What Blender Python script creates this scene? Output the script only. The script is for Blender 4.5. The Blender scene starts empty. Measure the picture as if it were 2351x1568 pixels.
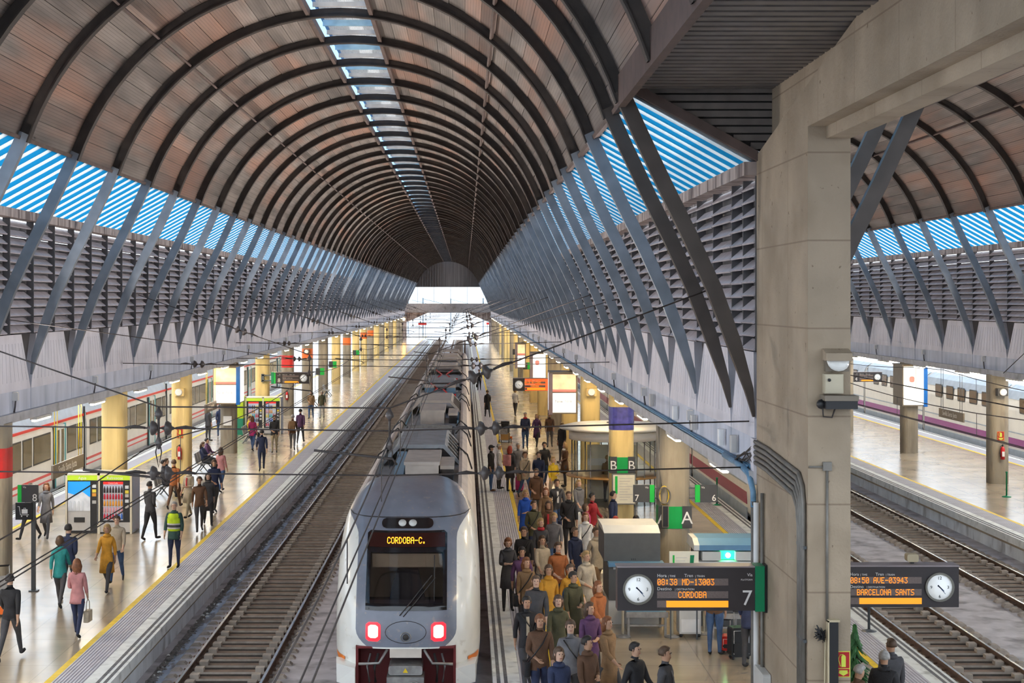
import bpy, bmesh, math, random
from mathutils import Vector, Matrix, Euler
random.seed(7)
R = math.radians
SC = bpy.context.scene
COL = SC.collection

# ------------------------------------------------------------------ camera
F = 3554.0            # focal length in pixels of the 2351 x 1568 frame
CX, CY = 1068.0, 691.0
CAMZ = 7.35           # metres above the platforms (platform level is z = 0)
cam_d = bpy.data.cameras.new('camera')
cam = bpy.data.objects.new('camera', cam_d)
COL.objects.link(cam)
cam.location = (0, 0, CAMZ)
cam.rotation_euler = (R(90), 0, 0)
cam_d.sensor_fit = 'HORIZONTAL'
cam_d.sensor_width = 36.0
cam_d.lens = F / 2351 * 36.0
cam_d.shift_x = (2351 / 2 - CX) / 2351
cam_d.shift_y = (CY - 1568 / 2) / 2351
cam_d.clip_start = 0.3
cam_d.clip_end = 3000
SC.camera = cam

# ------------------------------------------------------------------ sky, exposure
W = bpy.data.worlds.new('sky')
SC.world = W
W.use_nodes = True
_nt = W.node_tree
_bg = _nt.nodes['Background']
_bg.inputs[0].default_value = (0.80, 0.90, 1.0, 1)
_bg.inputs[1].default_value = 1.25
SC.view_settings.view_transform = 'Standard'
SC.view_settings.look = 'None'
SC.view_settings.gamma = 1.0
SC.view_settings.exposure = 1.05
SC.view_settings.use_curve_mapping = False
SC.cycles.max_bounces = 5
SC.cycles.diffuse_bounces = 3
SC.cycles.glossy_bounces = 2
SC.cycles.use_adaptive_sampling = True
SC.cycles.adaptive_threshold = 0.08
SC.cycles.adaptive_min_samples = 12
SC.cycles.caustics_reflective = False
SC.cycles.caustics_refractive = False
SC.cycles.transparent_max_bounces = 12
SC.cycles.sample_clamp_indirect = 6.0


# ------------------------------------------------------------------ helpers
def G(px, py, z=0.0):
    """ground point (height z) seen at a photograph pixel"""
    Y = F * (CAMZ - z) / (py - CY)
    return ((px - CX) * Y / F, Y)


def P(px, py, Y):
    return Vector(((px - CX) * Y / F, Y, CAMZ - (py - CY) * Y / F))


MATS = {}


def mat(name, base, rough=0.6, metal=0.0, var=0.12, scale=3.0, stretch=(1, 1, 1), bump=0.0, bscale=None,
        rnd=0.0, emit=None, estr=0.0, dark=None, dscale=1.0, dlo=0.55, dhi=0.75, coat=0.0, spec=0.5):
    """procedural surface: world-space noise varies the colour, an optional second noise lays stains or a painted glow, bump gives relief"""
    if name in MATS:
        return MATS[name]
    m = bpy.data.materials.new(name)
    m.use_nodes = True
    nt = m.node_tree
    b = nt.nodes['Principled BSDF']
    b.inputs['Roughness'].default_value = rough
    b.inputs['Metallic'].default_value = metal
    b.inputs['Specular IOR Level'].default_value = spec
    if coat:
        b.inputs['Coat Weight'].default_value = coat
        b.inputs['Coat Roughness'].default_value = 0.08
    geo = nt.nodes.new('ShaderNodeNewGeometry')
    mp = nt.nodes.new('ShaderNodeMapping')
    mp.inputs['Scale'].default_value = stretch
    nt.links.new(geo.outputs['Position'], mp.inputs[0])
    nz = nt.nodes.new('ShaderNodeTexNoise')
    nz.inputs['Scale'].default_value = scale
    nz.inputs['Detail'].default_value = 2
    nt.links.new(mp.outputs[0], nz.inputs['Vector'])
    rp = nt.nodes.new('ShaderNodeValToRGB')
    e = rp.color_ramp.elements
    e[0].position, e[1].position = 0.3, 0.7
    e[0].color = tuple(max(0, c * (1 - var)) for c in base) + (1,)
    e[1].color = tuple(min(1, c * (1 + var)) for c in base) + (1,)
    nt.links.new(nz.outputs['Fac'], rp.inputs[0])
    out = rp.outputs[0]
    if dark is not None:
        n2 = nt.nodes.new('ShaderNodeTexNoise')
        n2.inputs['Scale'].default_value = dscale
        n2.inputs['Detail'].default_value = 3
        nt.links.new(mp.outputs[0], n2.inputs['Vector'])
        r2 = nt.nodes.new('ShaderNodeMapRange')
        r2.inputs['From Min'].default_value, r2.inputs['From Max'].default_value = dlo, dhi
        nt.links.new(n2.outputs['Fac'], r2.inputs['Value'])
        mx = nt.nodes.new('ShaderNodeMix')
        mx.data_type = 'RGBA'
        mx.inputs[7].default_value = tuple(dark) + (1,)
        nt.links.new(r2.outputs[0], mx.inputs[0])
        nt.links.new(out, mx.inputs[6])
        out = mx.outputs[2]
    if rnd:
        oi = nt.nodes.new('ShaderNodeObjectInfo')
        hs = nt.nodes.new('ShaderNodeHueSaturation')
        mr = nt.nodes.new('ShaderNodeMapRange')
        mr.inputs['To Min'].default_value, mr.inputs['To Max'].default_value = 1 - rnd, 1 + rnd
        nt.links.new(oi.outputs['Random'], mr.inputs['Value'])
        nt.links.new(mr.outputs[0], hs.inputs['Value'])
        nt.links.new(out, hs.inputs['Color'])
        out = hs.outputs[0]
    nt.links.new(out, b.inputs['Base Color'])
    if bump:
        n3 = nt.nodes.new('ShaderNodeTexNoise')
        n3.inputs['Scale'].default_value = bscale or scale * 6
        n3.inputs['Detail'].default_value = 1
        nt.links.new(mp.outputs[0], n3.inputs['Vector'])
        bp = nt.nodes.new('ShaderNodeBump')
        bp.inputs['Strength'].default_value = bump
        bp.inputs['Distance'].default_value = 0.02
        nt.links.new(n3.outputs['Fac'], bp.inputs['Height'])
        nt.links.new(bp.outputs[0], b.inputs['Normal'])
    if emit:
        b.inputs['Emission Color'].default_value = tuple(emit) + (1,)
        b.inputs['Emission Strength'].default_value = estr
    MATS[name] = m
    return m


def flat(name, base, rough=0.5, metal=0.0, emit=None, estr=0.0):
    return mat(name, base, rough, metal, var=0.05, scale=4, emit=emit, estr=estr)


def glassy(name, tint, gloss=0.12, rough=0.05, diff=0.0, dcol=(1, 1, 1)):
    """thin tinted pane: what is behind shows through in the tint, with a reflection on top"""
    if name in MATS:
        return MATS[name]
    m = bpy.data.materials.new(name)
    m.use_nodes = True
    nt = m.node_tree
    nt.nodes.remove(nt.nodes['Principled BSDF'])
    o = nt.nodes['Material Output']
    t = nt.nodes.new('ShaderNodeBsdfTransparent')
    t.inputs[0].default_value = tuple(tint) + (1,)
    g = nt.nodes.new('ShaderNodeBsdfGlossy')
    g.inputs['Roughness'].default_value = rough
    mx = nt.nodes.new('ShaderNodeMixShader')
    mx.inputs[0].default_value = gloss
    nt.links.new(t.outputs[0], mx.inputs[1])
    nt.links.new(g.outputs[0], mx.inputs[2])
    out = mx
    if diff:
        d = nt.nodes.new('ShaderNodeBsdfTranslucent')
        d.inputs[0].default_value = tuple(dcol) + (1,)
        m2 = nt.nodes.new('ShaderNodeMixShader')
        m2.inputs[0].default_value = diff
        nt.links.new(mx.outputs[0], m2.inputs[1])
        nt.links.new(d.outputs[0], m2.inputs[2])
        out = m2
    nt.links.new(out.outputs[0], o.inputs['Surface'])
    MATS[name] = m
    return m


def wpos(o):
    v = Vector((0, 0, 0))
    while o is not None:
        v += o.location
        o = o.parent
    return v


def tag(o, label=None, cat=None, group=None, kind=None):
    if label: o['label'] = label
    if cat: o['category'] = cat
    if group: o['group'] = group
    if kind: o['kind'] = kind
    return o


def empty(name, loc=(0, 0, 0), label=None, cat=None, group=None, kind=None, rz=0.0, parent=None):
    o = bpy.data.objects.new(name, None)
    COL.objects.link(o)
    o.empty_display_size = 0.2
    o.location = loc
    o.rotation_euler = (0, 0, rz)
    if parent is not None: o.parent = parent
    return tag(o, label, cat, group, kind)


class MB:
    """collects shapes, then links them as one mesh object"""

    def __init__(s):
        s.v, s.f, s.m, s.sm = [], [], [], []

    def add(s, vs, fs, m=0, smooth=False):
        b = len(s.v)
        s.v += [tuple(v) for v in vs]
        for f in fs:
            s.f.append([b + i for i in f])
            s.m.append(m)
            s.sm.append(smooth)
        return s

    def box(s, x0, x1, y0, y1, z0, z1, m=0):
        vs = [(x, y, z) for z in (z0, z1) for y in (y0, y1) for x in (x0, x1)]
        return s.add(vs, [(0, 2, 3, 1), (4, 5, 7, 6), (0, 1, 5, 4), (2, 6, 7, 3), (0, 4, 6, 2), (1, 3, 7, 5)], m)

    def cbox(s, c, size, m=0, M=None):
        hx, hy, hz = size[0] / 2, size[1] / 2, size[2] / 2
        vs = [Vector((x, y, z)) for z in (-hz, hz) for y in (-hy, hy) for x in (-hx, hx)]
        if M is not None:
            vs = [M @ v for v in vs]
        vs = [v + Vector(c) for v in vs]
        return s.add(vs, [(0, 2, 3, 1), (4, 5, 7, 6), (0, 1, 5, 4), (2, 6, 7, 3), (0, 4, 6, 2), (1, 3, 7, 5)], m)

    def rbox(s, x0, x1, y0, y1, z0, z1, r=0.03, m=0, axis='z', n=3):
        """box with its edges along one axis rounded"""
        if axis == 'z': a0, a1, b0, b1, c0, c1 = x0, x1, y0, y1, z0, z1
        elif axis == 'y': a0, a1, b0, b1, c0, c1 = x0, x1, z0, z1, y0, y1
        else: a0, a1, b0, b1, c0, c1 = y0, y1, z0, z1, x0, x1
        r = min(r, (a1 - a0) / 2 - 1e-4, (b1 - b0) / 2 - 1e-4)
        poly = []
        for (ca, cb, st) in ((a1 - r, b1 - r, 0), (a0 + r, b1 - r, 90), (a0 + r, b0 + r, 180), (a1 - r, b0 + r, 270)):
            for k in range(n + 1):
                t = R(st + 90 * k / n)
                poly.append((ca + r * math.cos(t), cb + r * math.sin(t)))
        return s.prism(poly, axis, c0, c1, m)

    def prism(s, poly, axis, a, b, m=0, smooth=False):
        n = len(poly)

        def pt(p, h):
            if axis == 'z': return (p[0], p[1], h)
            if axis == 'y': return (p[0], h, p[1])
            return (h, p[0], p[1])
        vs = [pt(p, a) for p in poly] + [pt(p, b) for p in poly]
        fs = [(i, (i + 1) % n, (i + 1) % n + n, i + n) for i in range(n)]
        s.add(vs, fs, m, smooth)
        k = len(s.v) - 2 * n
        s.f.append([k + i for i in range(n)][::-1]); s.m.append(m); s.sm.append(False)
        s.f.append([k + n + i for i in range(n)]); s.m.append(m); s.sm.append(False)
        return s

    def tube(s, path, r, n=6, m=0, cap=True):
        path = [Vector(p) for p in path]
        rr = r if isinstance(r, (list, tuple)) else [r] * len(path)
        rings = []
        for i, p in enumerate(path):
            d = (path[min(i + 1, len(path) - 1)] - path[max(i - 1, 0)]).normalized()
            u = d.cross(Vector((0, 0, 1)))
            if u.length < 1e-3: u = d.cross(Vector((1, 0, 0)))
            u.normalize()
            w = u.cross(d).normalized()
            rings.append([p + (u * math.cos(2 * math.pi * k / n) + w * math.sin(2 * math.pi * k / n)) * rr[i] for k in range(n)])
        vs = [v for rg in rings for v in rg]
        fs = []
        for i in range(len(path) - 1):
            for k in range(n):
                a, b2 = i * n + k, i * n + (k + 1) % n
                fs.append((a, a + n, b2 + n, b2))
        if cap:
            fs.append(tuple(range(n)))
            fs.append(tuple(range((len(path) - 1) * n, len(path) * n))[::-1])
        return s.add(vs, fs, m, n > 4)

    def lathe(s, prof, c=(0, 0, 0), n=16, m=0, sx=1.0, sy=1.0, smooth=True, M=None):
        """profile of (radius, height) turned about a vertical axis at c"""
        vs = []
        for (r, h) in prof:
            for k in range(n):
                t = 2 * math.pi * k / n
                v = Vector((r * math.cos(t) * sx, r * math.sin(t) * sy, h))
                if M is not None: v = M @ v
                vs.append(v + Vector(c))
        fs = []
        for i in range(len(prof) - 1):
            for k in range(n):
                a, b2 = i * n + k, i * n + (k + 1) % n
                fs.append((a, b2, b2 + n, a + n))
        fs.append(tuple(range(n))[::-1])
        fs.append(tuple(range((len(prof) - 1) * n, len(prof) * n)))
        return s.add(vs, fs, m, smooth)

    def ball(s, c, r, n=10, m=0, sc=(1, 1, 1), M=None):
        prof = []
        k = max(4, n // 2)
        for i in range(k + 1):
            t = math.pi * i / k
            prof.append((max(1e-4, math.sin(t)), -math.cos(t)))
        vs = []
        for (a, h) in prof:
            for j in range(n):
                t = 2 * math.pi * j / n
                v = Vector((a * math.cos(t) * sc[0], a * math.sin(t) * sc[1], h * sc[2])) * r
                if M is not None: v = M @ v
                vs.append(v + Vector(c))
        fs = [(i * n + j, i * n + (j + 1) % n, (i + 1) * n + (j + 1) % n, (i + 1) * n + j) for i in range(k) for j in range(n)]
        return s.add(vs, fs, m, True)

    def mesh(s, name, mats):
        me = bpy.data.meshes.new(name)
        me.from_pydata(s.v, [], s.f)
        for mm in mats:
            me.materials.append(mm)
        me.polygons.foreach_set('material_index', s.m)
        me.polygons.foreach_set('use_smooth', s.sm)
        me.update()
        return me

    def build(s, name, mats, parent=None, world=True, label=None, cat=None, group=None, kind=None, loc=None):
        if not isinstance(mats, (list, tuple)): mats = [mats]
        if parent is not None and world:
            w = wpos(parent)
            s.v = [(a - w.x, b - w.y, c - w.z) for (a, b, c) in s.v]
        if parent is None and loc is not None and world:
            s.v = [(a - loc[0], b - loc[1], c - loc[2]) for (a, b, c) in s.v]
        o = bpy.data.objects.new(name, s.mesh(name, mats))
        COL.objects.link(o)
        if parent is not None: o.parent = parent
        elif loc is not None: o.location = loc
        return tag(o, label, cat, group, kind)


def inst(name, me, parent, loc, rot=None, scale=None):
    o = bpy.data.objects.new(name, me)
    COL.objects.link(o)
    o.parent = parent
    o.location = loc
    if rot is not None: o.rotation_euler = rot
    if scale is not None: o.scale = scale
    return o


def children(o):
    return [c for c in bpy.data.objects if c.parent == o]


def copy_tree(o, parent=None, kids=None):
    if kids is None:
        kids = {}
        for c in bpy.data.objects:
            if c.parent is not None: kids.setdefault(c.parent.name, []).append(c)
    c = o.copy()
    COL.objects.link(c)
    c.parent = parent
    for ch in kids.get(o.name, []):
        copy_tree(ch, c, kids)
    return c


FONT_OFF = 0.004


def text(body, size, loc, rot, m, parent, name='lettering', align='LEFT', extrude=0.002, sx=1.0, bold=0.0):
    cu = bpy.data.curves.new(name, 'FONT')
    cu.body = body
    cu.size = size
    cu.align_x = align
    cu.extrude = extrude
    cu.offset = bold
    cu.resolution_u = 3
    cu.materials.append(m)
    tmp = bpy.data.objects.new('tmp_text', cu)
    COL.objects.link(tmp)
    me = bpy.data.meshes.new_from_object(tmp)
    bpy.data.objects.remove(tmp)
    bpy.data.curves.remove(cu)
    me.name = name
    o = bpy.data.objects.new(name, me)
    o['kind'] = 'stuff'
    COL.objects.link(o)
    if parent is not None:
        o.parent = parent
        loc = Vector(loc) - wpos(parent)
    o.location = loc
    o.rotation_euler = rot
    o.scale = (sx, 1, 1)
    return o


FRONT = (R(90), 0, 0)     # lettering that faces the camera side (-Y)
# ------------------------------------------------------------------ materials of the hall
M_conc = mat('concrete_pale', (0.66, 0.645, 0.70), 0.75, var=0.10, scale=1.6, stretch=(1, 1, 0.35), bump=0.25, bscale=30,
             dark=(0.46, 0.47, 0.53), dscale=1.3, dlo=0.52, dhi=0.8)
M_concb = mat('concrete_band', (0.54, 0.57, 0.66), 0.75, var=0.12, scale=1.8, stretch=(1, 1, 0.25), bump=0.3, bscale=30,
              dark=(0.36, 0.41, 0.50), dscale=1.6, dlo=0.5, dhi=0.75)
M_flange = mat('concrete_flange', (0.46, 0.46, 0.48), 0.7, var=0.12, scale=2.5, bump=0.25, bscale=25, dark=(0.30, 0.29, 0.28), dscale=2.0)
M_cope = mat('coping_concrete', (0.40, 0.33, 0.30), 0.8, var=0.2, scale=2.2, stretch=(1, 1.5, 0.2), bump=0.3, dark=(0.16, 0.12, 0.11), dscale=3.0, dlo=0.5, dhi=0.62)
M_rib = mat('rib_steel_brown', (0.034, 0.026, 0.022), 0.55, var=0.35, scale=2.5, bump=0.1)
M_strut = mat('strut_steel_grey', (0.22, 0.25, 0.29), 0.36, metal=0.3, var=0.18, scale=2.0)
M_strutn = mat('strut_steel_shaded', (0.075, 0.060, 0.052), 0.45, metal=0.2, var=0.2, scale=2.0)  # near struts: shade painted into a dark brown copy of the steel
M_purl = mat('purlin_brown', (0.105, 0.072, 0.062), 0.6, var=0.2, scale=3)
M_louv = mat('louvre_blade', (0.50, 0.465, 0.50), 0.55, var=0.14, scale=3.5, rnd=0.12)
M_mull = mat('louvre_bracket', (0.09, 0.085, 0.09), 0.6)
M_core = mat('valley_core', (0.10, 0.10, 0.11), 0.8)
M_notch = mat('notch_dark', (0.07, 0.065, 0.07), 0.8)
M_blue = glassy('glazing_blue', (0.075, 0.36, 0.51), 0.04, 0.25, diff=.55, dcol=(0.09, 0.42, 0.60))
M_white = glassy('glazing_white', (0.70, 0.71, 0.71), 0.04, 0.25, diff=.55, dcol=(.85, .87, .87))
M_lant = glassy('lantern_glass', (0.62, 0.80, 1.0), 0.05, 0.1)
M_lroof = mat('lantern_roof', (0.62, 0.68, 0.73), 0.6, var=0.2, scale=6, stretch=(8, 0.3, 1))
M_bluebar = mat('lantern_bar_blue', (0.42, 0.62, 0.70), 0.5)
M_cream = mat('lantern_bar_cream', (0.70, 0.62, 0.54), 0.6)


def panel_material():
    m = mat('ceiling_panel', (0.170, 0.145, 0.130), 0.62, var=0.36, scale=0.9, stretch=(3.0, 0.35, 3.0), rnd=0.24,
            dark=(0.30, 0.165, 0.118), dscale=0.32, dlo=0.47, dhi=0.72)  # warm patches carry the orange sodium glow as painted colour
    nt = m.node_tree
    b = nt.nodes['Principled BSDF']
    tc = nt.nodes.new('ShaderNodeTexCoord')
    sx = nt.nodes.new('ShaderNodeSeparateXYZ')
    nt.links.new(tc.outputs['Object'], sx.inputs[0])
    mu = nt.nodes.new('ShaderNodeMath'); mu.operation = 'MULTIPLY'; mu.inputs[1].default_value = 14.0
    nt.links.new(sx.outputs[0], mu.inputs[0])
    fr = nt.nodes.new('ShaderNodeMath'); fr.operation = 'FRACT'
    nt.links.new(mu.outputs[0], fr.inputs[0])
    bp = nt.nodes.new('ShaderNodeBump')
    bp.inputs['Strength'].default_value = 0.55
    bp.inputs['Distance'].default_value = 0.012
    nt.links.new(fr.outputs[0], bp.inputs['Height'])
    nt.links.new(bp.outputs[0], b.inputs['Normal'])
    lk = b.inputs['Base Color'].links[0].from_socket
    ls = nt.nodes.new('ShaderNodeMath'); ls.operation = 'LESS_THAN'; ls.inputs[1].default_value = .14
    nt.links.new(fr.outputs[0], ls.inputs[0])
    mm = nt.nodes.new('ShaderNodeMath'); mm.operation = 'MULTIPLY'; mm.inputs[1].default_value = .45
    nt.links.new(ls.outputs[0], mm.inputs[0])
    mx = nt.nodes.new('ShaderNodeMix'); mx.data_type = 'RGBA'
    mx.inputs[7].default_value = (.06, .045, .04, 1)
    nt.links.new(mm.outputs[0], mx.inputs[0]); nt.links.new(lk, mx.inputs[6])
    nt.links.new(mx.outputs[2], b.inputs['Base Color'])
    return m


M_panel = panel_material()

C1, C2 = -3.25, 13.30
RV, ZC, RB = 6.27, 8.68, 6.03
TH_S, TH_0, TH_P = 70.7, 7.5, 39.0
BAY = 4.15
Y0 = 27.65
RIBS = [12.7, 16.85, 21.0, 25.4] + [Y0 + BAY * k for k in range(64)]
YEND = RIBS[-1]
NEAR_END = 58.0


# ------------------------------------------------------------------ vault pieces
def arc_pt(c, th, r, y):
    return (c + r * math.sin(R(th)), y, ZC + r * math.cos(R(th)))


def rib_mesh():
    b = MB()
    sec = [(-.03, RV - .01), (-.03, RB + .03), (-.11, RB + .03), (-.11, RB), (.11, RB), (.11, RB + .03), (.03, RB + .03), (.03, RV - .01)]
    n, k = 40, len(sec)
    vs, fs = [], []
    for i in range(n + 1):
        th = -TH_S - 0.8 + (2 * TH_S + 1.6) * i / n
        for (y, r) in sec:
            vs.append(arc_pt(0, th, r, y))
    for i in range(n):
        for j in range(k):
            a, a2 = i * k + j, i * k + (j + 1) % k
            fs.append((a, a + k, a2 + k, a2))
    b.add(vs, fs)
    return b.mesh('arch_rib', [M_rib])


def strut_mesh(sg, m, name):
    pts = [(5.80, 10.80), (6.14, 10.05), (6.52, 9.25), (6.93, 8.42), (7.32, 7.57), (7.66, 6.65), (7.90, 5.9), (7.985, 5.45)]
    dep = [.25, .25, .25, .25, .25, .23, .14, .04]
    wid = [.17] * 6 + [.15, .08]
    vs, fs = [], []
    for i, (u, z) in enumerate(pts):
        a, c = pts[max(i - 1, 0)], pts[min(i + 1, len(pts) - 1)]
        d = Vector((c[0] - a[0], c[1] - a[1])).normalized()
        nn = Vector((-d.y, d.x))
        if nn.x < 0: nn = -nn           # outwards
        for (oy, on) in ((-1, -.5), (1, -.5), (1, .5), (-1, .5)):
            vs.append((sg * (u + nn.x * dep[i] * on), oy * wid[i] / 2, z + nn.y * dep[i] * on))
    for i in range(len(pts) - 1):
        for j in range(4):
            a, a2 = i * 4 + j, i * 4 + (j + 1) % 4
            fs.append((a, a2, a2 + 4, a + 4))
    fs += [(0, 1, 2, 3), tuple(range(len(vs) - 4, len(vs)))[::-1]]
    return MB().add(vs, fs).mesh(name, [m])


ME_rib = rib_mesh()
ME_str = {(s, n): strut_mesh(s, M_strutn if n else M_strut, 'strut') for s in (-1, 1) for n in (0, 1)}
NP = 16
DTH = (TH_S - TH_0) / NP
PW = 2 * RV * math.sin(R(DTH / 2))
ME_panel = MB().cbox((0, 0, 0), (PW * 0.975, 1.0, 0.05)).mesh('ceiling_panel', [M_panel])
GL_A, GL_B = (5.98, 10.72), (7.97, 9.62)
_gd = Vector((GL_B[0] - GL_A[0], GL_B[1] - GL_A[1]))
GL_L, GL_T = _gd.length, math.atan2(-_gd.y, _gd.x)
ME_pane_b = MB().cbox((0, 0, 0), (GL_L, 0.50, 0.02)).mesh('pane', [M_blue])
ME_pane_w = MB().cbox((0, 0, 0), (GL_L, 0.29, 0.035)).mesh('pane', [M_white])
ME_blade = {}


def blade_mesh(sg):
    if sg not in ME_blade:
        ME_blade[sg] = MB().cbox((0, 0, 0), (0.25, 2.0, 0.030), M=Matrix.Rotation(R(-40) * sg, 3, 'Y')).mesh('slat', [M_louv])
    return ME_blade[sg]


ME_mull = MB().cbox((.04, 0, 0), (0.18, 0.05, 2.9)).mesh('bracket', [M_mull])
LV_Z0, LV_N, LV_P = 6.62, 13, 0.222


def panel_block(sg):
    """ribbed trapezoid of precast concrete; its sides lean so that a notch opens for each strut"""
    b = MB()
    t0, t1 = 0.0, 0.22
    hb, ht = 2.05, 1.40

    def hw(z): return hb + (ht - hb) * (z - 5.1) / 1.4
    ng = 10

    def ring(z, groove):
        w = hw(z)
        pts = []
        # front edge from -w to w with grooves
        for k in range(ng + 1):
            y = -w * 0.9 + 1.8 * w * k / ng
            if groove:
                pts += [(y - .014, t0), (y - .014, t0 + .035), (y + .014, t0 + .035), (y + .014, t0)]
            else:
                pts += [(y - .014, t0)] * 2 + [(y + .014, t0)] * 2
        return [(-w, t0)] + pts + [(w, t0), (w, t1), (-w, t1)]
    zs = [(5.1, 0), (5.32, 0), (5.34, 1), (6.26, 1), (6.28, 0), (6.5, 0)]
    vs, n = [], None
    for (z, g) in zs:
        rg = ring(z, g)
        n = len(rg)
        lean = 0.05 * (z - 5.1) / 1.4
        vs += [(sg * (8.0 + u + lean), y, z) for (y, u) in rg]
    fs = []
    for i in range(len(zs) - 1):
        for j in range(n):
            a, a2 = i * n + j, i * n + (j + 1) % n
            fs.append((a, a2, a2 + n, a + n))
    fs += [tuple(range(n))[::-1], tuple(range((len(zs) - 1) * n, len(zs) * n))]
    return b.add(vs, fs).mesh('precast_panel', [M_conc])


ME_pb = {s: panel_block(s) for s in (-1, 1)}
ME_bb = {s: MB().box(min(s * 8.0, s * 8.27), max(s * 8.0, s * 8.27), -2.055, 2.055, 4.57, 5.1).mesh('beam_block', [M_concb]) for s in (-1, 1)}


def vault(c, ceil, glz, wal, ribs, near, sides_near, yend):
    """ceil / glz[side] / wal[side]: structure empties; near: (y0, y1) where pieces stand as objects of their own"""
    far = {k: MB() for k in ('panel', 'blue-1', 'white-1', 'blue1', 'white1', 'slat-1', 'slat1', 'blk-1', 'blk1')}
    for i, y in enumerate(ribs):
        nearrib = y < 27
        rb = inst('arch_rib', ME_rib, ceil, (c, y, 0))
        for s in (-1, 1):
            if y < 25: continue
            inst('strut', ME_str[(s, 1 if y < 29.5 else 0)], rb, (0, 0, 0))
    for i in range(len(ribs) - 1):
        ya, yb = ribs[i], ribs[i + 1]
        ym, L = (ya + yb) / 2, yb - ya
        isnear = near[0] <= ym <= near[1]
        for s in (-1, 1):
            for k in range(NP):
                th = s * (TH_0 + DTH * (k + .5))
                p = arc_pt(c, th, RV + .02, ym)
                if isnear and s in sides_near:
                    o = inst('ceiling_panel', ME_panel, ceil, p, (R(random.uniform(-.25, .25)), R(th + random.uniform(-.5, .5)), 0), (1, L - .02, 1))
                else:
                    far['panel'].cbox(p, (PW * .98, L - .02, .05), M=Matrix.Rotation(R(th + random.uniform(-.3, .3)), 3, 'Y'))
            full = (ya, ym, L)
            pside = s * (4.9 - c) > 0
            if ym < 25.0 and pside and yb > 25:
                ya = 25.24
                ym, L = (ya + yb) / 2, yb - ya
            # sloping strips of glass
            if not (ym < 25.0 and pside):
                nst = max(2, round(L / .83))
                g = (GL_A[0] + GL_B[0]) / 2, (GL_A[1] + GL_B[1]) / 2
                for k in range(nst):
                    pt = L / nst
                    yw, ybl = ya + pt * (k + .19), ya + pt * (k + .69)
                    rot = (0, s * GL_T, 0)
                    for (yy, me, key) in ((yw, ME_pane_w, 'white'), (ybl, ME_pane_b, 'blue')):
                        if isnear and s in sides_near:
                            inst('pane', me, glz[s], (c + s * g[0], yy, g[1]), rot, (1, pt / .83, 1))
                        else:
                            w, t = (.29, .035) if key == 'white' else (.50, .02)
                            far[key + str(s)].cbox((c + s * g[0], yy, g[1]), (GL_L, w * pt / .83, t), M=Matrix.Rotation(s * GL_T, 3, 'Y'))
            if ym < 25.0 or L < .5:
                ya, ym, L = full
                continue
            # louvres in two half bays
            for h in (0, 1):
                yy = ya + L * (.25 + .5 * h)
                for k in range(LV_N):
                    z = LV_Z0 + LV_P * k
                    if isnear and s in sides_near:
                        inst('slat', blade_mesh(s), wal[s], (c + s * 8.08, yy + random.uniform(-.01, .01), z + random.uniform(-.012, .012)), (0, R(random.uniform(-2, 2)), 0), (1, (L / 2 - .06) / 2.0, 1))
                    else:
                        far['slat' + str(s)].cbox((c + s * 8.08, yy, z), (.25, L / 2 - .06, .030), M=Matrix.Rotation(R(-40) * s, 3, 'Y'))
                if isnear and s in sides_near:
                    inst('bracket', ME_mull, wal[s], (c + s * 8.06, ya + L * .5 * h, 7.96))
                else:
                    far['slat' + str(s)].cbox((c + s * 8.06, ya + L * .5 * h, 7.96), (.18, .05, 2.9), m=1)
            if near[0] <= ym <= near[1] + 40 and s in sides_near:
                inst('precast_panel', ME_pb[s], wal[s], (c, ym, 0), None, (1, L / BAY, 1))
                inst('beam_block', ME_bb[s], wal[s], (c, ym, 0), None, (1, L / BAY, 1))
            else:
                b = far['blk' + str(s)]
                u0, u1 = sorted((c + s * 8.0, c + s * 8.25))
                hb, ht = 2.05 * L / BAY, 1.40 * L / BAY
                vs = [(u0, ym - hb, 5.1), (u1, ym - hb, 5.1), (u1, ym + hb, 5.1), (u0, ym + hb, 5.1),
                      (u0, ym - ht, 6.5), (u1, ym - ht, 6.5), (u1, ym + ht, 6.5), (u0, ym + ht, 6.5)]
                b.add(vs, [(0, 1, 2, 3), (4, 7, 6, 5), (0, 4, 5, 1), (1, 5, 6, 2), (2, 6, 7, 3), (3, 7, 4, 0)])
                b.box(u0, u1, ym - hb, ym + hb, 4.57, 5.09, m=1)
            ya, ym, L = full
    for s in (-1, 1):
        sh = MB()
        n = 24
        vs = [arc_pt(c, s * (TH_0 + (TH_S - TH_0) * i / n), RV + d, y) for d in (.10, .16) for y in (RIBS[0], yend) for i in range(n + 1)]
        k = n + 1
        fs = []
        for i in range(n):
            fs += [(i, i + 1, k + i + 1, k + i), (2 * k + i, 3 * k + i, 3 * k + i + 1, 2 * k + i + 1)]
        sh.add(vs, fs).build('roof_shell', M_rib, ceil)
    far['panel'].build('ceiling_panel_field', M_panel, ceil, kind='stuff')
    for s in (-1, 1):
        if far['blue' + str(s)].v: far['blue' + str(s)].build('blue_pane_field', M_blue, glz[s], kind='stuff')
        if far['white' + str(s)].v: far['white' + str(s)].build('white_pane_field', M_white, glz[s], kind='stuff')
        if far['slat' + str(s)].v: far['slat' + str(s)].build('slat_field', [M_louv, M_mull], wal[s], kind='stuff')
        if far['blk' + str(s)].v: far['blk' + str(s)].build('precast_panel_field', [M_conc, M_concb], wal[s], kind='stuff')
        yst = 25.24
        a, d = sorted((c + s * 7.80, c + s * 8.12))
        MB().box(a, d, yst, yend, 9.40, 9.62).build('coping', M_cope, wal[s])
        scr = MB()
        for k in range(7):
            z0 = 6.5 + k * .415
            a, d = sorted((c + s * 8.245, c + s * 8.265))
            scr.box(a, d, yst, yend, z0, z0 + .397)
        scr.build('valley_screen', M_core, wal[s], kind='stuff')
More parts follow.
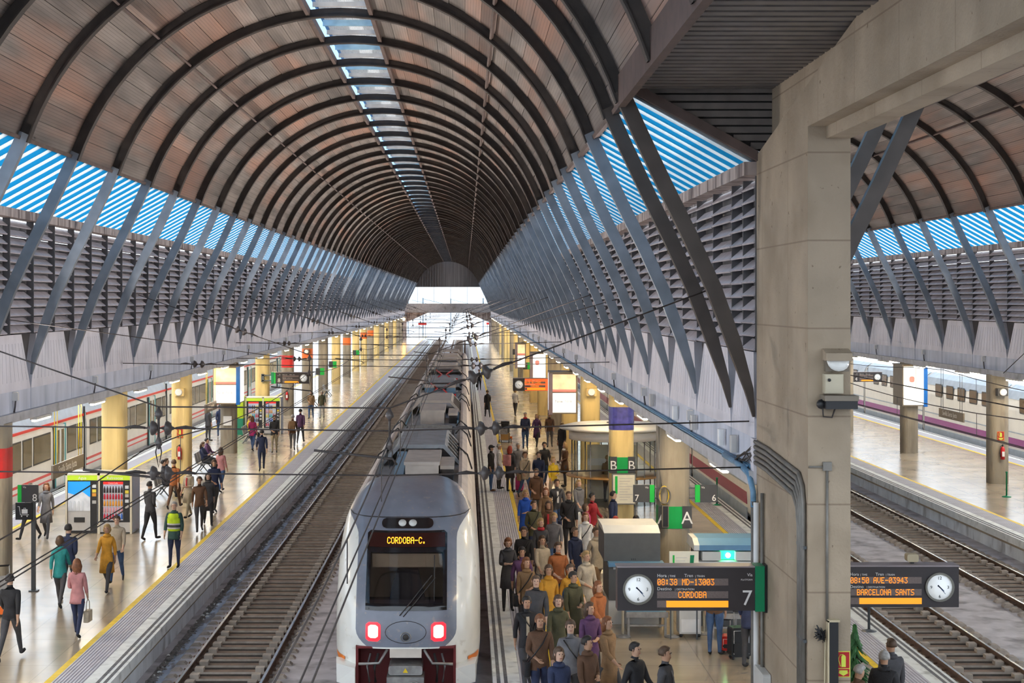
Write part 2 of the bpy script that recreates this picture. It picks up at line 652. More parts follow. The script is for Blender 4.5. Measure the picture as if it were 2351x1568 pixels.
        a, d = sorted((c + s * 7.88, c + s * 8.28))
        MB().box(a, d, yst, yend, 4.35, 4.57).build('flange', M_flange, wal[s])
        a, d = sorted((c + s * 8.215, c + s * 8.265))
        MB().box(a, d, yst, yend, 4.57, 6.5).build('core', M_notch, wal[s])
        ys = RIBS[0] if not (s * (4.9 - c) > 0) else 25.5
        for (th, dd, nm) in ((TH_S + .3, .16, 'eave_purlin'), (TH_P, .10, 'purlin')):
            p = arc_pt(c, s * th, RB + (.10 if nm == 'purlin' else .25), 0)
            y0 = ys if nm == 'eave_purlin' else RIBS[0]
            MB().cbox((p[0], (y0 + yend) / 2, p[2]), (dd * .5, yend - y0, dd), M=Matrix.Rotation(R(s * th), 3, 'Y')).build(nm, M_purl, ceil)
    # raised lantern along the crown
    hw = RV * math.sin(R(TH_0))
    zt = ZC + RV
    ln = empty('lantern', (c, 0, 0), parent=None)
    ln.parent = ceil
    ln.location = (c, 0, 0)
    MB().box(c - hw - .1, c + hw + .1, RIBS[0], yend, zt + .55, zt + .62).build('lantern_roof', M_lroof, ln)
    for s in (-1, 1):
        a, d = sorted((c + s * hw, c + s * (hw + .03)))
        MB().box(a, d, RIBS[0], yend, zt, zt + .55).build('lantern_glass', M_lant, ln)
        a, d = sorted((c + s * (hw - .05), c + s * (hw + .05)))
        MB().box(a, d, RIBS[0], yend, zt - .22, zt - .02).build('lantern_kerb', M_purl, ln)
    me1 = MB().cbox((0, 0, 0), (2 * hw - .05, .10, .17)).mesh('blue_bar', [M_bluebar])
    me2 = MB().cbox((0, 0, 0), (2 * hw - .25, .08, .12)).mesh('cream_bar', [M_cream])
    for y in ribs:
        inst('blue_bar', me1, ln, (0, y - .25, zt + .30))
        inst('cream_bar', me2, ln, (0, y - .12, zt + .06))


def hall(c, tagname, wn, near, sides_near, ribs, yend):
    ceil = empty('ceiling', (0, 0, 0), 'barrel vault ceiling of brown boards between dark curved steel ribs over ' + tagname, 'ceiling', kind='structure')
    glz = {-1: empty('window_%d' % wn, (0, 0, 0), 'sloping blue and white striped glazing on the far-from-pillar eave of ' + tagname, 'glazing', kind='structure'),
           1: empty('window_%d' % (wn + 1), (0, 0, 0), 'sloping blue and white striped glazing on the pillar-row eave of ' + tagname, 'glazing', kind='structure')}
    wal = {-1: empty('wall_left' if wn == 1 else 'wall_inner', (0, 0, 0), 'louvred wall above notched pale concrete panels, left of ' + tagname, 'wall', kind='structure'),
           1: empty('wall_right' if wn == 1 else 'wall_outer', (0, 0, 0), 'louvred wall above notched pale concrete panels, right of ' + tagname, 'wall', kind='structure')}
    vault(c, ceil, glz, wal, ribs, near, sides_near, yend)
    return ceil, glz, wal


CEIL1, GLZ1, WAL1 = hall(C1, 'the main train nave', 1, (20, NEAR_END), (-1, 1), RIBS, YEND)
RIBS2 = [y for y in RIBS if 20 < y < 136]
CEIL2, GLZ2, WAL2 = hall(C2, 'the nave beyond the big pillar', 3, (30, 88), (1,), RIBS2, RIBS2[-1])
for o, t in ((GLZ1[-1], 'sloping blue and white striped glazing along the left eave of the main nave'),
             (GLZ1[1], 'sloping blue and white striped glazing between main nave and big concrete pillar'),
             (GLZ2[-1], 'sloping striped glazing of the second nave, hidden side next to the big pillar'),
             (GLZ2[1], 'sloping blue and white striped glazing at far right beyond the big pillar')):
    o['label'] = t

# ------------------------------------------------------------------ flat dark ceiling of the concourse, beside the vault
M_soff = mat('soffit_slat', (0.17, 0.15, 0.138), 0.5, var=0.2, scale=3)
M_soffb = mat('soffit_back', (0.02, 0.018, 0.017), 0.8)
ZCE = 10.80
cl = empty('ceiling', (0, 0, 0), 'flat dark ribbed metal ceiling beside the big concrete pillar', 'ceiling', kind='structure')
MB().box(2.62, 7.42, 4, 25.35, ZCE + .06, ZCE + .12).build('backing', M_soffb, cl)
me = MB().cbox((0, 0, 0), (4.76, .22, .07)).mesh('slat', [M_soff])
y = 6.0
while y < 25.2:
    inst('slat', me, cl, (5.02, y, ZCE + .03))
    y += .34
MB().box(2.50, 2.62, 4, 25.4, ZCE - .28, ZCE + .25).build('edge_board', M_purl, cl)
MB().box(7.42, 7.54, 4, 25.4, ZCE - .28, ZCE + .25).build('edge_board', M_purl, cl)
for (xa, xb) in ((2.70, 5.06), (7.36, 5.25)):
    k = 0
    z = 9.70
    while z < ZCE - .02:
        t = (10.74 - z) / (10.74 - 9.64)
        x0 = xa + (xb - xa) * max(0, min(1, t))
        a, d = sorted((x0, xb))
        if d - a > .05:
            MB().box(a, d, 25.22, 25.27, z, z + .10).build('fascia_slat', M_soff, cl)
        z += .13
    xe = 4.76 if xa < 5 else 5.33
    MB().prism([(xa - (xe - xa) * .03, 10.78), (xe, 9.62), (xe, 9.78), (xa, 10.93)], 'y', 25.12, 25.36).build('fascia_trim', M_purl, cl)
    a, d = sorted((xa, xb))
    MB().prism([(xa, 10.8), (xb, 10.8), (xb, 9.68)], 'y', 25.29, 25.34).build('fascia_back', M_soffb, cl)

# ------------------------------------------------------------------ the big concrete pillar and its beam


def formwork():
    m = mat('pillar_concrete', (0.36, 0.285, 0.205), 0.75, var=0.14, scale=1.1, bump=0.3, bscale=22, dark=(0.24, 0.18, 0.12), dscale=0.9, dlo=0.5, dhi=0.85)
    nt = m.node_tree
    b = nt.nodes['Principled BSDF']
    lk = b.inputs['Base Color'].links[0].from_socket
    geo = nt.nodes.new('ShaderNodeNewGeometry')
    sp = nt.nodes.new('ShaderNodeSeparateXYZ')
    nt.links.new(geo.outputs['Position'], sp.inputs[0])
    outs = []
    for (ix, per, off, wdt) in ((2, 1.22, .35, .012), (1, 1.95, .6, .008)):
        ad = nt.nodes.new('ShaderNodeMath'); ad.operation = 'ADD'; ad.inputs[1].default_value = off
        nt.links.new(sp.outputs[ix], ad.inputs[0])
        md = nt.nodes.new('ShaderNodeMath'); md.operation = 'PINGPONG'; md.inputs[1].default_value = per / 2
        nt.links.new(ad.outputs[0], md.inputs[0])
        ls = nt.nodes.new('ShaderNodeMath'); ls.operation = 'LESS_THAN'; ls.inputs[1].default_value = wdt
        nt.links.new(md.outputs[0], ls.inputs[0])
        outs.append(ls)
    mxm = nt.nodes.new('ShaderNodeMath'); mxm.operation = 'MAXIMUM'
    nt.links.new(outs[0].outputs[0], mxm.inputs[0]); nt.links.new(outs[1].outputs[0], mxm.inputs[1])
    ml = nt.nodes.new('ShaderNodeMath'); ml.operation = 'MULTIPLY'; ml.inputs[1].default_value = .6
    nt.links.new(mxm.outputs[0], ml.inputs[0])
    mx = nt.nodes.new('ShaderNodeMix'); mx.data_type = 'RGBA'
    mx.inputs[7].default_value = (.16, .11, .075, 1)
    nt.links.new(ml.outputs[0], mx.inputs[0]); nt.links.new(lk, mx.inputs[6])
    # small dark pock marks in the cast surface
    vo = nt.nodes.new('ShaderNodeTexNoise'); vo.inputs['Scale'].default_value = 9
    vo.inputs['Detail'].default_value = 2
    nt.links.new(geo.outputs['Position'], vo.inputs['Vector'])
    gt = nt.nodes.new('ShaderNodeMapRange'); gt.inputs[1].default_value = .70; gt.inputs[2].default_value = .76
    nt.links.new(vo.outputs['Fac'], gt.inputs[0])
    mx2 = nt.nodes.new('ShaderNodeMix'); mx2.data_type = 'RGBA'
    mx2.inputs[7].default_value = (.17, .12, .08, 1)
    nt.links.new(gt.outputs[0], mx2.inputs[0]); nt.links.new(mx.outputs[2], mx2.inputs[6])
    nt.links.new(mx2.outputs[2], b.inputs['Base Color'])
    return m


M_pill = formwork()
PX0, PX1, PY0, PY1 = 4.75, 5.34, 21.45, 25.23
pil = empty('pillar', (5.05, 23.3, 0), 'massive beige concrete pillar carrying the overhead beam', 'pillar', kind='structure')
MB().prism([(PY1, -.7), (PY1, 9.72), (23.2, 10.07), (18.25, 10.90), (3.0, 10.90), (3.0, 9.77), (PY0, 9.77), (PY0, -.7)], 'x', PX0, PX1).build('shaft', M_pill, pil)
MB().box(5.0, PX1 - .01, 3.0, PY1 - .01, 9.6, ZCE + .1).build('recessed_beam', M_pill, pil)
# filled corner block where the hall beam meets the pillar
MB().box(4.70, 5.40, 25.23, 25.5, 4.36, 5.1).build('corner_infill', M_conc, pil)

# ------------------------------------------------------------------ gable far away
gy = YEND
gb = empty('wall_end', (C1, gy, 0), 'distant end gable with grey cladding and a bright band of windows', 'wall', kind='structure')
M_clad = mat('gable_cladding', (0.085, 0.085, 0.095), 0.6, var=0.3, scale=1.5, stretch=(6, 1, .1))
poly = [(C1 + RV * math.sin(R(t)), ZC + RV * math.cos(R(t))) for t in range(-70, 71, 5)]
poly = poly + [(C1 + 6.35, 9.95), (C1 - 6.35, 9.95)]
MB().prism(poly, 'y', gy, gy + .3).build('cladding', M_clad, gb)
for k in range(25):
    x = C1 - 5.8 + 11.6 * k / 24
    zt = ZC + math.sqrt(max(.1, RV * RV - (x - C1) ** 2)) - .15
    MB().box(x - .05, x + .05, gy - .08, gy, 9.97, max(10.2, zt)).build('cladding_rib', M_clad, gb)
M_frost = glassy('end_glass', (.80, .86, .90), .04, .3)
for k in range(-7, 8):
    x = C1 + k * 1.03
    h = 9.9
    u = abs(x - C1) + .5
    if u > 6.4: h = max(7.3, 9.9 - (u - 6.3) * 2.1)
    MB().box(x - .48, x + .48, gy + .05, gy + .09, 6.9, h).build('pane', M_frost, gb)
    if k % 3 == 1 or k % 3 == -2:
        MB().box(x - .53, x - .48, gy, gy + .15, 6.9, 9.95).build('mullion', M_mull, gb)
MB().box(C1 - 8.1, C1 + 8.1, gy - .3, gy + .4, 5.15, 6.88).build('crossbeam', M_flange, gb)
for s in (-1, 1):
    MB().prism([(C1 + s * 8.2, 5.2), (C1 + s * 8.2, 3.4), (C1 + s * 7.4, 3.5), (C1 + s * 3.6, 5.2)], 'y', gy - .3, gy + .3).build('haunch', M_cope, gb)
    MB().box(C1 + s * 8.2 - .5, C1 + s * 8.2 + .5, gy - .5, gy + .5, 0, 5.2).build('end_post', M_cope, gb)
# ------------------------------------------------------------------ platforms, track beds, tracks


def floor_material():
    m = mat('terrazzo', (0.42, 0.345, 0.255), 0.20, var=0.14, scale=0.8, dark=(0.30, 0.235, 0.165), dscale=0.5, dlo=0.5, dhi=0.8, spec=0.6)
    nt = m.node_tree
    b = nt.nodes['Principled BSDF']
    lk = b.inputs['Base Color'].links[0].from_socket
    br = nt.nodes.new('ShaderNodeTexBrick')
    br.offset = 0.0
    br.inputs['Scale'].default_value = 1.0
    br.inputs['Brick Width'].default_value = 1.2
    br.inputs['Row Height'].default_value = 1.2
    br.inputs['Mortar Size'].default_value = 0.012
    br.inputs['Color1'].default_value = (1, 1, 1, 1)
    br.inputs['Color2'].default_value = (.93, .93, .93, 1)
    br.inputs['Mortar'].default_value = (.72, .70, .68, 1)
    geo = nt.nodes.new('ShaderNodeNewGeometry')
    nt.links.new(geo.outputs['Position'], br.inputs['Vector'])
    mx = nt.nodes.new('ShaderNodeMix'); mx.data_type = 'RGBA'; mx.blend_type = 'MULTIPLY'
    mx.inputs[0].default_value = 1
    nt.links.new(lk, mx.inputs[6]); nt.links.new(br.outputs['Color'], mx.inputs[7])
    nt.links.new(mx.outputs[2], b.inputs['Base Color'])
    n = nt.nodes.new('ShaderNodeTexNoise'); n.inputs['Scale'].default_value = 1.1; n.inputs['Detail'].default_value = 5
    nt.links.new(geo.outputs['Position'], n.inputs['Vector'])
    mr = nt.nodes.new('ShaderNodeMapRange')
    mr.inputs['To Min'].default_value, mr.inputs['To Max'].default_value = .11, .30
    nt.links.new(n.outputs['Fac'], mr.inputs['Value'])
    nt.links.new(mr.outputs[0], b.inputs['Roughness'])
    return m


def tactile_material():
    m = mat('tactile_paving', (0.64, 0.63, 0.69), 0.6, var=0.12, scale=2)
    nt = m.node_tree
    b = nt.nodes['Principled BSDF']
    lk = b.inputs['Base Color'].links[0].from_socket
    geo = nt.nodes.new('ShaderNodeNewGeometry')
    sp = nt.nodes.new('ShaderNodeSeparateXYZ')
    nt.links.new(geo.outputs['Position'], sp.inputs[0])
    pg = nt.nodes.new('ShaderNodeMath'); pg.operation = 'PINGPONG'; pg.inputs[1].default_value = .035
    nt.links.new(sp.outputs[0], pg.inputs[0])
    mr = nt.nodes.new('ShaderNodeMapRange'); mr.inputs[1].default_value = .008; mr.inputs[2].default_value = .02
    nt.links.new(pg.outputs[0], mr.inputs[0])
    bp = nt.nodes.new('ShaderNodeBump'); bp.inputs['Strength'].default_value = .9; bp.inputs['Distance'].default_value = .02
    nt.links.new(mr.outputs[0], bp.inputs['Height'])
    nt.links.new(bp.outputs[0], b.inputs['Normal'])
    mx = nt.nodes.new('ShaderNodeMix'); mx.data_type = 'RGBA'
    mx.inputs[6].default_value = (.36, .35, .41, 1)
    nt.links.new(mr.outputs[0], mx.inputs[0]); nt.links.new(lk, mx.inputs[7])
    nt.links.new(mx.outputs[2], b.inputs['Base Color'])
    return m


M_floor = floor_material()
M_tact = tactile_material()
M_edge = mat('edge_stone', (0.86, 0.89, 0.88), 0.5, var=0.10, scale=2.2, bump=.1, dark=(.48, .50, .48), dscale=3)
M_groove = mat('grip_strip', (0.16, 0.16, 0.17), 0.8, var=0.3, scale=9)
M_yel = mat('yellow_paint', (0.90, 0.62, 0.02), 0.5, var=0.12, scale=5)
M_pwall = mat('platform_wall', (0.78, 0.81, 0.84), 0.8, var=0.15, scale=2, stretch=(1, 1, .4), bump=.3, dark=(.36, .36, .37), dscale=2.5)
M_bed = mat('track_slab', (0.56, 0.53, 0.55), 0.55, var=0.18, scale=1.6, bump=.3, dark=(.22, .20, .21), dscale=1.4, dlo=.5, dhi=.7)
M_wet = mat('wet_slab', (0.42, 0.48, 0.60), 0.22, var=0.3, scale=1.8, stretch=(2, .6, 1), dark=(.20, .18, .19), dscale=1.5, dlo=.52, dhi=.62)
M_rail = mat('rail_side_rust', (0.14, 0.085, 0.06), 0.6, metal=.3, var=.25, scale=6)
M_railt = mat('rail_head_polished', (0.55, 0.57, 0.62), 0.25, metal=.9, var=.1, scale=3)
M_slp = mat('sleeper_brown', (0.21, 0.145, 0.105), 0.75, var=.22, scale=4, rnd=.15)
M_blk = mat('sleeper_block', (0.40, 0.345, 0.295), 0.75, var=.18, scale=5, rnd=.15)
M_bal = mat('ballast_stone', (0.20, 0.185, 0.18), 0.85, var=.4, scale=12, bump=.4)
M_trough = mat('track_trough', (.035, .027, .024), .9, var=.4, scale=8, bump=.4)
YF, YB = 14.0, 330.0


def platform(xa, xb, label, e):
    """xa < xb edges; e = (low side edge?, high side edge?)"""
    fl = empty('floor', (0, 0, 0), label, 'platform', kind='structure')
    MB().box(xa + .02, xb - .02, YF, YB, -.30, 0).build('paving', M_floor, fl)
    MB().box(xa + .10, xb - .10, YF, YB, -.95, -.30).build('platform_wall', M_pwall, fl)
    for (on, x, s) in ((e[0], xa, 1), (e[1], xb, -1)):
        if not on: continue

        def strip(nm, d0, d1, z0, z1, m):
            a, b = sorted((x + s * d0, x + s * d1))
            MB().box(a, b, YF, YB, z0, z1).build(nm, m, fl)
        strip('edge_stone', -.02, .50, -.22, .012, M_edge)
        strip('grip_strip', .05, .12, .012, .016, M_groove)
        strip('grip_strip', .19, .26, .012, .016, M_groove)
        strip('tactile_strip', .50, 1.12, -.05, .014, M_tact)
        strip('yellow_line', 1.125, 1.265, -.05, .010, M_yel)
    return fl


PL_L = platform(-15.8, -6.84, 'polished platform floor left of the empty track', (True, True))
PL_R = platform(.56, 9.45, 'polished platform floor crowded with travellers beside the front train', (True, True))
PL_4 = platform(17.05, 26.0, 'polished platform floor at far right beyond the two tracks', (True, True))
tb = empty('floor', (0, 0, 0), 'grey concrete track bed between the platforms', 'track bed', kind='structure')
MB().box(-60, 60, -80, YEND + 4, -1.1, -.80).build('foundation', M_bed, tb)
dk = empty('floor', (0, 0, 0), 'raised concourse deck below the camera', 'floor', kind='structure')
MB().box(-26, 34, -60, 6.0, 5.3, 5.7).build('deck', M_bed, dk)
_x = -60
for (xc_, g_) in ((-5.09, 1.738), (-1.16, 1.738), (11.2, 1.505), (15.3, 1.505), (27.8, 1.505)):
    MB().box(_x, xc_ - g_ / 2 + .09, YF - 8, YEND + 4, -.80, -.70).build('slab', M_bed, tb)
    _x = xc_ + g_ / 2 - .09
MB().box(_x, 60, YF - 8, YEND + 4, -.80, -.70).build('slab', M_bed, tb)
MB().box(-6.35, -6.02, YF, YEND, -.70, -.64).build('kerb_slab', M_bed, tb)
MB().box(-6.55, -6.02, YF, YEND, -.70, -.655).build('wet_strip', M_wet, tb)
MB().box(-4.05, -2.1, YF, YEND, -.70, -.66).build('middle_slab', M_bed, tb)
outd = MB().box(-300, 300, YEND + 4, 1500, -1.2, -.75).build('ground', mat('outdoor_ground', (.62, .62, .64), .9, var=.15, scale=.2), label='pale open ground beyond the end of the hall', cat='ground', kind='structure')


def sleeper_mesh(gauge):
    g = gauge / 2
    h0, h1, h2 = -.75, -.652, -.60
    pr = [(-g - .42, h0), (-g - .42, h1 - .0), (-g - .36, h1 + .05), (-g - .22, h1 + .06), (-g - .14, h1), (-g + .12, h1), (-g + .12, h2 + .03),
          (-g + .31, h2 + .03), (-g + .31, h1), (g - .31, h1), (g - .31, h2 + .03), (g - .12, h2 + .03), (g - .12, h1),
          (g + .14, h1), (g + .22, h1 + .06), (g + .36, h1 + .05), (g + .42, h1), (g + .42, h0)]
    b = MB()
    b.prism(pr, 'y', -.105, .105)
    # seats and shoulders of paler concrete, the middle bar brown
    n = len(pr)
    for i in range(n):
        if i in (8,): b.m[i] = 1
    me = b.mesh('sleeper', [M_blk, M_slp])
    return me


def track(xc, gauge, y0, y1, near, label, ind=True):
    t = empty('railway_track', (xc, y0, -.7), label, 'railway track')
    g = gauge / 2
    for s in (-1, 1):
        x = xc + s * g
        pr = [(x - .07, -.66), (x - .07, -.645), (x - .012, -.63), (x - .012, -.575), (x - .036, -.565), (x - .036, -.535), (x - .028, -.53),
              (x + .028, -.53), (x + .036, -.535), (x + .036, -.565), (x + .012, -.575), (x + .012, -.63), (x + .07, -.645), (x + .07, -.66)]
        b = MB().prism(pr, 'y', y0, y1)
        for i in (6,): b.m[i] = 1
        b.build('rail', [M_rail, M_railt], t)
    MB().box(xc - g + .09, xc + g - .09, y0, y1, -.80, -.702).build('trough', M_trough, t)
    me = sleeper_mesh(gauge)
    far = MB()
    y = y0 + .3
    while y < y1:
        if near[0] <= y <= near[1]:
            inst('sleeper', me, t, (0, y - y0, .7), (0, 0, R(random.uniform(-.6, .6))))
        elif ind:
            far.box(xc - g - .4, xc + g + .4, y - .105, y + .105, -.78, -.645)
            for s in (-1, 1):
                far.box(xc + s * (g - .21) - .09, xc + s * (g - .21) + .09, y - .11, y + .11, -.65, -.57, m=1)
        y += .6
    if far.v: far.build('sleeper_field', [M_slp, M_blk], t, kind='stuff')
    # clips beside the rails
    cm = MB()
    y = y0 + .3
    while y < min(y1, near[1]):
        for s in (-1, 1):
            for d in (-.09, .09):
                cm.cbox((xc + s * g + d, y, -.625), (.07, .06, .05))
        y += .6
    cm.build('rail_clips', M_rail, t, kind='stuff')
    return t


TRK = {}
TRK['a'] = track(-5.09, 1.738, 26, YEND + 30, (31, 150), 'empty railway track beside the left platform wall')
TRK['b'] = track(-1.16, 1.738, 26, YEND + 30, (0, 0), 'railway track under the front train, seen beyond its rear')
TRK['c'] = track(11.2, 1.505, 26, 140, (30, 90), 'nearest railway track right of the big pillar')
TRK['d'] = track(15.3, 1.505, 26, 140, (30, 90), 'railway track along the right platform wall')
TRK['e'] = track(27.8, 1.505, 40, 140, (70, 110), 'railway track under the white train at far right')

# stones and litter in the drain beside the platform wall
b = MB()
for k in range(1500):
    yy = 30 + 95 * random.random() ** 1.6
    xx = random.uniform(-6.72, -6.50)
    s = random.uniform(.018, .055)
    b.ball((xx, yy, -.69 + s * .6), s, n=5, sc=(random.uniform(.7, 1.4), random.uniform(.7, 1.4), random.uniform(.5, 1)), m=0 if random.random() < .93 else 1)
for i in range(len(b.sm)): b.sm[i] = False
b.build('ballast_debris', [M_bal, M_edge], label='dark stones and litter lying along the foot of the left platform wall', cat='stones', kind='stuff')
# dark drain bed
MB().box(-6.74, -6.50, YF, YEND, -.70, -.685).build('drain_bed', M_bal, tb)

# ------------------------------------------------------------------ valley beams and columns
M_col_g = mat('column_concrete', (0.29, 0.25, 0.19), 0.7, var=0.2, scale=1.2, stretch=(2, 2, .5), bump=.3, dark=(.22, .18, .14), dscale=2)
M_col_y = mat('column_ochre', (0.74, 0.56, 0.24), 0.65, var=0.08, scale=1.6, stretch=(2, 2, .4), bump=.15, dark=(.58, .42, .18), dscale=1.5)
M_red = flat('paint_red', (0.62, 0.02, 0.015), .4)
M_bluep = mat('paint_blue', (0.05, 0.05, 0.30), .4, var=.3, scale=7)
M_green = flat('paint_green', (0.0, 0.36, 0.07), .4)
M_dkgrey = flat('sign_grey', (0.055, 0.055, 0.06), .45)
M_whitep = flat('paint_white', (0.80, 0.80, 0.80), .5)
M_orange = flat('paint_orange', (0.80, 0.16, 0.02), .45)

soff = empty('beam', (0, 0, 0), 'concrete soffit slabs under the valley beams', 'beam', kind='structure')
M_soffit = mat('beam_soffit', (0.48, 0.46, 0.42), .7, var=.1, scale=2)
for (xa, xb) in ((-12.0, -11.54), (4.80, 5.30), (21.60, 22.0)):
    MB().box(xa, xb, 25.6, YEND if xa < 20 else 136, 4.36, 4.56).build('soffit', M_soffit, soff)


def column_mesh(m):
    b = MB()
    prof = []
    # stadium plan with shallow vertical flutes
    n = 28
    for k in range(n):
        t = 2 * math.pi * k / n
        e = 0.55
        x = .39 * math.copysign(abs(math.cos(t)) ** e, math.cos(t))
        y = .39 * math.copysign(abs(math.sin(t)) ** e, math.sin(t))
        f = 1.0 if k % 7 else .965
        prof.append((x * f, y * f))
    b.prism(prof, 'z', 0, 4.38, smooth=False)
    return b.mesh('column_shaft', [m])


ME_cg, ME_cy = column_mesh(M_col_g), column_mesh(M_col_y)


def column_band(m, name):
    b = MB()
    n = 28
    pr = []
    for k in range(n):
        t = 2 * math.pi * k / n
        e = .55
        pr.append((.396 * math.copysign(abs(math.cos(t)) ** e, math.cos(t)), .396 * math.copysign(abs(math.sin(t)) ** e, math.sin(t))))
    b.prism(pr, 'z', 0, 1)
    return b.mesh(name, [m])


BAND = {k: column_band(m, 'painted_band') for k, m in (('red', M_red), ('blue', M_bluep), ('green', M_green), ('grey', M_dkgrey), ('orange', M_orange))}


def column(x, y, yel, label, bands=()):
    t = empty('column', (x, y, 0), label, 'column', kind='structure')
    inst('column_shaft', ME_cy if yel else ME_cg, t, (0, 0, 0))
    for (c, z0, z1) in bands:
        inst('painted_band', BAND[c], t, (0, 0, z0), None, (1, 1, z1 - z0))
    return t


COLY = [37.65 + 12.45 * k for k in range(20)]
ORD = ['first', 'second', 'third', 'fourth', 'fifth', 'sixth', 'seventh', 'eighth', 'ninth', 'tenth', 'eleventh', 'twelfth', 'thirteenth', 'fourteenth',
       'fifteenth', 'sixteenth', 'seventeenth', 'eighteenth', 'nineteenth', 'twentieth']
COL_L, COL_R = [], []
Lb = {0: (('red', 3.07, 3.79),), 5: (('red', 3.07, 3.85),), 6: (('orange', 3.2, 3.9),), 9: (('orange', 3.1, 3.8),), 11: (('orange', 3.1, 3.8),), 12: (('orange', 3.1, 3.8),)}
for k, y in enumerate(COLY):
    yel = k in (1, 2, 4, 8, 10, 11, 13, 15, 17)
    t = column(-11.45, y + (.45 if k == 1 else 0), yel, 'concrete column on the left platform, %s counting from the camera end' % ORD[k], Lb.get(k, ()))
    if k == 0: t['label'] = 'round concrete column with broad red band at left picture edge'
    if k == 1: t['label'] = 'ochre yellow column rising behind the nearest vending machines'
    if k == 2: t['label'] = 'ochre yellow column with fire extinguisher behind the seated people'
    COL_L.append(t)
    bands = {0: (('green', 1.87, 2.40),), 1: (('blue', 3.20, 3.94), ('green', 1.82, 2.33)), 2: (('grey', 1.8, 2.35),)}.get(k, ())
    t = column(5.05, y, k in (1, 2, 3, 5, 6, 7, 9, 11, 12, 14), 'concrete column on the crowded platform, %s counting from the camera end' % ORD[k], bands)
    if k == 0: t['label'] = 'concrete column marked A with green band beside the big pillar'
    if k == 1: t['label'] = 'yellow column with blue band and a green band marked B'
    if k == 2: t['label'] = 'yellow column marked D behind the glass kiosk'
    COL_R.append(t)
for k, y in enumerate(COLY[:8]):
    if k < 2: continue
    column(21.5, y, False, 'grey concrete column on the far right platform, %s counting from the camera end' % ORD[k])
# ------------------------------------------------------------------ lamps of the hall
M_tube = flat('lamp_tube', (1, .9, .7), emit=(1.0, .76, .43), estr=38.0)
M_tubeoff = flat('lamp_tube_dim', (.9, .85, .7), emit=(1.0, .78, .45), estr=5.0)
M_fix = flat('lamp_housing', (.55, .53, .50), .5)


def strip_lamp_meshes():
    h = MB().box(-.09, .09, -.75, .75, -.05, .02).mesh('housing', [M_fix])
    t = MB().rbox(-.06, .06, -.70, .70, -.10, -.05, .02, axis='y').mesh('tube', [M_tube])
    d = MB().rbox(-.06, .06, -.70, .70, -.10, -.05, .02, axis='y').mesh('tube', [M_tubeoff])
    return h, t, d


H_, T_, D_ = strip_lamp_meshes()


def strip_lamp(x, y, on, label, group):
    t = empty('strip_lamp', (x, y, 4.33), label, 'lamp', group)
    inst('housing', H_, t, (0, 0, 0))
    inst('tube', T_ if on else D_, t, (0, 0, 0))
    return t


k = 0
y = 28.275
while y < YEND - 8:
    far = y > 120
    on = True
    strip_lamp(-11.15, y, on, 'fluorescent strip lamp under the left concrete beam', 'strip lamps under the left beam')
    strip_lamp(-11.85, y + .7, on, 'fluorescent strip lamp on the outer edge of the left concrete beam', 'strip lamps on the outer edge of the left beam')
    strip_lamp(4.72, y + .5, on, 'fluorescent strip lamp under the beam over the crowded platform', 'strip lamps under the beam over the crowded platform')
    strip_lamp(5.40, y + 1.0, on, 'fluorescent strip lamp on the far edge of the crowded platform beam', 'strip lamps on far edge of the crowded platform beam')
    if y < 120:
        strip_lamp(21.2, y + .4, on, 'fluorescent strip lamp under the far right beam', 'strip lamps under the far right beam')
        strip_lamp(21.85, y + 1.0, on, 'fluorescent strip lamp on the outer edge of the far right beam', 'strip lamps on the outer edge of the far right beam')
    y += 6.225 if not far else 12.45
    k += 1

# boxes on the beam flanges; their uplights are added to fill the vault
M_box = flat('flange_box_housing', (.62, .62, .62), .5)
M_fill_glass = flat('fill_uplight_glass', (1, .9, .8), emit=(1.0, .80, .60), estr=0.0)


def fill_uplight(x, y, s, en, label, group):
    t = empty('fill_uplight_box', (x, y, 4.57), label, 'lamp', group)
    MB().box(x - .07, x + .07, y - .06, y + .06, 4.87, 5.07).build('housing', M_box, t)
    MB().tube([(x, y, 4.88), (x + s * .02, y + .03, 4.72), (x + s * .05, y + .05, 4.57)], .022, 5).build('cable', M_mull, t)
    MB().box(x - .05, x + .05, y - .04, y + .04, 5.07, 5.085).build('glass', M_fill_glass, t)
    ld = bpy.data.lights.new('fill_spot', 'SPOT')
    ld.energy = en
    ld.color = (1.0, .93, .87)
    ld.spot_size = R(104)
    ld.spot_blend = .5
    ld.shadow_soft_size = .12
    lo = bpy.data.objects.new('fill_spot', ld)
    COL.objects.link(lo)
    lo.parent = t
    lo.location = (-s * .12, 0, .56)
    lo.rotation_euler = (R(180), -s * R(54), 0)
    return t


y = 30.2
k = 0
while y < YEND - 8:
    st = 2 * BAY if y < 110 else 4 * BAY
    en = 1000 * st / (2 * BAY)
    fill_uplight(C1 - 7.93, y, -1, en, 'small pale junction box with added uplight standing on the left beam flange', 'boxes with added uplights on the left flange')
    fill_uplight(C1 + 7.93, y + 2, 1, en, 'small pale junction box with added uplight standing on the flange above the crowded platform', 'boxes with added uplights on the right flange')
    if y < 120: fill_uplight(C2 - 7.93, y + 2, -1, en * .6, 'unseen added uplight box on the flange behind the big pillar', 'added uplights behind the big pillar')  # hidden row, added to light the right wall of the second nave
    if y < 120: fill_uplight(C2 + 7.93, y, 1, en * .6, 'small pale junction box with added uplight standing on the far right flange', 'boxes with added uplights on the far right flange')
    y += st
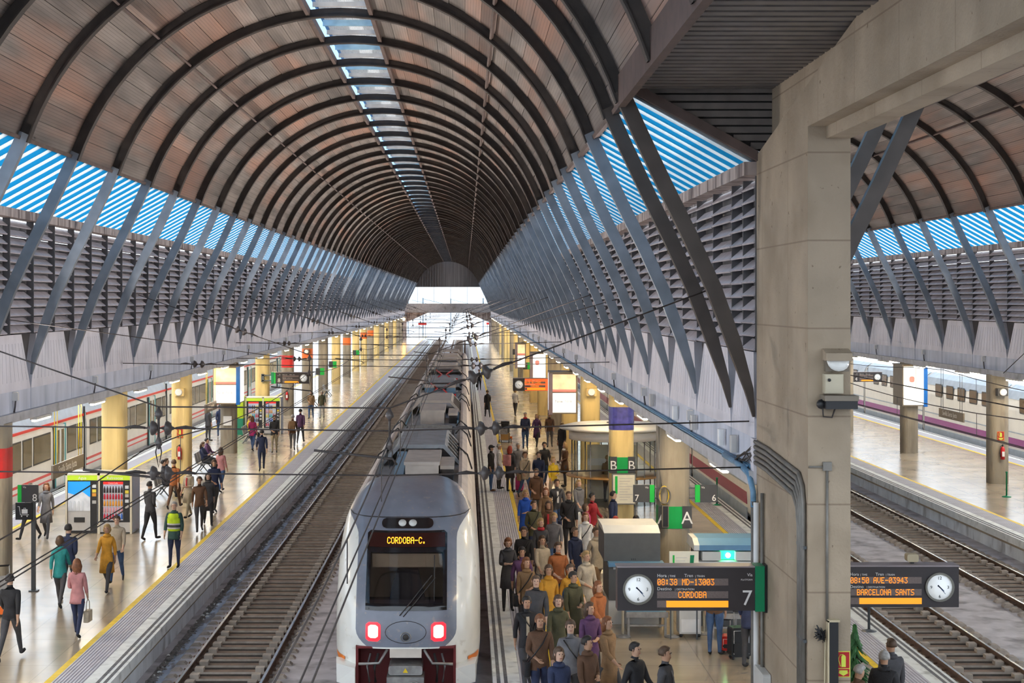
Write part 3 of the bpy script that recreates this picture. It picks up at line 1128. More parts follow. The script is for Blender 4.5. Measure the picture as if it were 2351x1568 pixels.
# ------------------------------------------------------------------ dot-matrix lettering
DOT = {'0': '0E1113151911 0E', '1': '040C040404040E', '3': '1F02040201110E', '4': '02060A121F0202', '5': '1F101E0101110E', '8': '0E11110E11110E',
       '9': '0E11110F01020C', 'A': '0E11111F111111', 'B': '1E11111E11111E', 'C': '0E11101010110E', 'D': '1C12111111121C', 'E': '1F10101E10101F',
       'L': '1010101010101F', 'M': '111B1515111111', 'N': '11111915131111', 'O': '0E11111111110E', 'R': '1E11111E141211', 'S': '0F10100E01011E',
       'T': '1F040404040404', 'V': '11111111110A04', '-': '0000001F000000', ':': '000C0C000C0C00', '.': '00000000000C0C', ' ': '00000000000000', '6': '0608101E11110E', '7': '1F010204080808', '2': '0E11010204081F'}


def dots(txt, x0, z0, y, p, m, parent, name='dot_lettering', bold=0.92, asp=.74):
    """5 x 7 dot letters facing -Y; p = dot pitch; x0, z0 = lower left corner"""
    b = MB()
    for i, ch in enumerate(txt):
        hx = DOT.get(ch, DOT[' ']).replace(' ', '')
        for r in range(7):
            bits = int(hx[2 * r:2 * r + 2], 16)
            for c in range(5):
                if bits >> (4 - c) & 1:
                    q = p * asp
                    x = x0 + (i * 6 + c) * q
                    z = z0 + (6 - r) * p
                    b.add([(x, y, z), (x + q * bold, y, z), (x + q * bold, y, z + p * bold), (x, y, z + p * bold)], [(0, 1, 2, 3)])
    return b.build(name, m, parent, kind='stuff')


M_led = flat('led_amber', (.5, .12, .01), emit=(1.0, .25, .010), estr=.80)
M_ledbar = flat('led_amber_bar', (.4, .12, .01), emit=(1.0, .30, .012), estr=.62)

# ------------------------------------------------------------------ the train standing in front
M_twhite = mat('train_white', (0.86, 0.85, 0.80), .28, var=.06, scale=2, coat=.4, dark=(.60, .56, .48), dscale=5, dlo=.6, dhi=.78)
M_tgrey = mat('train_mask_grey', (0.20, 0.215, 0.27), .35, var=.10, scale=3, coat=.3, dark=(.28, .26, .27), dscale=9, dlo=.62, dhi=.7)
M_tblk = mat('train_black_glass', (0.012, 0.010, 0.012), .12, var=.2, scale=3, coat=.3)
M_tdark = mat('train_underframe', (0.045, 0.04, 0.04), .7, var=.4, scale=6)
M_tsteel = mat('train_steel', (0.34, 0.33, 0.32), .45, metal=.5, var=.2, scale=8)
M_troof = mat('train_roof_pink_white', (0.66, 0.58, 0.53), .4, var=.08, scale=1.5, dark=(.50, .42, .37), dscale=2)
M_troofg = mat('train_roof_grey', (0.33, 0.36, 0.40), .5, var=.15, scale=2.5, dark=(.20, .20, .21), dscale=3)
M_tbeige = mat('train_fairing_beige', (0.58, 0.52, 0.47), .55, var=.12, scale=3)
M_tgrille = mat('train_grille', (0.06, 0.055, 0.06), .7)
M_tblue = flat('train_pipe_blue', (.18, .34, .50), .4)
M_torange = flat('train_stripe_orange', (.85, .22, .02), .4)
M_tpurple = flat('train_stripe_purple', (.22, .03, .16), .4)
M_cabw = flat('cab_wall', (.50, .42, .28), .7)
M_cabs = flat('cab_seat', (.03, .028, .03), .7)
M_tail = flat('tail_lamp_red', (1, .1, .1), emit=(1.0, .10, .07), estr=7.0)
M_tailr = flat('tail_lamp_rim', (.8, .02, .03), .3, emit=(1, .01, .02), estr=1.2)
M_hl = flat('head_lamp_glass', (.75, .75, .72), .15)
M_wscr = glassy('windscreen_glass', (.55, .52, .55), .10, .04)
TX, TY, TZ = -1.16, 30.15, -.53


def yf(h):
    pts = [(0.2, .10), (.9, .0), (1.4, .02), (1.9, .14), (2.5, .48), (3.0, .80), (3.2, .94), (3.5, 1.22), (3.7, 1.5), (3.9, 1.95), (4.02, 2.45), (4.08, 3.0)]
    for (a, b) in zip(pts, pts[1:]):
        if h <= b[0]:
            t = max(0, (h - a[0]) / (b[0] - a[0]))
            return a[1] + (b[1] - a[1]) * t
    return pts[-1][1]


def wd(h):
    pts = [(.2, 1.30), (.5, 1.42), (.9, 1.47), (1.6, 1.475), (2.4, 1.46), (2.9, 1.42), (3.3, 1.35), (3.5, 1.28), (3.7, 1.17), (3.9, .98), (4.02, .78), (4.08, .55)]
    for (a, b) in zip(pts, pts[1:]):
        if h <= b[0]:
            t = max(0, (h - a[0]) / (b[0] - a[0]))
            return a[1] + (b[1] - a[1]) * t
    return pts[-1][1]


YBK = 3.7


def surf(x, h):
    w = wd(h)
    a, n = yf(h), 3.2
    dpt = min(YBK, a + 2.0) - a
    k = min(1.0, abs(x) / w)
    return a + dpt * (1 - (1 - k ** n) ** (1 / n)) if k < 1 else a + dpt


def tp(x, y, h):
    return (TX + x, TY + y, TZ + h)


tr = empty('train', (TX, TY, TZ), 'white regional train with grey mask, amber display and two red tail lamps', 'train')


def maskb(h):
    if h > 3.5: return wd(h) * .985
    if h > 3.1: return .99 + (wd(3.5) * .985 - .99) * ((h - 3.1) / .4) ** 2.2
    if h < 1.125: return .95
    if h < 1.45: return .99 - .25 * max(0, (1.45 - h) / .33) ** 2
    return .99


LEV = [.35, .5, .65, .8, .95, 1.10, 1.13, 1.2, 1.28, 1.36, 1.45, 1.6, 1.75, 1.93, 2.1, 2.3, 2.5, 2.7, 2.86, 3.0, 3.1, 3.2, 3.3, 3.4, 3.47, 3.5, 3.6, 3.7, 3.8, 3.9, 3.96, 4.02, 4.06, 4.08]
nose = MB()
cols = None
for sgn in (1,):
    vs, NC = [], 0
    for h in LEV:
        w, mb = wd(h), min(maskb(h), wd(h) * .99)
        xs = [0, .25, .5, .74] if 1.9 < h < 2.9 else [0, mb * .25, mb * .5, mb * .76]
        xs = xs + [xs[3] + (mb - xs[3]) * .5, mb] + [mb + (w - mb) * math.sin(math.pi / 2 * k / 8) for k in range(1, 9)]
        row = [-x for x in xs[::-1][:-1]] + xs
        NC = len(row)
        for x in row:
            vs.append(tp(x, surf(x, h), h))
    ctr = NC // 2
    nf, nm_ = [], []
    for i in range(len(LEV) - 1):
        hm = (LEV[i] + LEV[i + 1]) / 2
        for j in range(NC - 1):
            cl_ = min(abs(j - ctr), abs(j + 1 - ctr))       # column index from the centre line
            mask = cl_ < 5
            if 1.93 <= hm <= 2.86 and cl_ < 3: continue        # windscreen opening
            if hm < 1.10 and cl_ < 5: continue                 # coupler bay
            m = 1 if (hm > 3.5 or (mask and hm > 1.12)) else 0
            nf.append((i * NC + j, i * NC + j + 1, (i + 1) * NC + j + 1, (i + 1) * NC + j)); nm_.append(m)
    i = len(LEV) - 1
    nf.append(tuple(i * NC + j for j in range(NC))); nm_.append(1)
    nose.add(vs, nf, 0, True)
    nose.m = nm_
nose.build('nose_shell', [M_twhite, M_tgrey], tr)
bm_ = None


def patch(x0, x1, h0, h1, off, nx=8, nh=8, rnd=0.0):
    b = MB()
    vs = []
    for i in range(nh + 1):
        for j in range(nx + 1):
            h = h0 + (h1 - h0) * i / nh
            a, c = x0, x1
            if rnd:
                e = min(h - h0, h1 - h)
                if e < rnd:
                    ins = rnd - math.sqrt(max(0, rnd * rnd - (rnd - e) ** 2))
                    a, c = x0 + ins, x1 - ins
            x = a + (c - a) * j / nx
            vs.append(tp(x, surf(x, h) - off, h + off * .3))
    fs = [(i * (nx + 1) + j, i * (nx + 1) + j + 1, (i + 1) * (nx + 1) + j + 1, (i + 1) * (nx + 1) + j) for i in range(nh) for j in range(nx)]
    return b.add(vs, fs, 0, True)


# black windscreen surround in four bars, then the glass
fr = patch(-.80, .80, 2.86, 3.26, .010, rnd=.06)
for a in ((-.80, -.72, 1.84, 2.9), (.72, .80, 1.84, 2.9), (-.80, .80, 1.82, 1.95)):
    q = patch(*a, .011)
    fr.add(q.v, q.f, 0, True)
fr.build('windscreen_surround', M_tblk, tr)
ws = patch(-.745, .745, 1.93, 2.87, -.004, rnd=.04).build('windscreen', M_wscr, tr)
cab = MB().box(TX - 1.0, TX + 1.0, TY + 2.4, TY + 2.5, TZ + 1.2, TZ + 3.3)
cab.box(TX - 1.0, TX + 1.0, TY + .55, TY + 2.4, TZ + 1.60, TZ + 1.66, 1)
cab.build('cab_back_wall', [M_cabw, M_cabs], tr)
MB().prism([(TX - .70, TZ + 2.55), (TX + .70, TZ + 2.55), (TX + .70, TZ + 2.82), (TX - .70, TZ + 2.82)], 'y', TY + .86, TY + .88).build('sun_blind', flat('sun_blind', (.62, .50, .30), .8), tr)
MB().prism([(TX - .42, TZ + 1.66), (TX + .38, TZ + 1.66), (TX + .26, TZ + 2.2), (TX + .2, TZ + 2.42), (TX - .22, TZ + 2.42), (TX - .3, TZ + 2.2)], 'y', TY + 1.3, TY + 1.5).build('driver_seat', M_cabs, tr)
MB().box(TX - .95, TX + .95, TY + .35, TY + .75, TZ + 1.70, TZ + 1.92).build('driver_desk', flat('cab_desk', (.10, .085, .10), .6), tr)
# display above the windscreen
patch(-.76, .76, 2.96, 3.22, .016).build('destination_display', flat('display_maroon', (.035, .008, .006), .25), tr)
b = MB()
txt = 'CORDOBA-C.'
p = .0125
for i, ch in enumerate(txt):
    hx = DOT[ch].replace(' ', '')
    for r in range(7):
        bits = int(hx[2 * r:2 * r + 2], 16)
        for c in range(5):
            if bits >> (4 - c) & 1:
                x = -.40 + (i * 6 + c) * p * 1.05
                h = 3.03 + (6 - r) * p * 1.35
                vs = [tp(xx, surf(xx, hh) - .022, hh) for xx, hh in ((x, h), (x + p, h), (x + p, h + p * 1.3), (x, h + p * 1.3))]
                b.add(vs, [(0, 1, 2, 3)])
b.build('destination_lettering', flat('led_train', (1, .4, .02), emit=(1, .28, .012), estr=2.2), tr, kind='stuff')
# top lamp cluster
oval = MB()
n = 24
vs = []
for k in range(n):
    t = 2 * math.pi * k / n
    x = .52 * math.copysign(abs(math.cos(t)) ** .7, math.cos(t))
    h = 3.44 + .13 * math.copysign(abs(math.sin(t)) ** .8, math.sin(t)) - .03
    vs.append(tp(x, surf(x, h) - .012, h))
patch(-.52, .52, 3.30, 3.485, .016, 14, 8, rnd=.092).build('top_lamp_panel', M_tblk, tr)
for s in (-1, 1):
    x = s * .105
    h = 3.395
    hd = MB()
    M = Matrix.Rotation(R(90 - 40), 3, 'X')
    hd.lathe([(.001, .0), (.075, .0), (.080, .02), (.001, .025)], tp(x, surf(x, h) - .024, h), 16, M=Matrix.Rotation(R(50), 3, 'X'))
    hd.build('head_lamp', M_hl, tr)
for s in (-1, 1):
    rim = patch(s * .64 - .145, s * .64 + .145, 1.24, 1.60, .012, rnd=.06).build('tail_lamp_rim', M_tailr, tr)
    patch(s * .64 - .10, s * .64 + .10, 1.30, 1.55, .020, rnd=.05).build('tail_lamp', M_tail, tr, label='glowing red tail lamp')
# hatch ring, tow eye and wiper
for (cx, ch, rx, rh, tk, nm) in ((0, 1.42, .40, .21, .006, 'hatch_ring'), (0, 1.33, .10, .085, .012, 'tow_eye_ring')):
    pts = []
    for k in range(25):
        t = 2 * math.pi * k / 24
        x, h = cx + rx * math.cos(t), ch + rh * math.sin(t)
        pts.append(tp(x, surf(x, h) - .008, h))
    MB().tube(pts, tk, 4, cap=False).build(nm, M_tdark if nm == 'hatch_ring' else M_tsteel, tr)
MB().lathe([(.001, 0), (.06, 0), (.06, .02), (.001, .02)], tp(0, surf(0, 1.33) - .012, 1.33), 14, M=Matrix.Rotation(R(90), 3, 'X')).build('tow_eye', M_tdark, tr)
wp = []
for t in range(9):
    x, h = -.12 + .62 * t / 8, 1.74 + .72 * t / 8
    wp.append(tp(x, surf(x, h) - .05, h))
wipe = MB().tube(wp, .012, 5)
wp2 = [tp(-.05 + .62 * t / 8, surf(-.05 + .62 * t / 8, 1.72 + .70 * t / 8) - .055, 1.72 + .70 * t / 8) for t in range(9)]
wipe.tube(wp2, .010, 5)
wipe.tube([tp(.55, surf(.55, h) - .04, h) for h in (2.0, 2.25, 2.5, 2.82)], .010, 5)
wipe.build('wiper', M_tdark, tr)
# seam line under the roof cap
sm = [tp(x, surf(x, 3.5) - .004, 3.5) for x in [-1.27 + 2.54 * k / 24 for k in range(25)]]
MB().tube(sm, .010, 4).build('roof_seam', M_tdark, tr)
# coupler bay
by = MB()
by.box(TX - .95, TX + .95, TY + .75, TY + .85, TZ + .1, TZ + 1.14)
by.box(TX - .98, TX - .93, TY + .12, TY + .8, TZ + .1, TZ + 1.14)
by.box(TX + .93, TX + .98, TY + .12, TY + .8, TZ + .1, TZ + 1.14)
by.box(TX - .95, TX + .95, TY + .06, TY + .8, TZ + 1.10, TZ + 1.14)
by.build('coupler_bay', flat('bay_maroon_glow', (.16, .012, .014), .5), tr)  # maroon lining also carries the tail lamps' red glow in its colour
MB().box(TX - .31, TX + .31, TY + .0, TY + .45, TZ + .93, TZ + 1.10).build('bay_plate', M_cream, tr)
for s in (-1, 1):
    MB().tube([tp(s * .36, .05, 1.08), tp(s * .52, .02, .82), tp(s * .92, .05, .80)], .03, 5).build('bay_strut', M_tsteel, tr)
    MB().tube([tp(s * .55, .3, .95), tp(s * .62, .2, .7), tp(s * .60, .25, .4)], .028, 6).build('brake_hose', M_tdark, tr)
    MB().tube([tp(s * .70, .3, .95), tp(s * .76, .2, .72), tp(s * .72, .25, .4)], .022, 6).build('brake_hose', M_tsteel, tr)
cp = empty('coupler', (0, 0, 0)); cp.parent = tr
MB().rbox(TX - .33, TX + .33, TY - .12, TY + .6, TZ + .62, TZ + .80, .05, axis='y').build('coupler_hood', M_tsteel, cp)
MB().box(TX - .36, TX + .36, TY - .22, TY + .3, TZ + .18, TZ + .60).build('coupler_head', M_tsteel, cp)
MB().lathe([(.001, 0), (.07, 0), (.12, .10), (.001, .22)], tp(-.16, -.22, .40), 14, M=Matrix.Rotation(R(90), 3, 'X')).build('coupler_cone', M_hl, cp)
MB().lathe([(.14, 0), (.14, .05), (.11, .05), (.10, .0)], tp(.17, -.22, .40), 14, M=Matrix.Rotation(R(90), 3, 'X')).build('coupler_cup', M_tsteel, cp)
MB().prism([(TX - .05, TZ + .67), (TX + .05, TZ + .67), (TX, TZ + .76)], 'y', TY - .135, TY - .125).build('warning_triangle', M_yel, cp)
for s in (-1, 1):
    b = MB()
    vs = []
    for (x, y, h) in ((.98, -.10, .75), (1.36, .12, .80), (1.36, .18, .42), (.98, -.10, .38), (.98, .5, .78), (1.40, .6, .82), (1.38, .6, .40), (.98, .5, .36)):
        vs.append(tp(s * x, y, h))
    b.add(vs, [(0, 1, 2, 3), (4, 7, 6, 5), (0, 4, 5, 1), (3, 2, 6, 7), (1, 5, 6, 2), (0, 3, 7, 4)])
    b.build('corner_bumper', M_twhite, tr)
    for (h0, h1, m, nm) in ((.74, .86, M_torange, 'orange_stripe'), (.48, .68, M_tpurple, 'purple_stripe')):
        e_ = min(wd(h0), wd(h1)) * .985
        a, d = (1.22, e_) if s > 0 else (-e_, -1.22)
        patch(a, d, h0, h1, .03 if nm == 'orange_stripe' else .035).build(nm, m, tr)

# body behind the nose: side walls with cheeks and an equipment well in the roof
PROF = [(1.20, .30), (1.40, .45), (1.47, .9), (1.475, 1.7), (1.46, 2.4), (1.42, 2.9), (1.33, 3.35), (1.22, 3.62), (1.08, 3.74), (1.0, 3.74), (1.0, 3.50)]
CARS = [(3.2, 20.2), (20.9, 38.6), (39.3, 57.0), (57.7, 75.4), (76.1, 94.0)]
for ci, (ya, yb) in enumerate(CARS):
    car = empty('carriage', (0, 0, 0)); car.parent = tr
    half = [(TX + x, TZ + h) for (x, h) in PROF] + [(TX - x, TZ + h) for (x, h) in PROF[::-1]]
    MB().prism(half, 'y', TY + ya, TY + yb).build('body_shell', M_troof if ci else M_troof, car)
    for s in (-1, 1):
        x = TX + s * 1.478
        MB().box(min(x, x - s * .02), max(x, x - s * .02), TY + ya + .2, TY + yb - .1, TZ + .5, TZ + .68).build('purple_band', M_tpurple, car)
        MB().box(min(x, x + s * .004), max(x, x + s * .004), TY + ya + 1.0, TY + yb - .6, TZ + 1.75, TZ + 2.55).build('window_band', M_tblk, car)
        # cheek grilles
        for yy in (ya + 5.5, ya + 13.5):
            me = MB()
            for q in range(6):
                y0 = TY + yy + q * .22
                vs = []
                for (xx, h) in ((1.385, 3.02), (1.30, 3.38)):
                    for dy in (0, .13):
                        vs.append((TX + s * (xx + .012), y0 + dy, TZ + h))
                me.add(vs, [(0, 1, 3, 2)])
            me.build('cheek_grille', M_tgrille, car, kind='stuff')
    if ci:
        MB().box(TX - 1.25, TX + 1.25, TY + ya - .72, TY + ya + .02, TZ + .5, TZ + 3.4).build('gangway', M_tdark, car)


def fairing(y, L, hgt=.46, m=M_tbeige, nm='roof_fairing'):
    """bevelled hood across the roof: raised flat middle, sloping wings with slots"""
    q = empty(nm, (0, 0, 0)); q.parent = tr
    pr = [(TX - 1.06, TZ + 3.58), (TX - .62, TZ + 3.58 + hgt), (TX + .62, TZ + 3.58 + hgt), (TX + 1.06, TZ + 3.58), (TX + 1.0, TZ + 3.54), (TX + .58, TZ + 3.48 + hgt),
          (TX - .58, TZ + 3.48 + hgt), (TX - 1.0, TZ + 3.54)]
    MB().prism(pr, 'y', TY + y, TY + y + L).build('hood', m, q)
    for s in (-1, 1):
        sl = MB()
        for k in range(5):
            yy = TY + y + .25 + k * (L - .5) / 5
            vs = []
            for (xx, hh) in ((.70, 3.58 + hgt * .82), (.98, 3.58 + hgt * .2)):
                for dy in (0, (L - .5) / 11):
                    vs.append((TX + s * (xx + .012), yy + dy, TZ + hh + .012))
            sl.add(vs, [(0, 1, 3, 2)])
        sl.build('slots', M_tgrille, q, kind='stuff')
    return q


def acbox(y, w=.52, L=2.2, hh=.42, m=M_tbeige, dx=0.0):
    q = empty('roof_unit', (0, 0, 0)); q.parent = tr
    MB().rbox(TX + dx - w, TX + dx + w, TY + y, TY + y + L, TZ + 3.5, TZ + 3.5 + hh, .04, axis='y').build('casing', m, q)
    MB().box(TX + dx - w - .03, TX + dx + w + .03, TY + y - .03, TY + y + L + .03, TZ + 3.5 + hh - .06, TZ + 3.5 + hh + .02).build('lid', M_tbeige, q)
    return q


def grille(y, L, rows=9):
    q = empty('roof_grille', (0, 0, 0)); q.parent = tr
    MB().box(TX - .80, TX + .80, TY + y, TY + y + L, TZ + 3.5, TZ + 3.66).build('tray', M_tdark, q)
    me = MB().cbox((0, 0, 0), (1.46, .10, .05)).mesh('slat', [M_tsteel])
    for k in range(rows):
        inst('slat', me, q, (TX - wpos(q).x, TY + y + .2 + k * (L - .4) / (rows - 1) - wpos(q).y, TZ + 3.69 - wpos(q).z))


def rigrail(y, L):
    for s in (-1, 1):
        MB().tube([tp(s * .9, y, 3.62), tp(s * .9, y + L, 3.62)], .03, 5).build('roof_conduit', M_tblue, tr)


MB().box(TX - .99, TX + .99, TY + 3.2, TY + 93.9, TZ + 3.44, TZ + 3.52).build('roof_deck', M_troofg, tr)
# items of the first carriages, one after another
MB().box(TX - .55, TX + .55, TY + 3.9, TY + 5.6, TZ + 3.52, TZ + 3.66).build('deck_plate', M_troofg, tr)
for s in (-1, 1):
    b = MB()
    for k in range(7):
        b.box(TX + s * .72 - .16, TX + s * .72 + .16, TY + 4.0 + k * .2, TY + 4.1 + k * .2, TZ + 3.52, TZ + 3.6)
    b.build('cooling_fins', M_tsteel, tr, kind='stuff')
for k in range(3):
    MB().tube([tp(-.7 + k * .12, 6.2, 3.58), tp(-.3 + k * .1, 6.5 + k * .2, 3.66), tp(.2 + k * .1, 6.3 + k * .1, 3.6), tp(.65, 6.6 + k * .1, 3.58)], .025, 5).build('roof_cable', M_tblue, tr)
acbox(7.0, .40, 3.0, .50, dx=.12)
acbox(7.4, .14, 2.2, .36, M_tdark, dx=.72)
MB().prism([(TY + 7.2, TZ + 3.52), (TY + 10.3, TZ + 3.52), (TY + 10.3, TZ + 3.95)], 'x', TX - .60, TX - .36).build('air_duct', M_tblue, tr)
fairing(10.8, 5.2, .50, M_troofg)
grille(17.0, 5.0)
MB().box(TX - .5, TX + .5, TY + 16.4, TY + 16.8, TZ + 3.5, TZ + 3.7).build('roof_step', M_tbeige, tr)
acbox(24.5, .42, 3.5, .5)
acbox(25.0, .14, 2.6, .36, M_tdark, dx=.72)
fairing(29.0, 5.0, .5)
rigrail(23, 6)
acbox(41.0, .20, 3.0, .45, M_tblue, dx=-.5)
acbox(41.0, .20, 3.0, .45, M_tblue, dx=.5)
fairing(45.5, 3.0, .42, M_troofg)
fairing(61.5, 4.5, .5, M_tbeige)
acbox(67.0, .7, 3.2, .4)
fairing(71.5, 3.5, .5)
fairing(78.5, 4.0, .5)
acbox(84.0, .6, 3.0, .42)
fairing(88.5, 4.5, .5)
for yy in (39.0, 53.0):
    pg = empty('pantograph', (0, 0, 0)); pg.parent = tr
    for s in (-1, 1):
        MB().tube([tp(s * .5, yy, 3.62), tp(s * .12, yy + 2.0, 3.85), tp(s * .45, yy + 3.6, 4.0)], .035, 6).build('arm', M_red, pg)
        MB().tube([tp(s * .7, yy + .2, 3.5), tp(s * .7, yy + .2, 3.72)], .05, 8).build('insulator', M_red, pg)
    MB().tube([tp(-.8, yy + 3.6, 4.0), tp(.8, yy + 3.6, 4.0)], .03, 6).build('head_bar', M_tdark, pg)
    MB().tube([tp(-.8, yy + 3.9, 4.0), tp(.8, yy + 3.9, 4.0)], .03, 6).build('head_bar', M_tdark, pg)
    MB().tube([tp(-.55, yy + .2, 3.66), tp(.55, yy + .2, 3.66)], .04, 6).build('base_bar', M_red, pg)
# curved cables lying over the cheeks
for yy in (13.0, 19.5, 22.6, 34.8, 38.0, 46.0, 58.0):
    for s in (-1, 1):
        MB().tube([tp(s * .85, yy, 3.62), tp(s * 1.0, yy, 3.80), tp(s * 1.22, yy - .6, 3.66), tp(s * 1.34, yy - 1.6, 3.38)], .022, 5).build('cheek_cable', M_tdark, tr)
# ------------------------------------------------------------------ trains standing at the other platforms
M_cwhite = mat('commuter_white', (0.78, 0.77, 0.74), .3, var=.05, scale=1.5)
M_cred = flat('commuter_red', (.70, .035, .025), .35)
M_cgrey = mat('commuter_roof', (.36, .43, .52), .5, var=.1, scale=2)
M_win = mat('lit_window', (.055, .048, .035), .10, var=.6, scale=1.1, stretch=(1, 1, .6), emit=(.9, .62, .22), estr=.035)
M_winfr = flat('window_frame', (.03, .03, .03), .4)
M_teal = flat('door_teal', (.10, .38, .42), .35)
M_doorw = flat('door_white', (.70, .72, .72), .35)
M_maroon = flat('maroon_band', (.34, .03, .085), .35)
M_purple = flat('purple_band', (.30, .04, .24), .35)
M_bogie = mat('bogie', (.075, .06, .05), .7, var=.4, scale=5)
M_brown = flat('window_brown', (.16, .10, .05), .2)


def side_train(name, xs, sd, y0, y1, label, style):
    """train whose visible side wall stands at xs and faces sd (+1: +X); built carriage by carriage"""
    t = empty(name, (xs - sd * 1.47, y0, -.53), label, 'train')
    L = 18.0 if style == 'c' else 13.2
    y = y0
    xc = xs - sd * 1.47
    pr = [(1.30, .35), (1.44, .6), (1.47, 1.2), (1.47, 2.6), (1.42, 3.1), (1.25, 3.5), (.9, 3.75), (0, 3.85)]
    poly = [(xc + x, -.53 + h) for (x, h) in pr] + [(xc - x, -.53 + h) for (x, h) in pr[-2::-1]]
    while y < y1 - 2:
        ye = min(y + L - .5, y1)
        car = empty('carriage', (0, 0, 0)); car.parent = t; car.location = (0, y - y0, 0)
        MB().prism(poly, 'y', y, ye).build('body_shell', M_cwhite, car)
        if ye + .6 < y1: MB().box(xc - 1.2, xc + 1.2, ye, ye + .5, 0, 2.9).build('gangway', M_winfr, car)

        def band(nm, z0, z1, m, d=.006, a=y, b=ye):
            q = sorted((xs - sd * .03, xs + sd * d))
            MB().box(q[0], q[1], a, b, z0, z1).build(nm, m, car)
        # roof skin
        pr2 = [(1.42 + .01, 3.12), (1.26, 3.52), (.9, 3.77)]
        vs = [(xc + sd * x, yy, -.53 + h + .012) for yy in (y, ye) for (x, h) in pr2]
        MB().add(vs, [(0, 1, 4, 3), (1, 2, 5, 4)]).build('roof_skin', M_cgrey, car)
        if style == 'c':
            band('red_band', 2.50, 2.60, M_cred)
            band('red_band', .58, .68, M_cred)
            band('red_band', .36, .42, M_cred)
            for (dc) in (4.5, 13.5):
                d = empty('door', (0, 0, 0)); d.parent = car
                if y + dc + .8 > ye: continue
                for s in (-1, 1):
                    q = sorted((xs, xs + sd * .05))
                    ya, yb = sorted((y + dc, y + dc + s * .68))
                    MB().box(q[0], q[1], ya + .01, yb - .01, .05, 2.42).build('leaf', M_doorw, d)
                    MB().box(q[0] + (.045 if sd > 0 else -.01), q[1] + (.01 if sd > 0 else -.045), ya + .16, yb - .16, .95, 2.25).build('pane', M_win, d)
                    yj = y + dc + s * .74
                    MB().box(q[0], q[1] if sd < 0 else q[1] + .02, yj - .06, yj + .06, .02, 2.46).build('jamb', M_teal, d)
                MB().box(q[0], q[1], y + dc - .9, y + dc - .80, .0, 2.46).build('jamb_shadow', M_winfr, d)
            for (w0, w1) in ((.5, 1.7), (1.9, 3.3), (5.8, 8.2), (8.4, 9.6), (9.8, 12.2), (14.7, 16.2), (16.4, 17.2)):
                if y + w1 > ye: continue
                q = sorted((xs, xs + sd * .014))
                w = empty('window', (0, 0, 0)); w.parent = car
                MB().box(q[0], q[1], y + w0, y + w1, 1.18, 2.26).build('window_frame', M_winfr, w)
                q = sorted((xs, xs + sd * .02))
                MB().box(q[0], q[1], y + w0 + .05, y + w1 - .05, 1.24, 2.20).build('pane', M_win, w)
            band('black_post', -.1, 2.9, M_winfr, .05, ye - .05, ye)
        else:
            m = M_maroon if style == 'm' else M_purple
            band('colour_band', .32, .74, m)
            band('grey_line', .98, 1.04, M_cgrey)
            k = 0
            wy = y + 1.6
            while wy < ye - 1.6:
                q = sorted((xs, xs + sd * .014))
                w = empty('window', (0, 0, 0)); w.parent = car
                MB().rbox(q[0], q[1], wy, wy + 1.25, 1.98, 2.72, .1, axis='x').build('window_frame', M_winfr, w)
                q = sorted((xs, xs + sd * .022))
                MB().rbox(q[0], q[1], wy + .06, wy + 1.19, 2.04, 2.66, .08, axis='x').build('pane', M_brown, w)
                wy += 1.95 if style == 'p' else 1.9
            band('skirt', -.25, .20, M_cgrey)
        for bo in (y + 2.2, ye - 2.2):
            bg = empty('bogie', (0, 0, 0)); bg.parent = car
            MB().box(xs - sd * .5 - .1, xs - sd * .5 + .35, bo - 1.3, bo + 1.3, -.38, -.12).build('bogie_frame', M_bogie, bg)
            for s in (-1, 1):
                MB().lathe([(.001, -.06), (.40, -.06), (.40, .06), (.001, .06)], (xs - sd * .68, bo + s * .95, -.13), 14, M=Matrix.Rotation(R(90), 3, 'Y')).build('wheel', M_bogie, bg)
                MB().lathe([(.001, -.08), (.13, -.08), (.13, .08), (.001, .08)], (xs - sd * .3, bo + s * .5, -.1), 10, M=Matrix.Rotation(R(90), 3, 'Y')).build('damper', M_tsteel, bg)
        y += L
    return t


side_train('train', -16.13, 1, 30.0, 140.0, 'white commuter train with thin red stripes beyond the left platform', 'c')
tm = side_train('train', 9.75, -1, 53.6, 170.0, 'white high speed train with maroon band behind the big pillar', 'm')
side_train('train', 26.45, -1, 50.0, 150.0, 'white train with small brown windows and purple band at far right', 'p')

# streamlined nose of the maroon banded train
xc = 9.75 + 1.47
nb_ = MB()
pr = [(1.30, .35), (1.44, .6), (1.47, 1.2), (1.47, 2.6), (1.42, 3.1), (1.25, 3.5), (.9, 3.75), (0, 3.85)]
ring = [(x, h) for (x, h) in pr] + [(-x, h) for (x, h) in pr[-2::-1]]
vs, NR = [], len(ring)
ST = [(0, 1, 1), (-.9, .97, .94), (-1.8, .90, .78), (-2.5, .76, .56), (-2.9, .55, .38), (-3.05, .25, .30)]
for (dy, sx, sz) in ST:
    vs += [(xc + x * sx, 53.6 + dy, -.53 + .35 + (h - .35) * sz) for (x, h) in ring]
fs = [(i * NR + j, i * NR + (j + 1) % NR, (i + 1) * NR + (j + 1) % NR, (i + 1) * NR + j) for i in range(len(ST) - 1) for j in range(NR)]
fs.append(tuple((len(ST) - 1) * NR + j for j in range(NR)))
nb_.add(vs, fs, 0, True).build('nose', M_cwhite, tm)
b = MB()
vs = []
for (dy, sx, sz) in ST[1:4]:
    vs += [(xc + x * sx, 53.6 + dy - .03, -.53 + .35 + (h - .35) * sz + .02) for (x, h) in ((-.75, 3.70), (0, 3.86), (.75, 3.70))]
b.add(vs, [(0, 1, 4, 3), (1, 2, 5, 4), (3, 4, 7, 6), (4, 5, 8, 7)], 0, True).build('cab_window', M_winfr, tm)
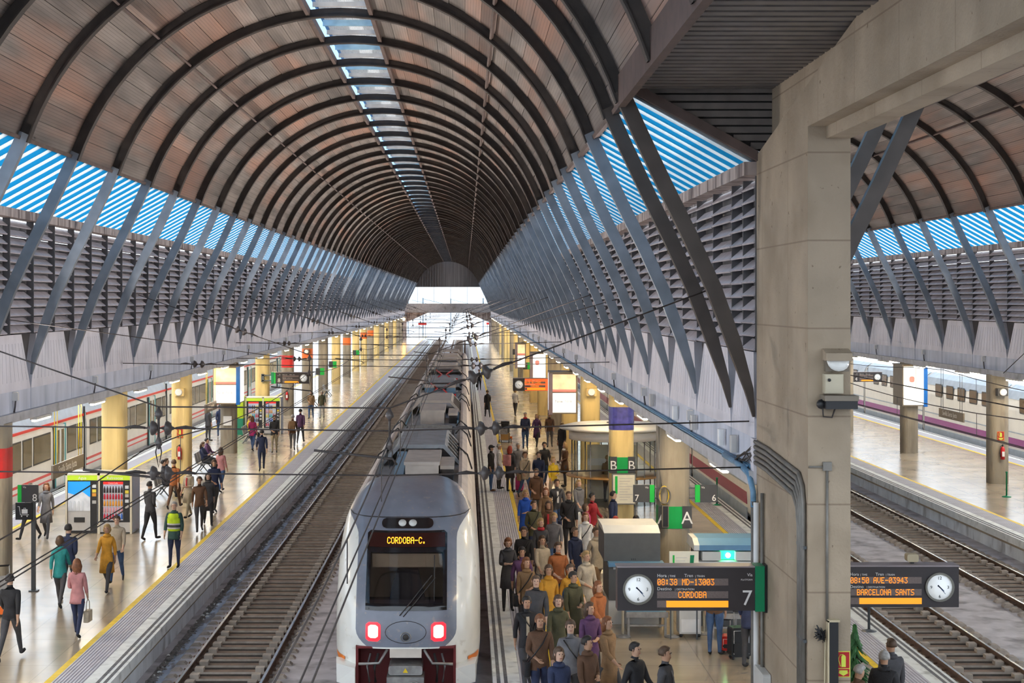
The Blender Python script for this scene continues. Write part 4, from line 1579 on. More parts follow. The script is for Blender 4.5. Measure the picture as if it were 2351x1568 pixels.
# ------------------------------------------------------------------ signs and departure boards
M_board = mat('board_case', (0.035, 0.028, 0.03), .4, var=.1, scale=4)
M_boardtop = flat('board_top', (.30, .26, .27), .5)
M_sgreen = flat('sign_green', (0.0, .22, .09), .4)
M_sgreenl = flat('sign_green_bright', (0.01, .50, .06), .4)
M_txt = flat('sign_white_lettering', (.78, .76, .74), .5)
M_ledoff = mat('led_field_off', (.17, .13, .12), .6, var=.15, scale=60)
M_clock = flat('clock_face', (.92, .95, .97), .4, emit=(.95, .98, 1.0), estr=.12)
M_clockring = flat('clock_ring', (.22, .21, .18), .35, metal=.6)
M_black = flat('black_paint', (.012, .012, .014), .45)
M_bracket = flat('bracket_black', (.02, .02, .022), .4)
M_signb = flat('sign_brown', (.20, .165, .125), .5)
M_post = flat('post_grey', (.10, .11, .12), .4, metal=.3)


def clock(cx, cz, y, r, parent):
    MB().lathe([(.001, 0), (r * .86, 0), (r * .86, .01), (.001, .01)], (cx, y, cz), 28, M=Matrix.Rotation(R(90), 3, 'X')).build('clock_face', M_clock, parent)
    b = MB()
    n = 28
    vs = []
    for (rr, d) in ((r * .86, .0), (r * .86, .028), (r, .028), (r, .0)):
        for k in range(n):
            t = 2 * math.pi * k / n
            vs.append((cx + rr * math.cos(t), y - d, cz + rr * math.sin(t)))
    fs = [(i * n + k, i * n + (k + 1) % n, (i + 1) * n + (k + 1) % n, (i + 1) * n + k) for i in range(3) for k in range(n)]
    b.add(vs, fs, 0, False).build('clock_ring', M_clockring, parent)
    for (ang, L, w) in ((132, .42, .05), (140, .62, .035)):
        t = R(90 - ang)
        d = Vector((math.cos(t), 0, math.sin(t)))
        nrm = Vector((-d.z, 0, d.x)) * r * w
        c = Vector((cx, y - .014, cz))
        q = [c - d * r * .18 - nrm, c + d * r * L - nrm * .4, c + d * r * L + nrm * .4, c - d * r * .18 + nrm]
        MB().add([tuple(v) for v in q], [(0, 1, 2, 3)]).build('clock_hand', flat('clock_hand', (.03, .07, .16)), parent)
    for (tx, dx, dz) in (('12', 0, .52), ('3', .58, -.11), ('6', 0, -.74), ('9', -.58, -.11)):
        text(tx, r * .30, (cx + dx * r, y - .013, cz + dz * r), FRONT, M_black, parent, 'clock_numeral', 'CENTER')


def departure_board(x0, x1, y, z0, z1, label, mirrored, num, l1, l2, tilt=0.0, far=False, parent_side=None):
    """case x0..x1; clock on the left (mirrored False) or on the right"""
    t = empty('departure_board', ((x0 + x1) / 2, y, z0), label, 'sign')
    H, Wd = z1 - z0, x1 - x0
    MB().box(x0, x1, y, y + .30, z0, z1).build('case', M_board, t)
    MB().box(x0 - .01, x1 + .01, y - .01, y + .31, z1, z1 + .02).build('case_top', M_boardtop, t)
    f = y - .004
    if not mirrored:
        MB().box(x1 - .13, x1 + .015, y - .03, y + .32, z0 - .01, z1 + .025).build('green_end', M_sgreen, t)
        clock(x0 + H * .48, z0 + H * .50, f, H * .36, t)
        lx = x0 + H * .92
        rx = x1 - .55
        nx = x1 - .17
    else:
        MB().box(x0 - .015, x0 + .13, y - .03, y + .32, z0 - .01, z1 + .025).build('green_end', M_sgreen, t)
        clock(x1 - H * .48, z0 + H * .50, f, H * .36, t)
        lx = x0 + .62
        rx = x1 - H * .92
        nx = x0 + .5
    s = H * .105
    text('Hora', s, (lx, f, z0 + H * .78), FRONT, M_txt, t)
    text('| TIME', s * .62, (lx + s * 2.4, f, z0 + H * .78), FRONT, M_txt, t)
    text('Tren', s, (lx + s * 6.0, f, z0 + H * .78), FRONT, M_txt, t)
    text('| TRAIN', s * .62, (lx + s * 8.4, f, z0 + H * .78), FRONT, M_txt, t)
    text('Destino', s, (lx, f, z0 + H * .475), FRONT, M_txt, t)
    text('| DESTINATION', s * .62, (lx + s * 3.9, f, z0 + H * .475), FRONT, M_txt, t)
    for (a, b) in ((.585, .745), (.29, .45), (.075, .235)):
        MB().box(lx, rx, y - .003, y, z0 + H * a, z0 + H * b).build('led_field', M_ledoff, t)
    p = H * .150 / 7
    n1 = lx + 0.005
    dots(l1, n1, z0 + H * .592, y - .008, p, M_led, t)
    dots(l2, lx + (rx - lx) * .5 - len(l2) * 6 * p * .74 * .5, z0 + H * .297, y - .008, p, M_led, t)
    MB().box(lx + (rx - lx) * .13, rx, y - .007, y - .003, z0 + H * .08, z0 + H * .23).build('led_bar', M_ledbar, t)
    if not mirrored:
        text('V\u00eda', s * .95, (nx, f, z0 + H * .80), FRONT, M_txt, t, align='RIGHT')
        text('PLATFORM', s * .52, (nx, f, z0 + H * .70), FRONT, M_txt, t, align='RIGHT')
        text(num, H * .50, (nx, f, z0 + H * .13), FRONT, M_txt, t, align='RIGHT')
    else:
        text('V\u00eda', s * .95, (nx, f, z0 + H * .80), FRONT, M_txt, t, align='RIGHT')
        text('PLATFORM', s * .52, (nx, f, z0 + H * .70), FRONT, M_txt, t, align='RIGHT')
        text(num, H * .50, (nx, f, z0 + H * .13), FRONT, M_txt, t, align='RIGHT')
    return t


BY = 24.3
d7 = departure_board(2.39, 4.68, BY, P(0, 1402, BY).z, P(0, 1303, BY).z, 'departure board with clock, number 7 and CORDOBA in amber dots', False, '7', '08:38 MD-13003', 'CORDOBA')
for z in (2.55, 3.05):
    MB().box(4.66, 4.76, BY + .05, BY + .2, z, z + .1).build('wall_bracket', M_bracket, d7)
MB().box(4.70, 4.755, BY + .02, BY + .25, 2.45, 3.2).build('wall_plate', M_bracket, d7)
d6 = departure_board(5.42, 7.75, BY, P(0, 1394, BY).z, P(0, 1301, BY).z, 'departure board with clock and BARCELONA SANTS in amber dots, right of the pillar', True, '6', '08:50 AVE-03943', 'BARCELONA SANTS')
MB().box(5.33, 5.44, BY + .05, BY + .2, 2.7, 2.95).build('wall_bracket', M_bracket, d6)
# lamp head peeping over the right board
lh = empty('small_lamp', (P(2093, 1300, 24.5)), 'small beige lamp standing on the board with BARCELONA SANTS', 'lamp')
q = P(2093, 1300, 24.5)
MB().box(q.x - .03, q.x + .03, 24.47, 24.53, q.z, q.z + .08).build('stem', M_bracket, lh)
MB().rbox(q.x - .09, q.x + .09, 24.42, 24.58, q.z + .08, q.z + .20, .03, axis='y').build('head', M_cabw, lh)
# far boards
d8 = departure_board(-10.85, -8.75, 86.7, 2.72, 3.34, 'departure board with clock and number 8 over the left platform', True, '8', '        ', ' ')
MB().box(-10.85, -10.62, 86.69, 86.695, 2.72, 3.34).build('green_end_far', M_sgreenl, d8)
for z in (2.85, 3.15): MB().box(-11.4, -10.84, 86.9, 87.0, z, z + .06).build('bracket', M_post, d8)
MB().box(-11.45, -11.30, 86.9, 87.1, 2.8, 3.25).build('bracket_plate', M_post, d8)
d7b = departure_board(2.5, 4.75, 81.0, 2.65, 3.30, 'reddish lit departure board with number 7 farther along the crowded platform', False, '7', '08:38 MD-13003', 'CORDOBA')
MB().tube([(4.75, 81.15, 3.0), (5.05, 81.15, 3.0), (5.05, 81.15, 4.36)], .04, 6).build('hanger_rod', M_post, d7b)
MB().box(3.12, 4.60, 80.9985, 81.001, 2.66, 3.28).build('red_glow_panel', flat('board_red', (.40, .05, .02), .4, emit=(1, .12, .02), estr=.5), d7b)
d4 = departure_board(21.8, 23.7, 88.0, 2.75, 3.30, 'departure board with number 4 at far right platform', True, '4', '        ', ' ')
MB().box(21.8, 22.05, 87.985, 87.99, 2.75, 3.30).build('green_end_far', M_sgreenl, d4)
MB().tube([(21.9, 88.1, 3.3), (21.9, 88.1, 4.36)], .04, 6).build('hanger_rod', M_post, d4)

# name boards hanging along the platforms


def name_board(x, y0, y1, z0, z1, label, face, txt='Sevilla Santa Justa'):
    t = empty('name_board', (x, (y0 + y1) / 2, z0), label, 'sign')
    MB().box(x - .03, x + .03, y0, y1, z0, z1).build('panel', M_signb, t)
    for yy in (y0 + .25, y0 + .55, y1 - .55, y1 - .25):
        MB().tube([(x, yy, z1), (x, yy, 4.36)], .012, 5).build('hanger_rod', M_yel if face > 0 else M_post, t)
    L = y1 - y0
    if face > 0: text(txt, .30, (x + .034, y0 + L * .16, z0 + .12), (R(90), 0, R(90)), M_txt, t, sx=L * .68 / 2.45)
    else: text(txt, .30, (x - .034, y1 - L * .16, z0 + .12), (R(90), 0, R(-90)), M_txt, t, sx=L * .68 / 2.45)
    return t


name_board(-11.9, 44.6, 48.2, 2.20, 2.60, 'brown hanging name board reading Sevilla Santa Justa by the vending machines', 1)
name_board(-11.9, 70.8, 74.0, 2.20, 2.60, 'brown hanging name board beside the lit advertising box on the left platform', 1)
name_board(21.75, 67.5, 71.0, 2.05, 2.45, 'grey hanging name board at far right platform', -1)

# platform number plates fixed to columns


def number_plate(x0, x1, y, z0, z1, num, green_left, label):
    t = empty('number_plate', ((x0 + x1) / 2, y, z0), label, 'sign')
    MB().box(x0, x1, y, y + .05, z0, z1).build('panel', M_dkgrey, t)
    w = (x1 - x0) * .22
    if green_left: MB().box(x0, x0 + w, y - .006, y, z0, z1).build('green_band', M_sgreenl, t)
    else: MB().box(x1 - w, x1, y - .006, y, z0, z1).build('green_band', M_sgreenl, t)
    h = z1 - z0
    if green_left:
        text(num, h * .52, (x1 - .03, y - .006, z0 + h * .08), FRONT, M_txt, t, align='RIGHT')
        text('V\u00eda', h * .16, (x0 + w + .03, y - .006, z0 + h * .80), FRONT, M_txt, t)
    else:
        text(num, h * .52, (x0 + .03, y - .006, z0 + h * .08), FRONT, M_txt, t)
        text('V\u00eda', h * .16, (x1 - w - .03, y - .006, z0 + h * .80), FRONT, M_txt, t, align='RIGHT')
    return t


t = number_plate(4.05, 4.56, 37.3, 2.50, 2.92, '7', False, 'dark number plate 7 with green band left of the column marked A')
for z in (2.58, 2.82): MB().box(4.56, 4.70, 37.33, 37.37, z, z + .03).build('bracket', M_post, t)
t = number_plate(5.54, 6.08, 37.3, 2.50, 2.92, '6', True, 'dark number plate 6 with green band right of the column marked A')
for z in (2.58, 2.82): MB().box(5.40, 5.54, 37.33, 37.37, z, z + .03).build('bracket', M_post, t)
# free standing post with plate 8 and the trolley pictogram
px, py = G(77, 1357)
ps = empty('sign_post', (px, py, 0), 'grey post carrying plate 8 and a luggage trolley pictogram', 'sign')
MB().box(px - .05, px + .05, py - .04, py + .04, 0, 2.7).build('post', M_post, ps)
MB().box(px - .10, px + .12, py - .1, py + .1, 0, .03).build('foot_plate', M_post, ps)
a, b_ = P(43, 1112, py), P(90, 1152, py)
MB().box(a.x, b_.x, py - .10, py - .05, b_.z, a.z).build('plate', M_dkgrey, ps)
MB().box(a.x, a.x + .10, py - .106, py - .10, b_.z, a.z).build('green_band', M_sgreenl, ps)
text('8', .26, (b_.x - .02, py - .106, b_.z + .03), FRONT, M_txt, ps, align='RIGHT')
text('V\u00eda', .07, (a.x + .13, py - .106, a.z - .08), FRONT, M_txt, ps)
a, b_ = P(38, 1153, py), P(76, 1192, py)
MB().box(a.x, b_.x, py - .10, py - .05, b_.z, a.z).build('pictogram_plate', M_black, ps)
cx, cz = (a.x + b_.x) / 2, (a.z + b_.z) / 2
pg = MB()
yy = py - .106
pg.tube([(cx - .15, yy, cz + .12), (cx - .11, yy, cz + .12), (cx - .08, yy, cz - .09), (cx + .13, yy, cz - .09)], .009, 4)
pg.box(cx - .05, cx + .10, yy, yy + .004, cz - .06, cz + .05)
pg.tube([(cx, yy, cz + .05), (cx, yy, cz + .08), (cx + .05, yy, cz + .08), (cx + .05, yy, cz + .05)], .007, 4)
for dx in (-.05, .09): pg.lathe([(.001, 0), (.018, 0), (.018, .005), (.001, .005)], (cx + dx, yy, cz - .125), 10, M=Matrix.Rotation(R(90), 3, 'X'))
pg.build('trolley_pictogram', M_txt, ps, kind='stuff')
# far hanging green plates
for (x, y, z, lab) in ((-10.55, 112.4, 2.0, 'green number plate on the sixth left column'), (-10.7, 124.9, 2.0, 'green number plate on the seventh left column'),
                       (-10.6, 150, 2.1, 'green number plate farther down the left platform'), (4.45, 100.2, 2.3, 'green plate on crowded platform beyond the second light box'),
                       (4.45, 112.5, 2.4, 'green plate on crowded platform, second of the far row'), (4.45, 125, 2.5, 'green plate on crowded platform, third of the far row'),
                       (4.45, 137.3, 2.6, 'green plate on crowded platform, fourth of the far row')):
    t = empty('number_plate', (x, y, z), lab, 'sign')
    MB().box(x - .26, x + .06, y - .45, y - .40, z, z + .5).build('panel', M_dkgrey, t)
    MB().box(x + .06, x + .36, y - .45, y - .40, z, z + .5).build('green_band', M_sgreenl, t)
    MB().box(x + (.0 if x > 0 else -.6), x + (.3 if x > 0 else 0), y - .42, y - .38, z + .2, z + .25).build('bracket', M_post, t)
# letters on the green column bands
for (y, z, L, cols) in ((37.65, 1.93, 'A', COL_R[0]), (50.1, 1.87, 'B', COL_R[1]), (62.55, 1.87, 'D', COL_R[2])):
    hh = .53
    for s in (-1, 1):
        MB().box(5.05 + s * .29 - .115, 5.05 + s * .29 + .115, y - .402, y - .392, z - .05, z - .05 + .53).build('letter_field', M_dkgrey, cols)
        text(L, .42, (5.05 + s * .29, y - .404, z + .06), FRONT, M_whitep, cols, 'letter', 'CENTER')
t = empty('letter_plate', (4.55, 74.6, 2.6), 'small brown plate with letter E beside the lit advertising box', 'sign')
MB().box(4.55, 4.83, 74.57, 74.63, 2.6, 3.1).build('panel', M_signb, t)
text('E', .40, (4.69, 74.565, 2.7), FRONT, M_txt, t, 'letter', 'CENTER')

# ------------------------------------------------------------------ lit advertising boxes round columns
M_adw = mat('poster_lit_white', (.85, .84, .80), .4, var=.06, scale=2, emit=(1, .97, .90), estr=.55)
M_ado = mat('poster_lit_orange', (.9, .6, .35), .4, var=.35, scale=2.5, emit=(1.0, .62, .34), estr=.4)
M_adr = flat('poster_red', (.70, .12, .10), .4, emit=(.9, .2, .15), estr=.5)
M_blue2 = flat('case_blue', (.0, .12, .48), .4)
M_mauve = flat('case_mauve', (.28, .22, .25), .4)
M_ink = flat('poster_ink', (.18, .17, .20), .5)


def ad_box(x0, x1, y0, y1, z0, z1, label, post, words=('New York',), side=1, kind=0):
    t = empty('advertising_box', ((x0 + x1) / 2, (y0 + y1) / 2, z0), label, 'light box')
    MB().box(x0, x1, y0 + .03, y1 - .03, z0, z1).build('case', M_signb, t)
    MB().box(x0 - .04, x1 + .04, y0 - .03, y1, z1, z1 + .05).build('cap', M_signb, t)
    MB().box(x1 - .30, x1 - .12, (y0 + y1) / 2 - .1, (y0 + y1) / 2 + .1, z1 + .05, 4.37).build('hanger', M_signb, t)
    zs = z0 + (z1 - z0) * .53
    if kind == 0:
        MB().box(x0 + .05, x1 - .08, y0 + .01, y0 + .03, zs + .03, z1 - .05).build('poster', M_ado, t)
        MB().box(x0 + .05, x1 - .08, y0 + .01, y0 + .03, z0 + .06, zs - .03).build('poster', M_adw, t)
        MB().box(x0 + .05, x1 - .08, y0 + .005, y0 + .03, zs + .03, zs + .13).build('poster_stripe', M_adr, t)
        w = x1 - x0
        text(words[0], .20, ((x0 + x1) / 2 - .02, y0 + .004, z0 + (zs - z0) * .52), FRONT, M_ink, t, align='CENTER', sx=w * .7 / .95)
    else:
        MB().box(x0 + .05, x1 - .05, y0 + .01, y0 + .03, z0 + .06, z1 - .05).build('poster', M_adw, t)
        MB().ball(((x0 + x1) / 2 - .1, y0 + .02, z0 + (z1 - z0) * .66), .26, 10, sc=(1, .05, 1.1)).build('poster_shape', M_adr, t)
        MB().ball(((x0 + x1) / 2 - .05, y0 + .02, z0 + (z1 - z0) * .86), .12, 10, sc=(1, .05, 1.1)).build('poster_shape', M_ado, t)
    xs = x1 if side > 0 else x0
    q = sorted((xs, xs + side * .02))
    MB().box(q[0], q[1], y0 + .12, y1 - .1, z0 + .06, z1 - .05).build('side_poster', M_adw, t)
    MB().box(xs - .09, xs + .09, y0 - .02, y0 + .12, z0 - .03, z1 + .03).build('corner_post', post, t)
    return t


ad_box(-12.05, -10.85, 73.9, 75.9, 2.42, 4.20, 'lit advertising box with blue corner post above left platform', M_blue2)
ad_box(3.78, 4.98, 68.5, 70.4, 2.35, 4.15, 'lit advertising box above the glass kiosk on the crowded platform', M_mauve, side=-1)
ad_box(4.0, 4.9, 93.4, 95.0, 2.5, 4.2, 'lit white advertising box second along the crowded platform', M_mauve, side=-1, kind=1)
ad_box(3.7, 4.4, 112.0, 114.0, 2.5, 4.25, 'lit advertising box third along the crowded platform', M_mauve, side=-1)
ad_box(21.0, 22.1, 74.3, 76.0, 2.30, 4.25, 'lit advertising box with red figure at far right', M_blue2, side=1, kind=1)
# ------------------------------------------------------------------ vending machines
M_vcase = flat('vending_cream', (.72, .66, .52), .45)
M_vside = flat('vending_side_blue', (.50, .56, .70), .4)
M_vgreen = flat('vending_green', (.36, .50, .02), .4, emit=(.5, .7, .03), estr=.25)
M_vblk = flat('vending_black', (.02, .018, .018), .35)
M_vposter = flat('vending_poster_blue', (.01, .22, .62), .35, emit=(.02, .35, 1), estr=.3)
M_vsnow = mat('vending_poster_snow', (.75, .78, .85), .4, var=.2, scale=3)
M_vgrey = flat('vending_grey', (.52, .50, .48), .4)
M_vred = flat('vending_red', (.72, .02, .02), .35, emit=(1, .03, .02), estr=.4)
M_vlit = flat('vending_inside', (.30, .30, .36), .5, emit=(.8, .85, 1), estr=.15)
BOT = [flat('bottle_%s' % n, c, .25) for n, c in (('red', (.60, .03, .05)), ('pink', (.75, .35, .38)), ('orange', (.80, .35, .05)), ('clear', (.70, .74, .80)), ('blue', (.05, .15, .55)),
                                                   ('dark', (.05, .03, .03)), ('yellow', (.80, .65, .08)), ('teal', (.05, .40, .42)))]


def bottle_mesh(m):
    return MB().lathe([(.02, 0), (.033, .005), (.033, .11), (.028, .14), (.013, .18), (.013, .21), (.001, .212)], (0, 0, 0), 8).mesh('bottle', [m])


ME_bot = [bottle_mesh(m) for m in BOT]


def vending_pair(x0, x1, y, depth, h, label, words, near):
    t = empty('vending_machine', ((x0 + x1) / 2, y, 0), label, 'vending machine')
    MB().box(x0, x1, y + .10, y + depth, 0, h).build('enclosure', M_vcase, t)
    MB().box(x1, x1 + .01, y + .08, y + depth, .02, h - .02).build('side_panel', M_vside, t)
    MB().box(x1 - .06, x1, y, y + .10, 0, h).build('edge_post', M_vcase, t)
    MB().box(x0, x0 + .06, y, y + .10, 0, h).build('edge_post', M_vcase, t)
    xm = (x0 + x1) / 2
    MB().box(xm - .04, xm + .04, y, y + .10, 0, h).build('edge_post', M_vcase, t)
    MB().box(x0, x1, y, y + .10, h - .05, h).build('top_rail', M_vcase, t)
    for i, (a, b) in enumerate(((x0 + .06, xm - .04), (xm + .04, x1 - .06))):
        MB().box(a, b, y + .01, y + .10, h - .21, h - .05).build('header', M_vgreen, t)
        text(words[i], .13, ((a + b) / 2, y + .004, h - .18), FRONT, M_txt, t, align='CENTER')
        MB().box(a, b, y + .05, y + .10, .02, h - .21).build('machine_front', M_vblk, t)
        w = b - a
        if i == 0 and near:
            MB().box(a + .02, b - w * .24, y + .03, y + .05, .10, h - .25).build('poster', M_vgrey, t)
            MB().box(a + .02, b - w * .24, y + .025, y + .03, h * .62, h - .25).build('poster_sky', M_vposter, t)
            MB().prism([(a + .02, h * .38), (b - w * .24, h * .38), (b - w * .24, h * .60), (a + w * .5, h * .70), (a + w * .3, h * .64), (a + .02, h * .68)], 'y', y + .02, y + .03).build('poster_mountain', M_vsnow, t)
            for k in range(4):
                bx = a + .10 + k * .13
                MB().lathe([(.03, 0), (.05, .01), (.05, .26), (.018, .34), (.018, .38)], (bx, y + .025, h * .38), 8, sx=1, sy=.2).build('poster_bottle', BOT[3], t)
            MB().box(a + w * .22, b - w * .42, y + .02, y + .03, .36, .52).build('delivery_flap', M_vblk, t)
            for (z, m) in ((1.45, BOT[3]), (1.30, BOT[6]), (1.18, BOT[2]), (.95, M_vgrey)):
                MB().box(b - w * .18, b - w * .05, y + .04, y + .05, z, z + .10).build('keypad', m, t)
        else:
            gx0, gx1 = a + .10, b - w * .24
            MB().box(gx0, gx1, y + .045, y + .05, .42, h - .26).build('lit_interior', M_vlit, t)
            MB().box(gx0, gx1, y + .03, y + .05, h - .34, h - .26).build('red_header', M_vred, t)
            if near: text('Coca-Cola', .07, ((gx0 + gx1) / 2, y + .028, h - .325), FRONT, M_txt, t, align='CENTER')
            nr = 5
            for r in range(nr):
                z = .46 + r * (h - .86) / nr
                MB().box(gx0, gx1, y - .0, y + .045, z - .015, z).build('shelf', M_vgrey, t)
                nb = max(4, int((gx1 - gx0) / .085))
                for k in range(nb):
                    bi = (r * 3 + k // 2) % 8 if not near else ((0, 1, 2, 0, 5)[r] if k < nb - 2 or r else 4)
                    inst('bottle', ME_bot[bi], t, (gx0 + .045 + k * (gx1 - gx0 - .08) / (nb - 1) - (x0 + x1) / 2, .02, z), None, (1, .6, 1))
            MB().box(a, b, y + .03, y + .05, .05, .36).build('kick_panel', M_vgrey, t)
            for (z, m) in ((1.42, BOT[3]), (1.27, BOT[6]), (1.15, M_vgrey), (.98, BOT[3]), (.80, M_vgrey)):
                MB().box(b - w * .17, b - w * .05, y + .035, y + .05, z, z + .10).build('keypad', m, t)
    return t


vending_pair(-12.62, -10.52, 48.85, 1.15, 1.90, 'twin vending machines with green headers Agua and soft drinks, nearest on left platform', ('Agua', 'Refrescos'), True)
vending_pair(-12.1, -10.15, 85.2, 1.1, 2.05, 'second pair of vending machines full of snacks under the number 8 board', ('', ''), False)
t = MB().box(-12.75, -12.2, 85.0, 85.9, .9, 2.1).box(-12.75, -12.2, 85.0, 85.9, 0, .9, 1)
t.build('ticket_machine', [flat('lime_panel', (.50, .66, .02), .4), flat('green_panel', (.02, .25, .14), .4)], label='lime green machine beside the second vending pair', cat='machine', loc=(-12.5, 85.4, 0))

# ------------------------------------------------------------------ fire extinguishers and notices on columns
M_ext = flat('extinguisher_red', (.62, .015, .02), .3)


def extinguisher(x, y, z, label):
    t = empty('fire_extinguisher', (x, y, z), label, 'extinguisher')
    MB().lathe([(.02, 0), (.085, .0), (.085, .42), (.05, .50), (.025, .52)], (x, y, z), 12).build('cylinder', M_ext, t)
    MB().lathe([(.03, 0), (.03, .08), (.015, .09)], (x, y, z + .51), 8).build('valve', M_black, t)
    MB().tube([(x, y, z + .58), (x - .10, y - .02, z + .52), (x - .12, y - .03, z + .25), (x - .10, y - .03, z + .1)], .014, 5).build('hose', M_black, t)
    MB().box(x - .05, x + .05, y - .087, y - .083, z + .12, z + .32).build('paper_label', M_whitep, t)
    return t


def fire_sign(x, y, z, w, h, label, lum=False):
    t = empty('fire_sign', (x, y, z), label, 'sign')
    f = flat('fire_sign_red', (.42, .01, .015), .45)
    g = flat('fire_sign_yellow', (.62, .68, .08), .45)
    o = flat('fire_sign_orange', (.90, .30, .03), .45)
    MB().box(x - w / 2, x + w / 2, y, y + .01, z, z + h).build('frame', g if lum else o, t)
    for (a, b) in ((.03, .32), (.35, .97)):
        MB().box(x - w / 2 + w * .04, x + w / 2 - w * .06, y - .003, y, z + h * a, z + h * b).build('field', f, t)
    c = MB()
    yy = y - .006
    MB().prism([(x - w * .15, z + h * .40), (x + w * .17, z + h * .40), (x + w * .17, z + h * .80), (x + w * .08, z + h * .86), (x - w * .06, z + h * .86), (x - w * .15, z + h * .80)], 'y', yy - .002, yy).build('extinguisher_pictogram', g, t)
    MB().tube([(x, yy, z + h * .88), (x - w * .25, yy, z + h * .86), (x - w * .38, yy, z + h * .70), (x - w * .22, yy, z + h * .42)], w * .03, 4).build('hose_pictogram', g, t)
    MB().prism([(x - w * .32, z + h * .27), (x + w * .30, z + h * .27), (x + w * .30, z + h * .17), (x + w * .42, z + h * .19), (x, z + h * .06), (x - w * .42, z + h * .19), (x - w * .32, z + h * .17)], 'y', yy - .002, yy).build('arrow_pictogram', g, t)
    return t


extinguisher(-11.45, 62.06, 1.0, 'red fire extinguisher on the ochre column behind the benches')
fire_sign(-11.45, 62.14, 1.85, .24, .38, 'orange extinguisher sign on the ochre column behind the benches')
extinguisher(-11.45, 99.44, 1.0, 'red fire extinguisher on the column beyond board 8')
extinguisher(21.55, 62.06, 1.0, 'dark red fire extinguisher on the far right column')
fire_sign(21.5, 62.14, 1.75, .28, .36, 'orange extinguisher sign on the far right column')
extinguisher(4.85, 86.985, 1.1, 'red fire extinguisher on the column below the reddish board 7')
fire_sign(4.85, 87.055, 1.8, .24, .36, 'orange extinguisher sign below the reddish board 7')
fire_sign(P(1936, 1527, 21.44).x, 21.435, P(1936, 1555, 21.43).z, .19, .36, 'red and lime fire extinguisher sign on the big pillar', lum=True)
# loud speakers high on columns
for (x, y, lab) in ((-11.45, 62.1, 'ochre loudspeaker high on the column with fire extinguisher'), (5.05, 62.1, 'yellow loudspeaker high on the column behind the glass kiosk'),
                    (21.5, 62.1, 'round loudspeaker on the far right column'), (-11.45, 111.9, 'dark loudspeaker high on the sixth left column')):
    t = empty('loudspeaker', (x, y, 3.55), lab, 'loudspeaker')
    MB().box(x - .20, x + .20, y - .22, y + .1, 3.55, 3.85).build('cabinet', M_col_y if 'far' not in lab and 'dark' not in lab else M_dkgrey, t)
    MB().lathe([(.001, 0), (.12, 0), (.15, .03), (.10, .04), (.001, .02)], (x, y - .22, 3.70), 14, M=Matrix.Rotation(R(90), 3, 'X')).build('cone', M_whitep, t)
# paper notice on a left column
MB().box(-11.65, -11.25, 74.56, 74.6, 1.35, 1.80).build('paper_notice', M_whitep, label='white paper notice on the column below the blue advertising box', cat='notice', loc=(-11.45, 74.58, 1.35))

# ------------------------------------------------------------------ notice board in front of column B
nb = empty('notice_board', (5.05, 49.4, 0), 'tall cream notice board with green stripe in front of column B', 'notice board')
M_paper = flat('notice_cream', (.80, .76, .62), .5)
MB().box(4.68, 5.45, 49.40, 49.46, .85, 1.84).build('frame', M_clockring, nb)
MB().box(4.72, 5.41, 49.385, 49.40, .89, 1.80).build('sheet', M_paper, nb)
MB().box(4.78, 4.86, 49.38, 49.386, 1.2, 1.76).build('green_stripe', M_sgreenl, nb)
for s in (4.70, 5.43): MB().box(s - .02, s + .02, 49.41, 49.45, 0, 1.84).build('leg', M_post, nb)
ln = MB()
for k in range(9): ln.box(4.92, 5.34 - .08 * (k % 3), 49.381, 49.386, 1.68 - k * .085, 1.695 - k * .085)
ln.build('printed_lines', M_vgrey, nb, kind='stuff')

# ------------------------------------------------------------------ glass kiosk
KX, KY, KR = 5.45, 56.6, 1.55
kk = empty('kiosk', (KX, KY, 0), 'round glass information kiosk with pale disc canopy', 'kiosk')
M_can = mat('kiosk_canopy', (.82, .78, .70), .45, var=.08, scale=1.5)
M_kgl = glassy('kiosk_glass', (.95, .97, .95), .06, .05)
MB().lathe([(.001, 2.62), (1.55, 2.62), (2.0, 2.70), (2.02, 2.76), (1.6, 2.86), (.001, 2.94)], (KX, KY, 0), 36).build('canopy', M_can, kk)
b = MB()
b.lathe([(1.62, 2.32), (1.66, 2.32), (1.66, 2.62), (1.62, 2.62)], (KX, KY, 0), 32)
b.build('fascia_ring', M_can, kk)
n = 14
for k in range(n):
    t0, t1 = 2 * math.pi * k / n, 2 * math.pi * (k + 1) / n
    vs = []
    for rr in (KR, KR + .012):
        for t_ in (t0 + .01, t1 - .01):
            for z in (1.0, 2.4):
                vs.append((KX + rr * math.cos(t_), KY + rr * math.sin(t_), z))
    MB().add(vs, [(0, 2, 3, 1), (4, 5, 7, 6), (0, 1, 5, 4), (2, 6, 7, 3)]).build('pane', M_kgl, kk)
    MB().tube([(KX + KR * math.cos(t0), KY + KR * math.sin(t0), 0), (KX + KR * math.cos(t0), KY + KR * math.sin(t0), 2.45)], .025, 6).build('mullion', M_tsteel, kk)
MB().lathe([(.9, .98), (1.75, .98), (1.78, 1.0), (1.75, 1.03), (.9, 1.03)], (KX, KY, 0), 32).build('counter', flat('counter_wood', (.48, .26, .09), .35), kk)
MB().lathe([(1.5, 0), (1.52, 0), (1.52, .98), (1.5, .98)], (KX, KY, 0), 32).build('counter_wall', M_kgl, kk)
MB().lathe([(.001, 2.38), (1.2, 2.38), (1.2, 2.44), (.001, 2.44)], (KX, KY, 0), 24).build('ceiling_light', flat('kiosk_light', (1, .95, .8), emit=(1, .88, .62), estr=9.0), kk)
MB().box(KX - .9, KX + .9, KY + .9, KY + 1.1, 0, 2.0).build('back_cabinet', M_vcase, kk)
MB().box(KX - .9, KX + .9, KY + .88, KY + .9, 1.25, 1.5).build('cabinet_shelf', M_whitep, kk)
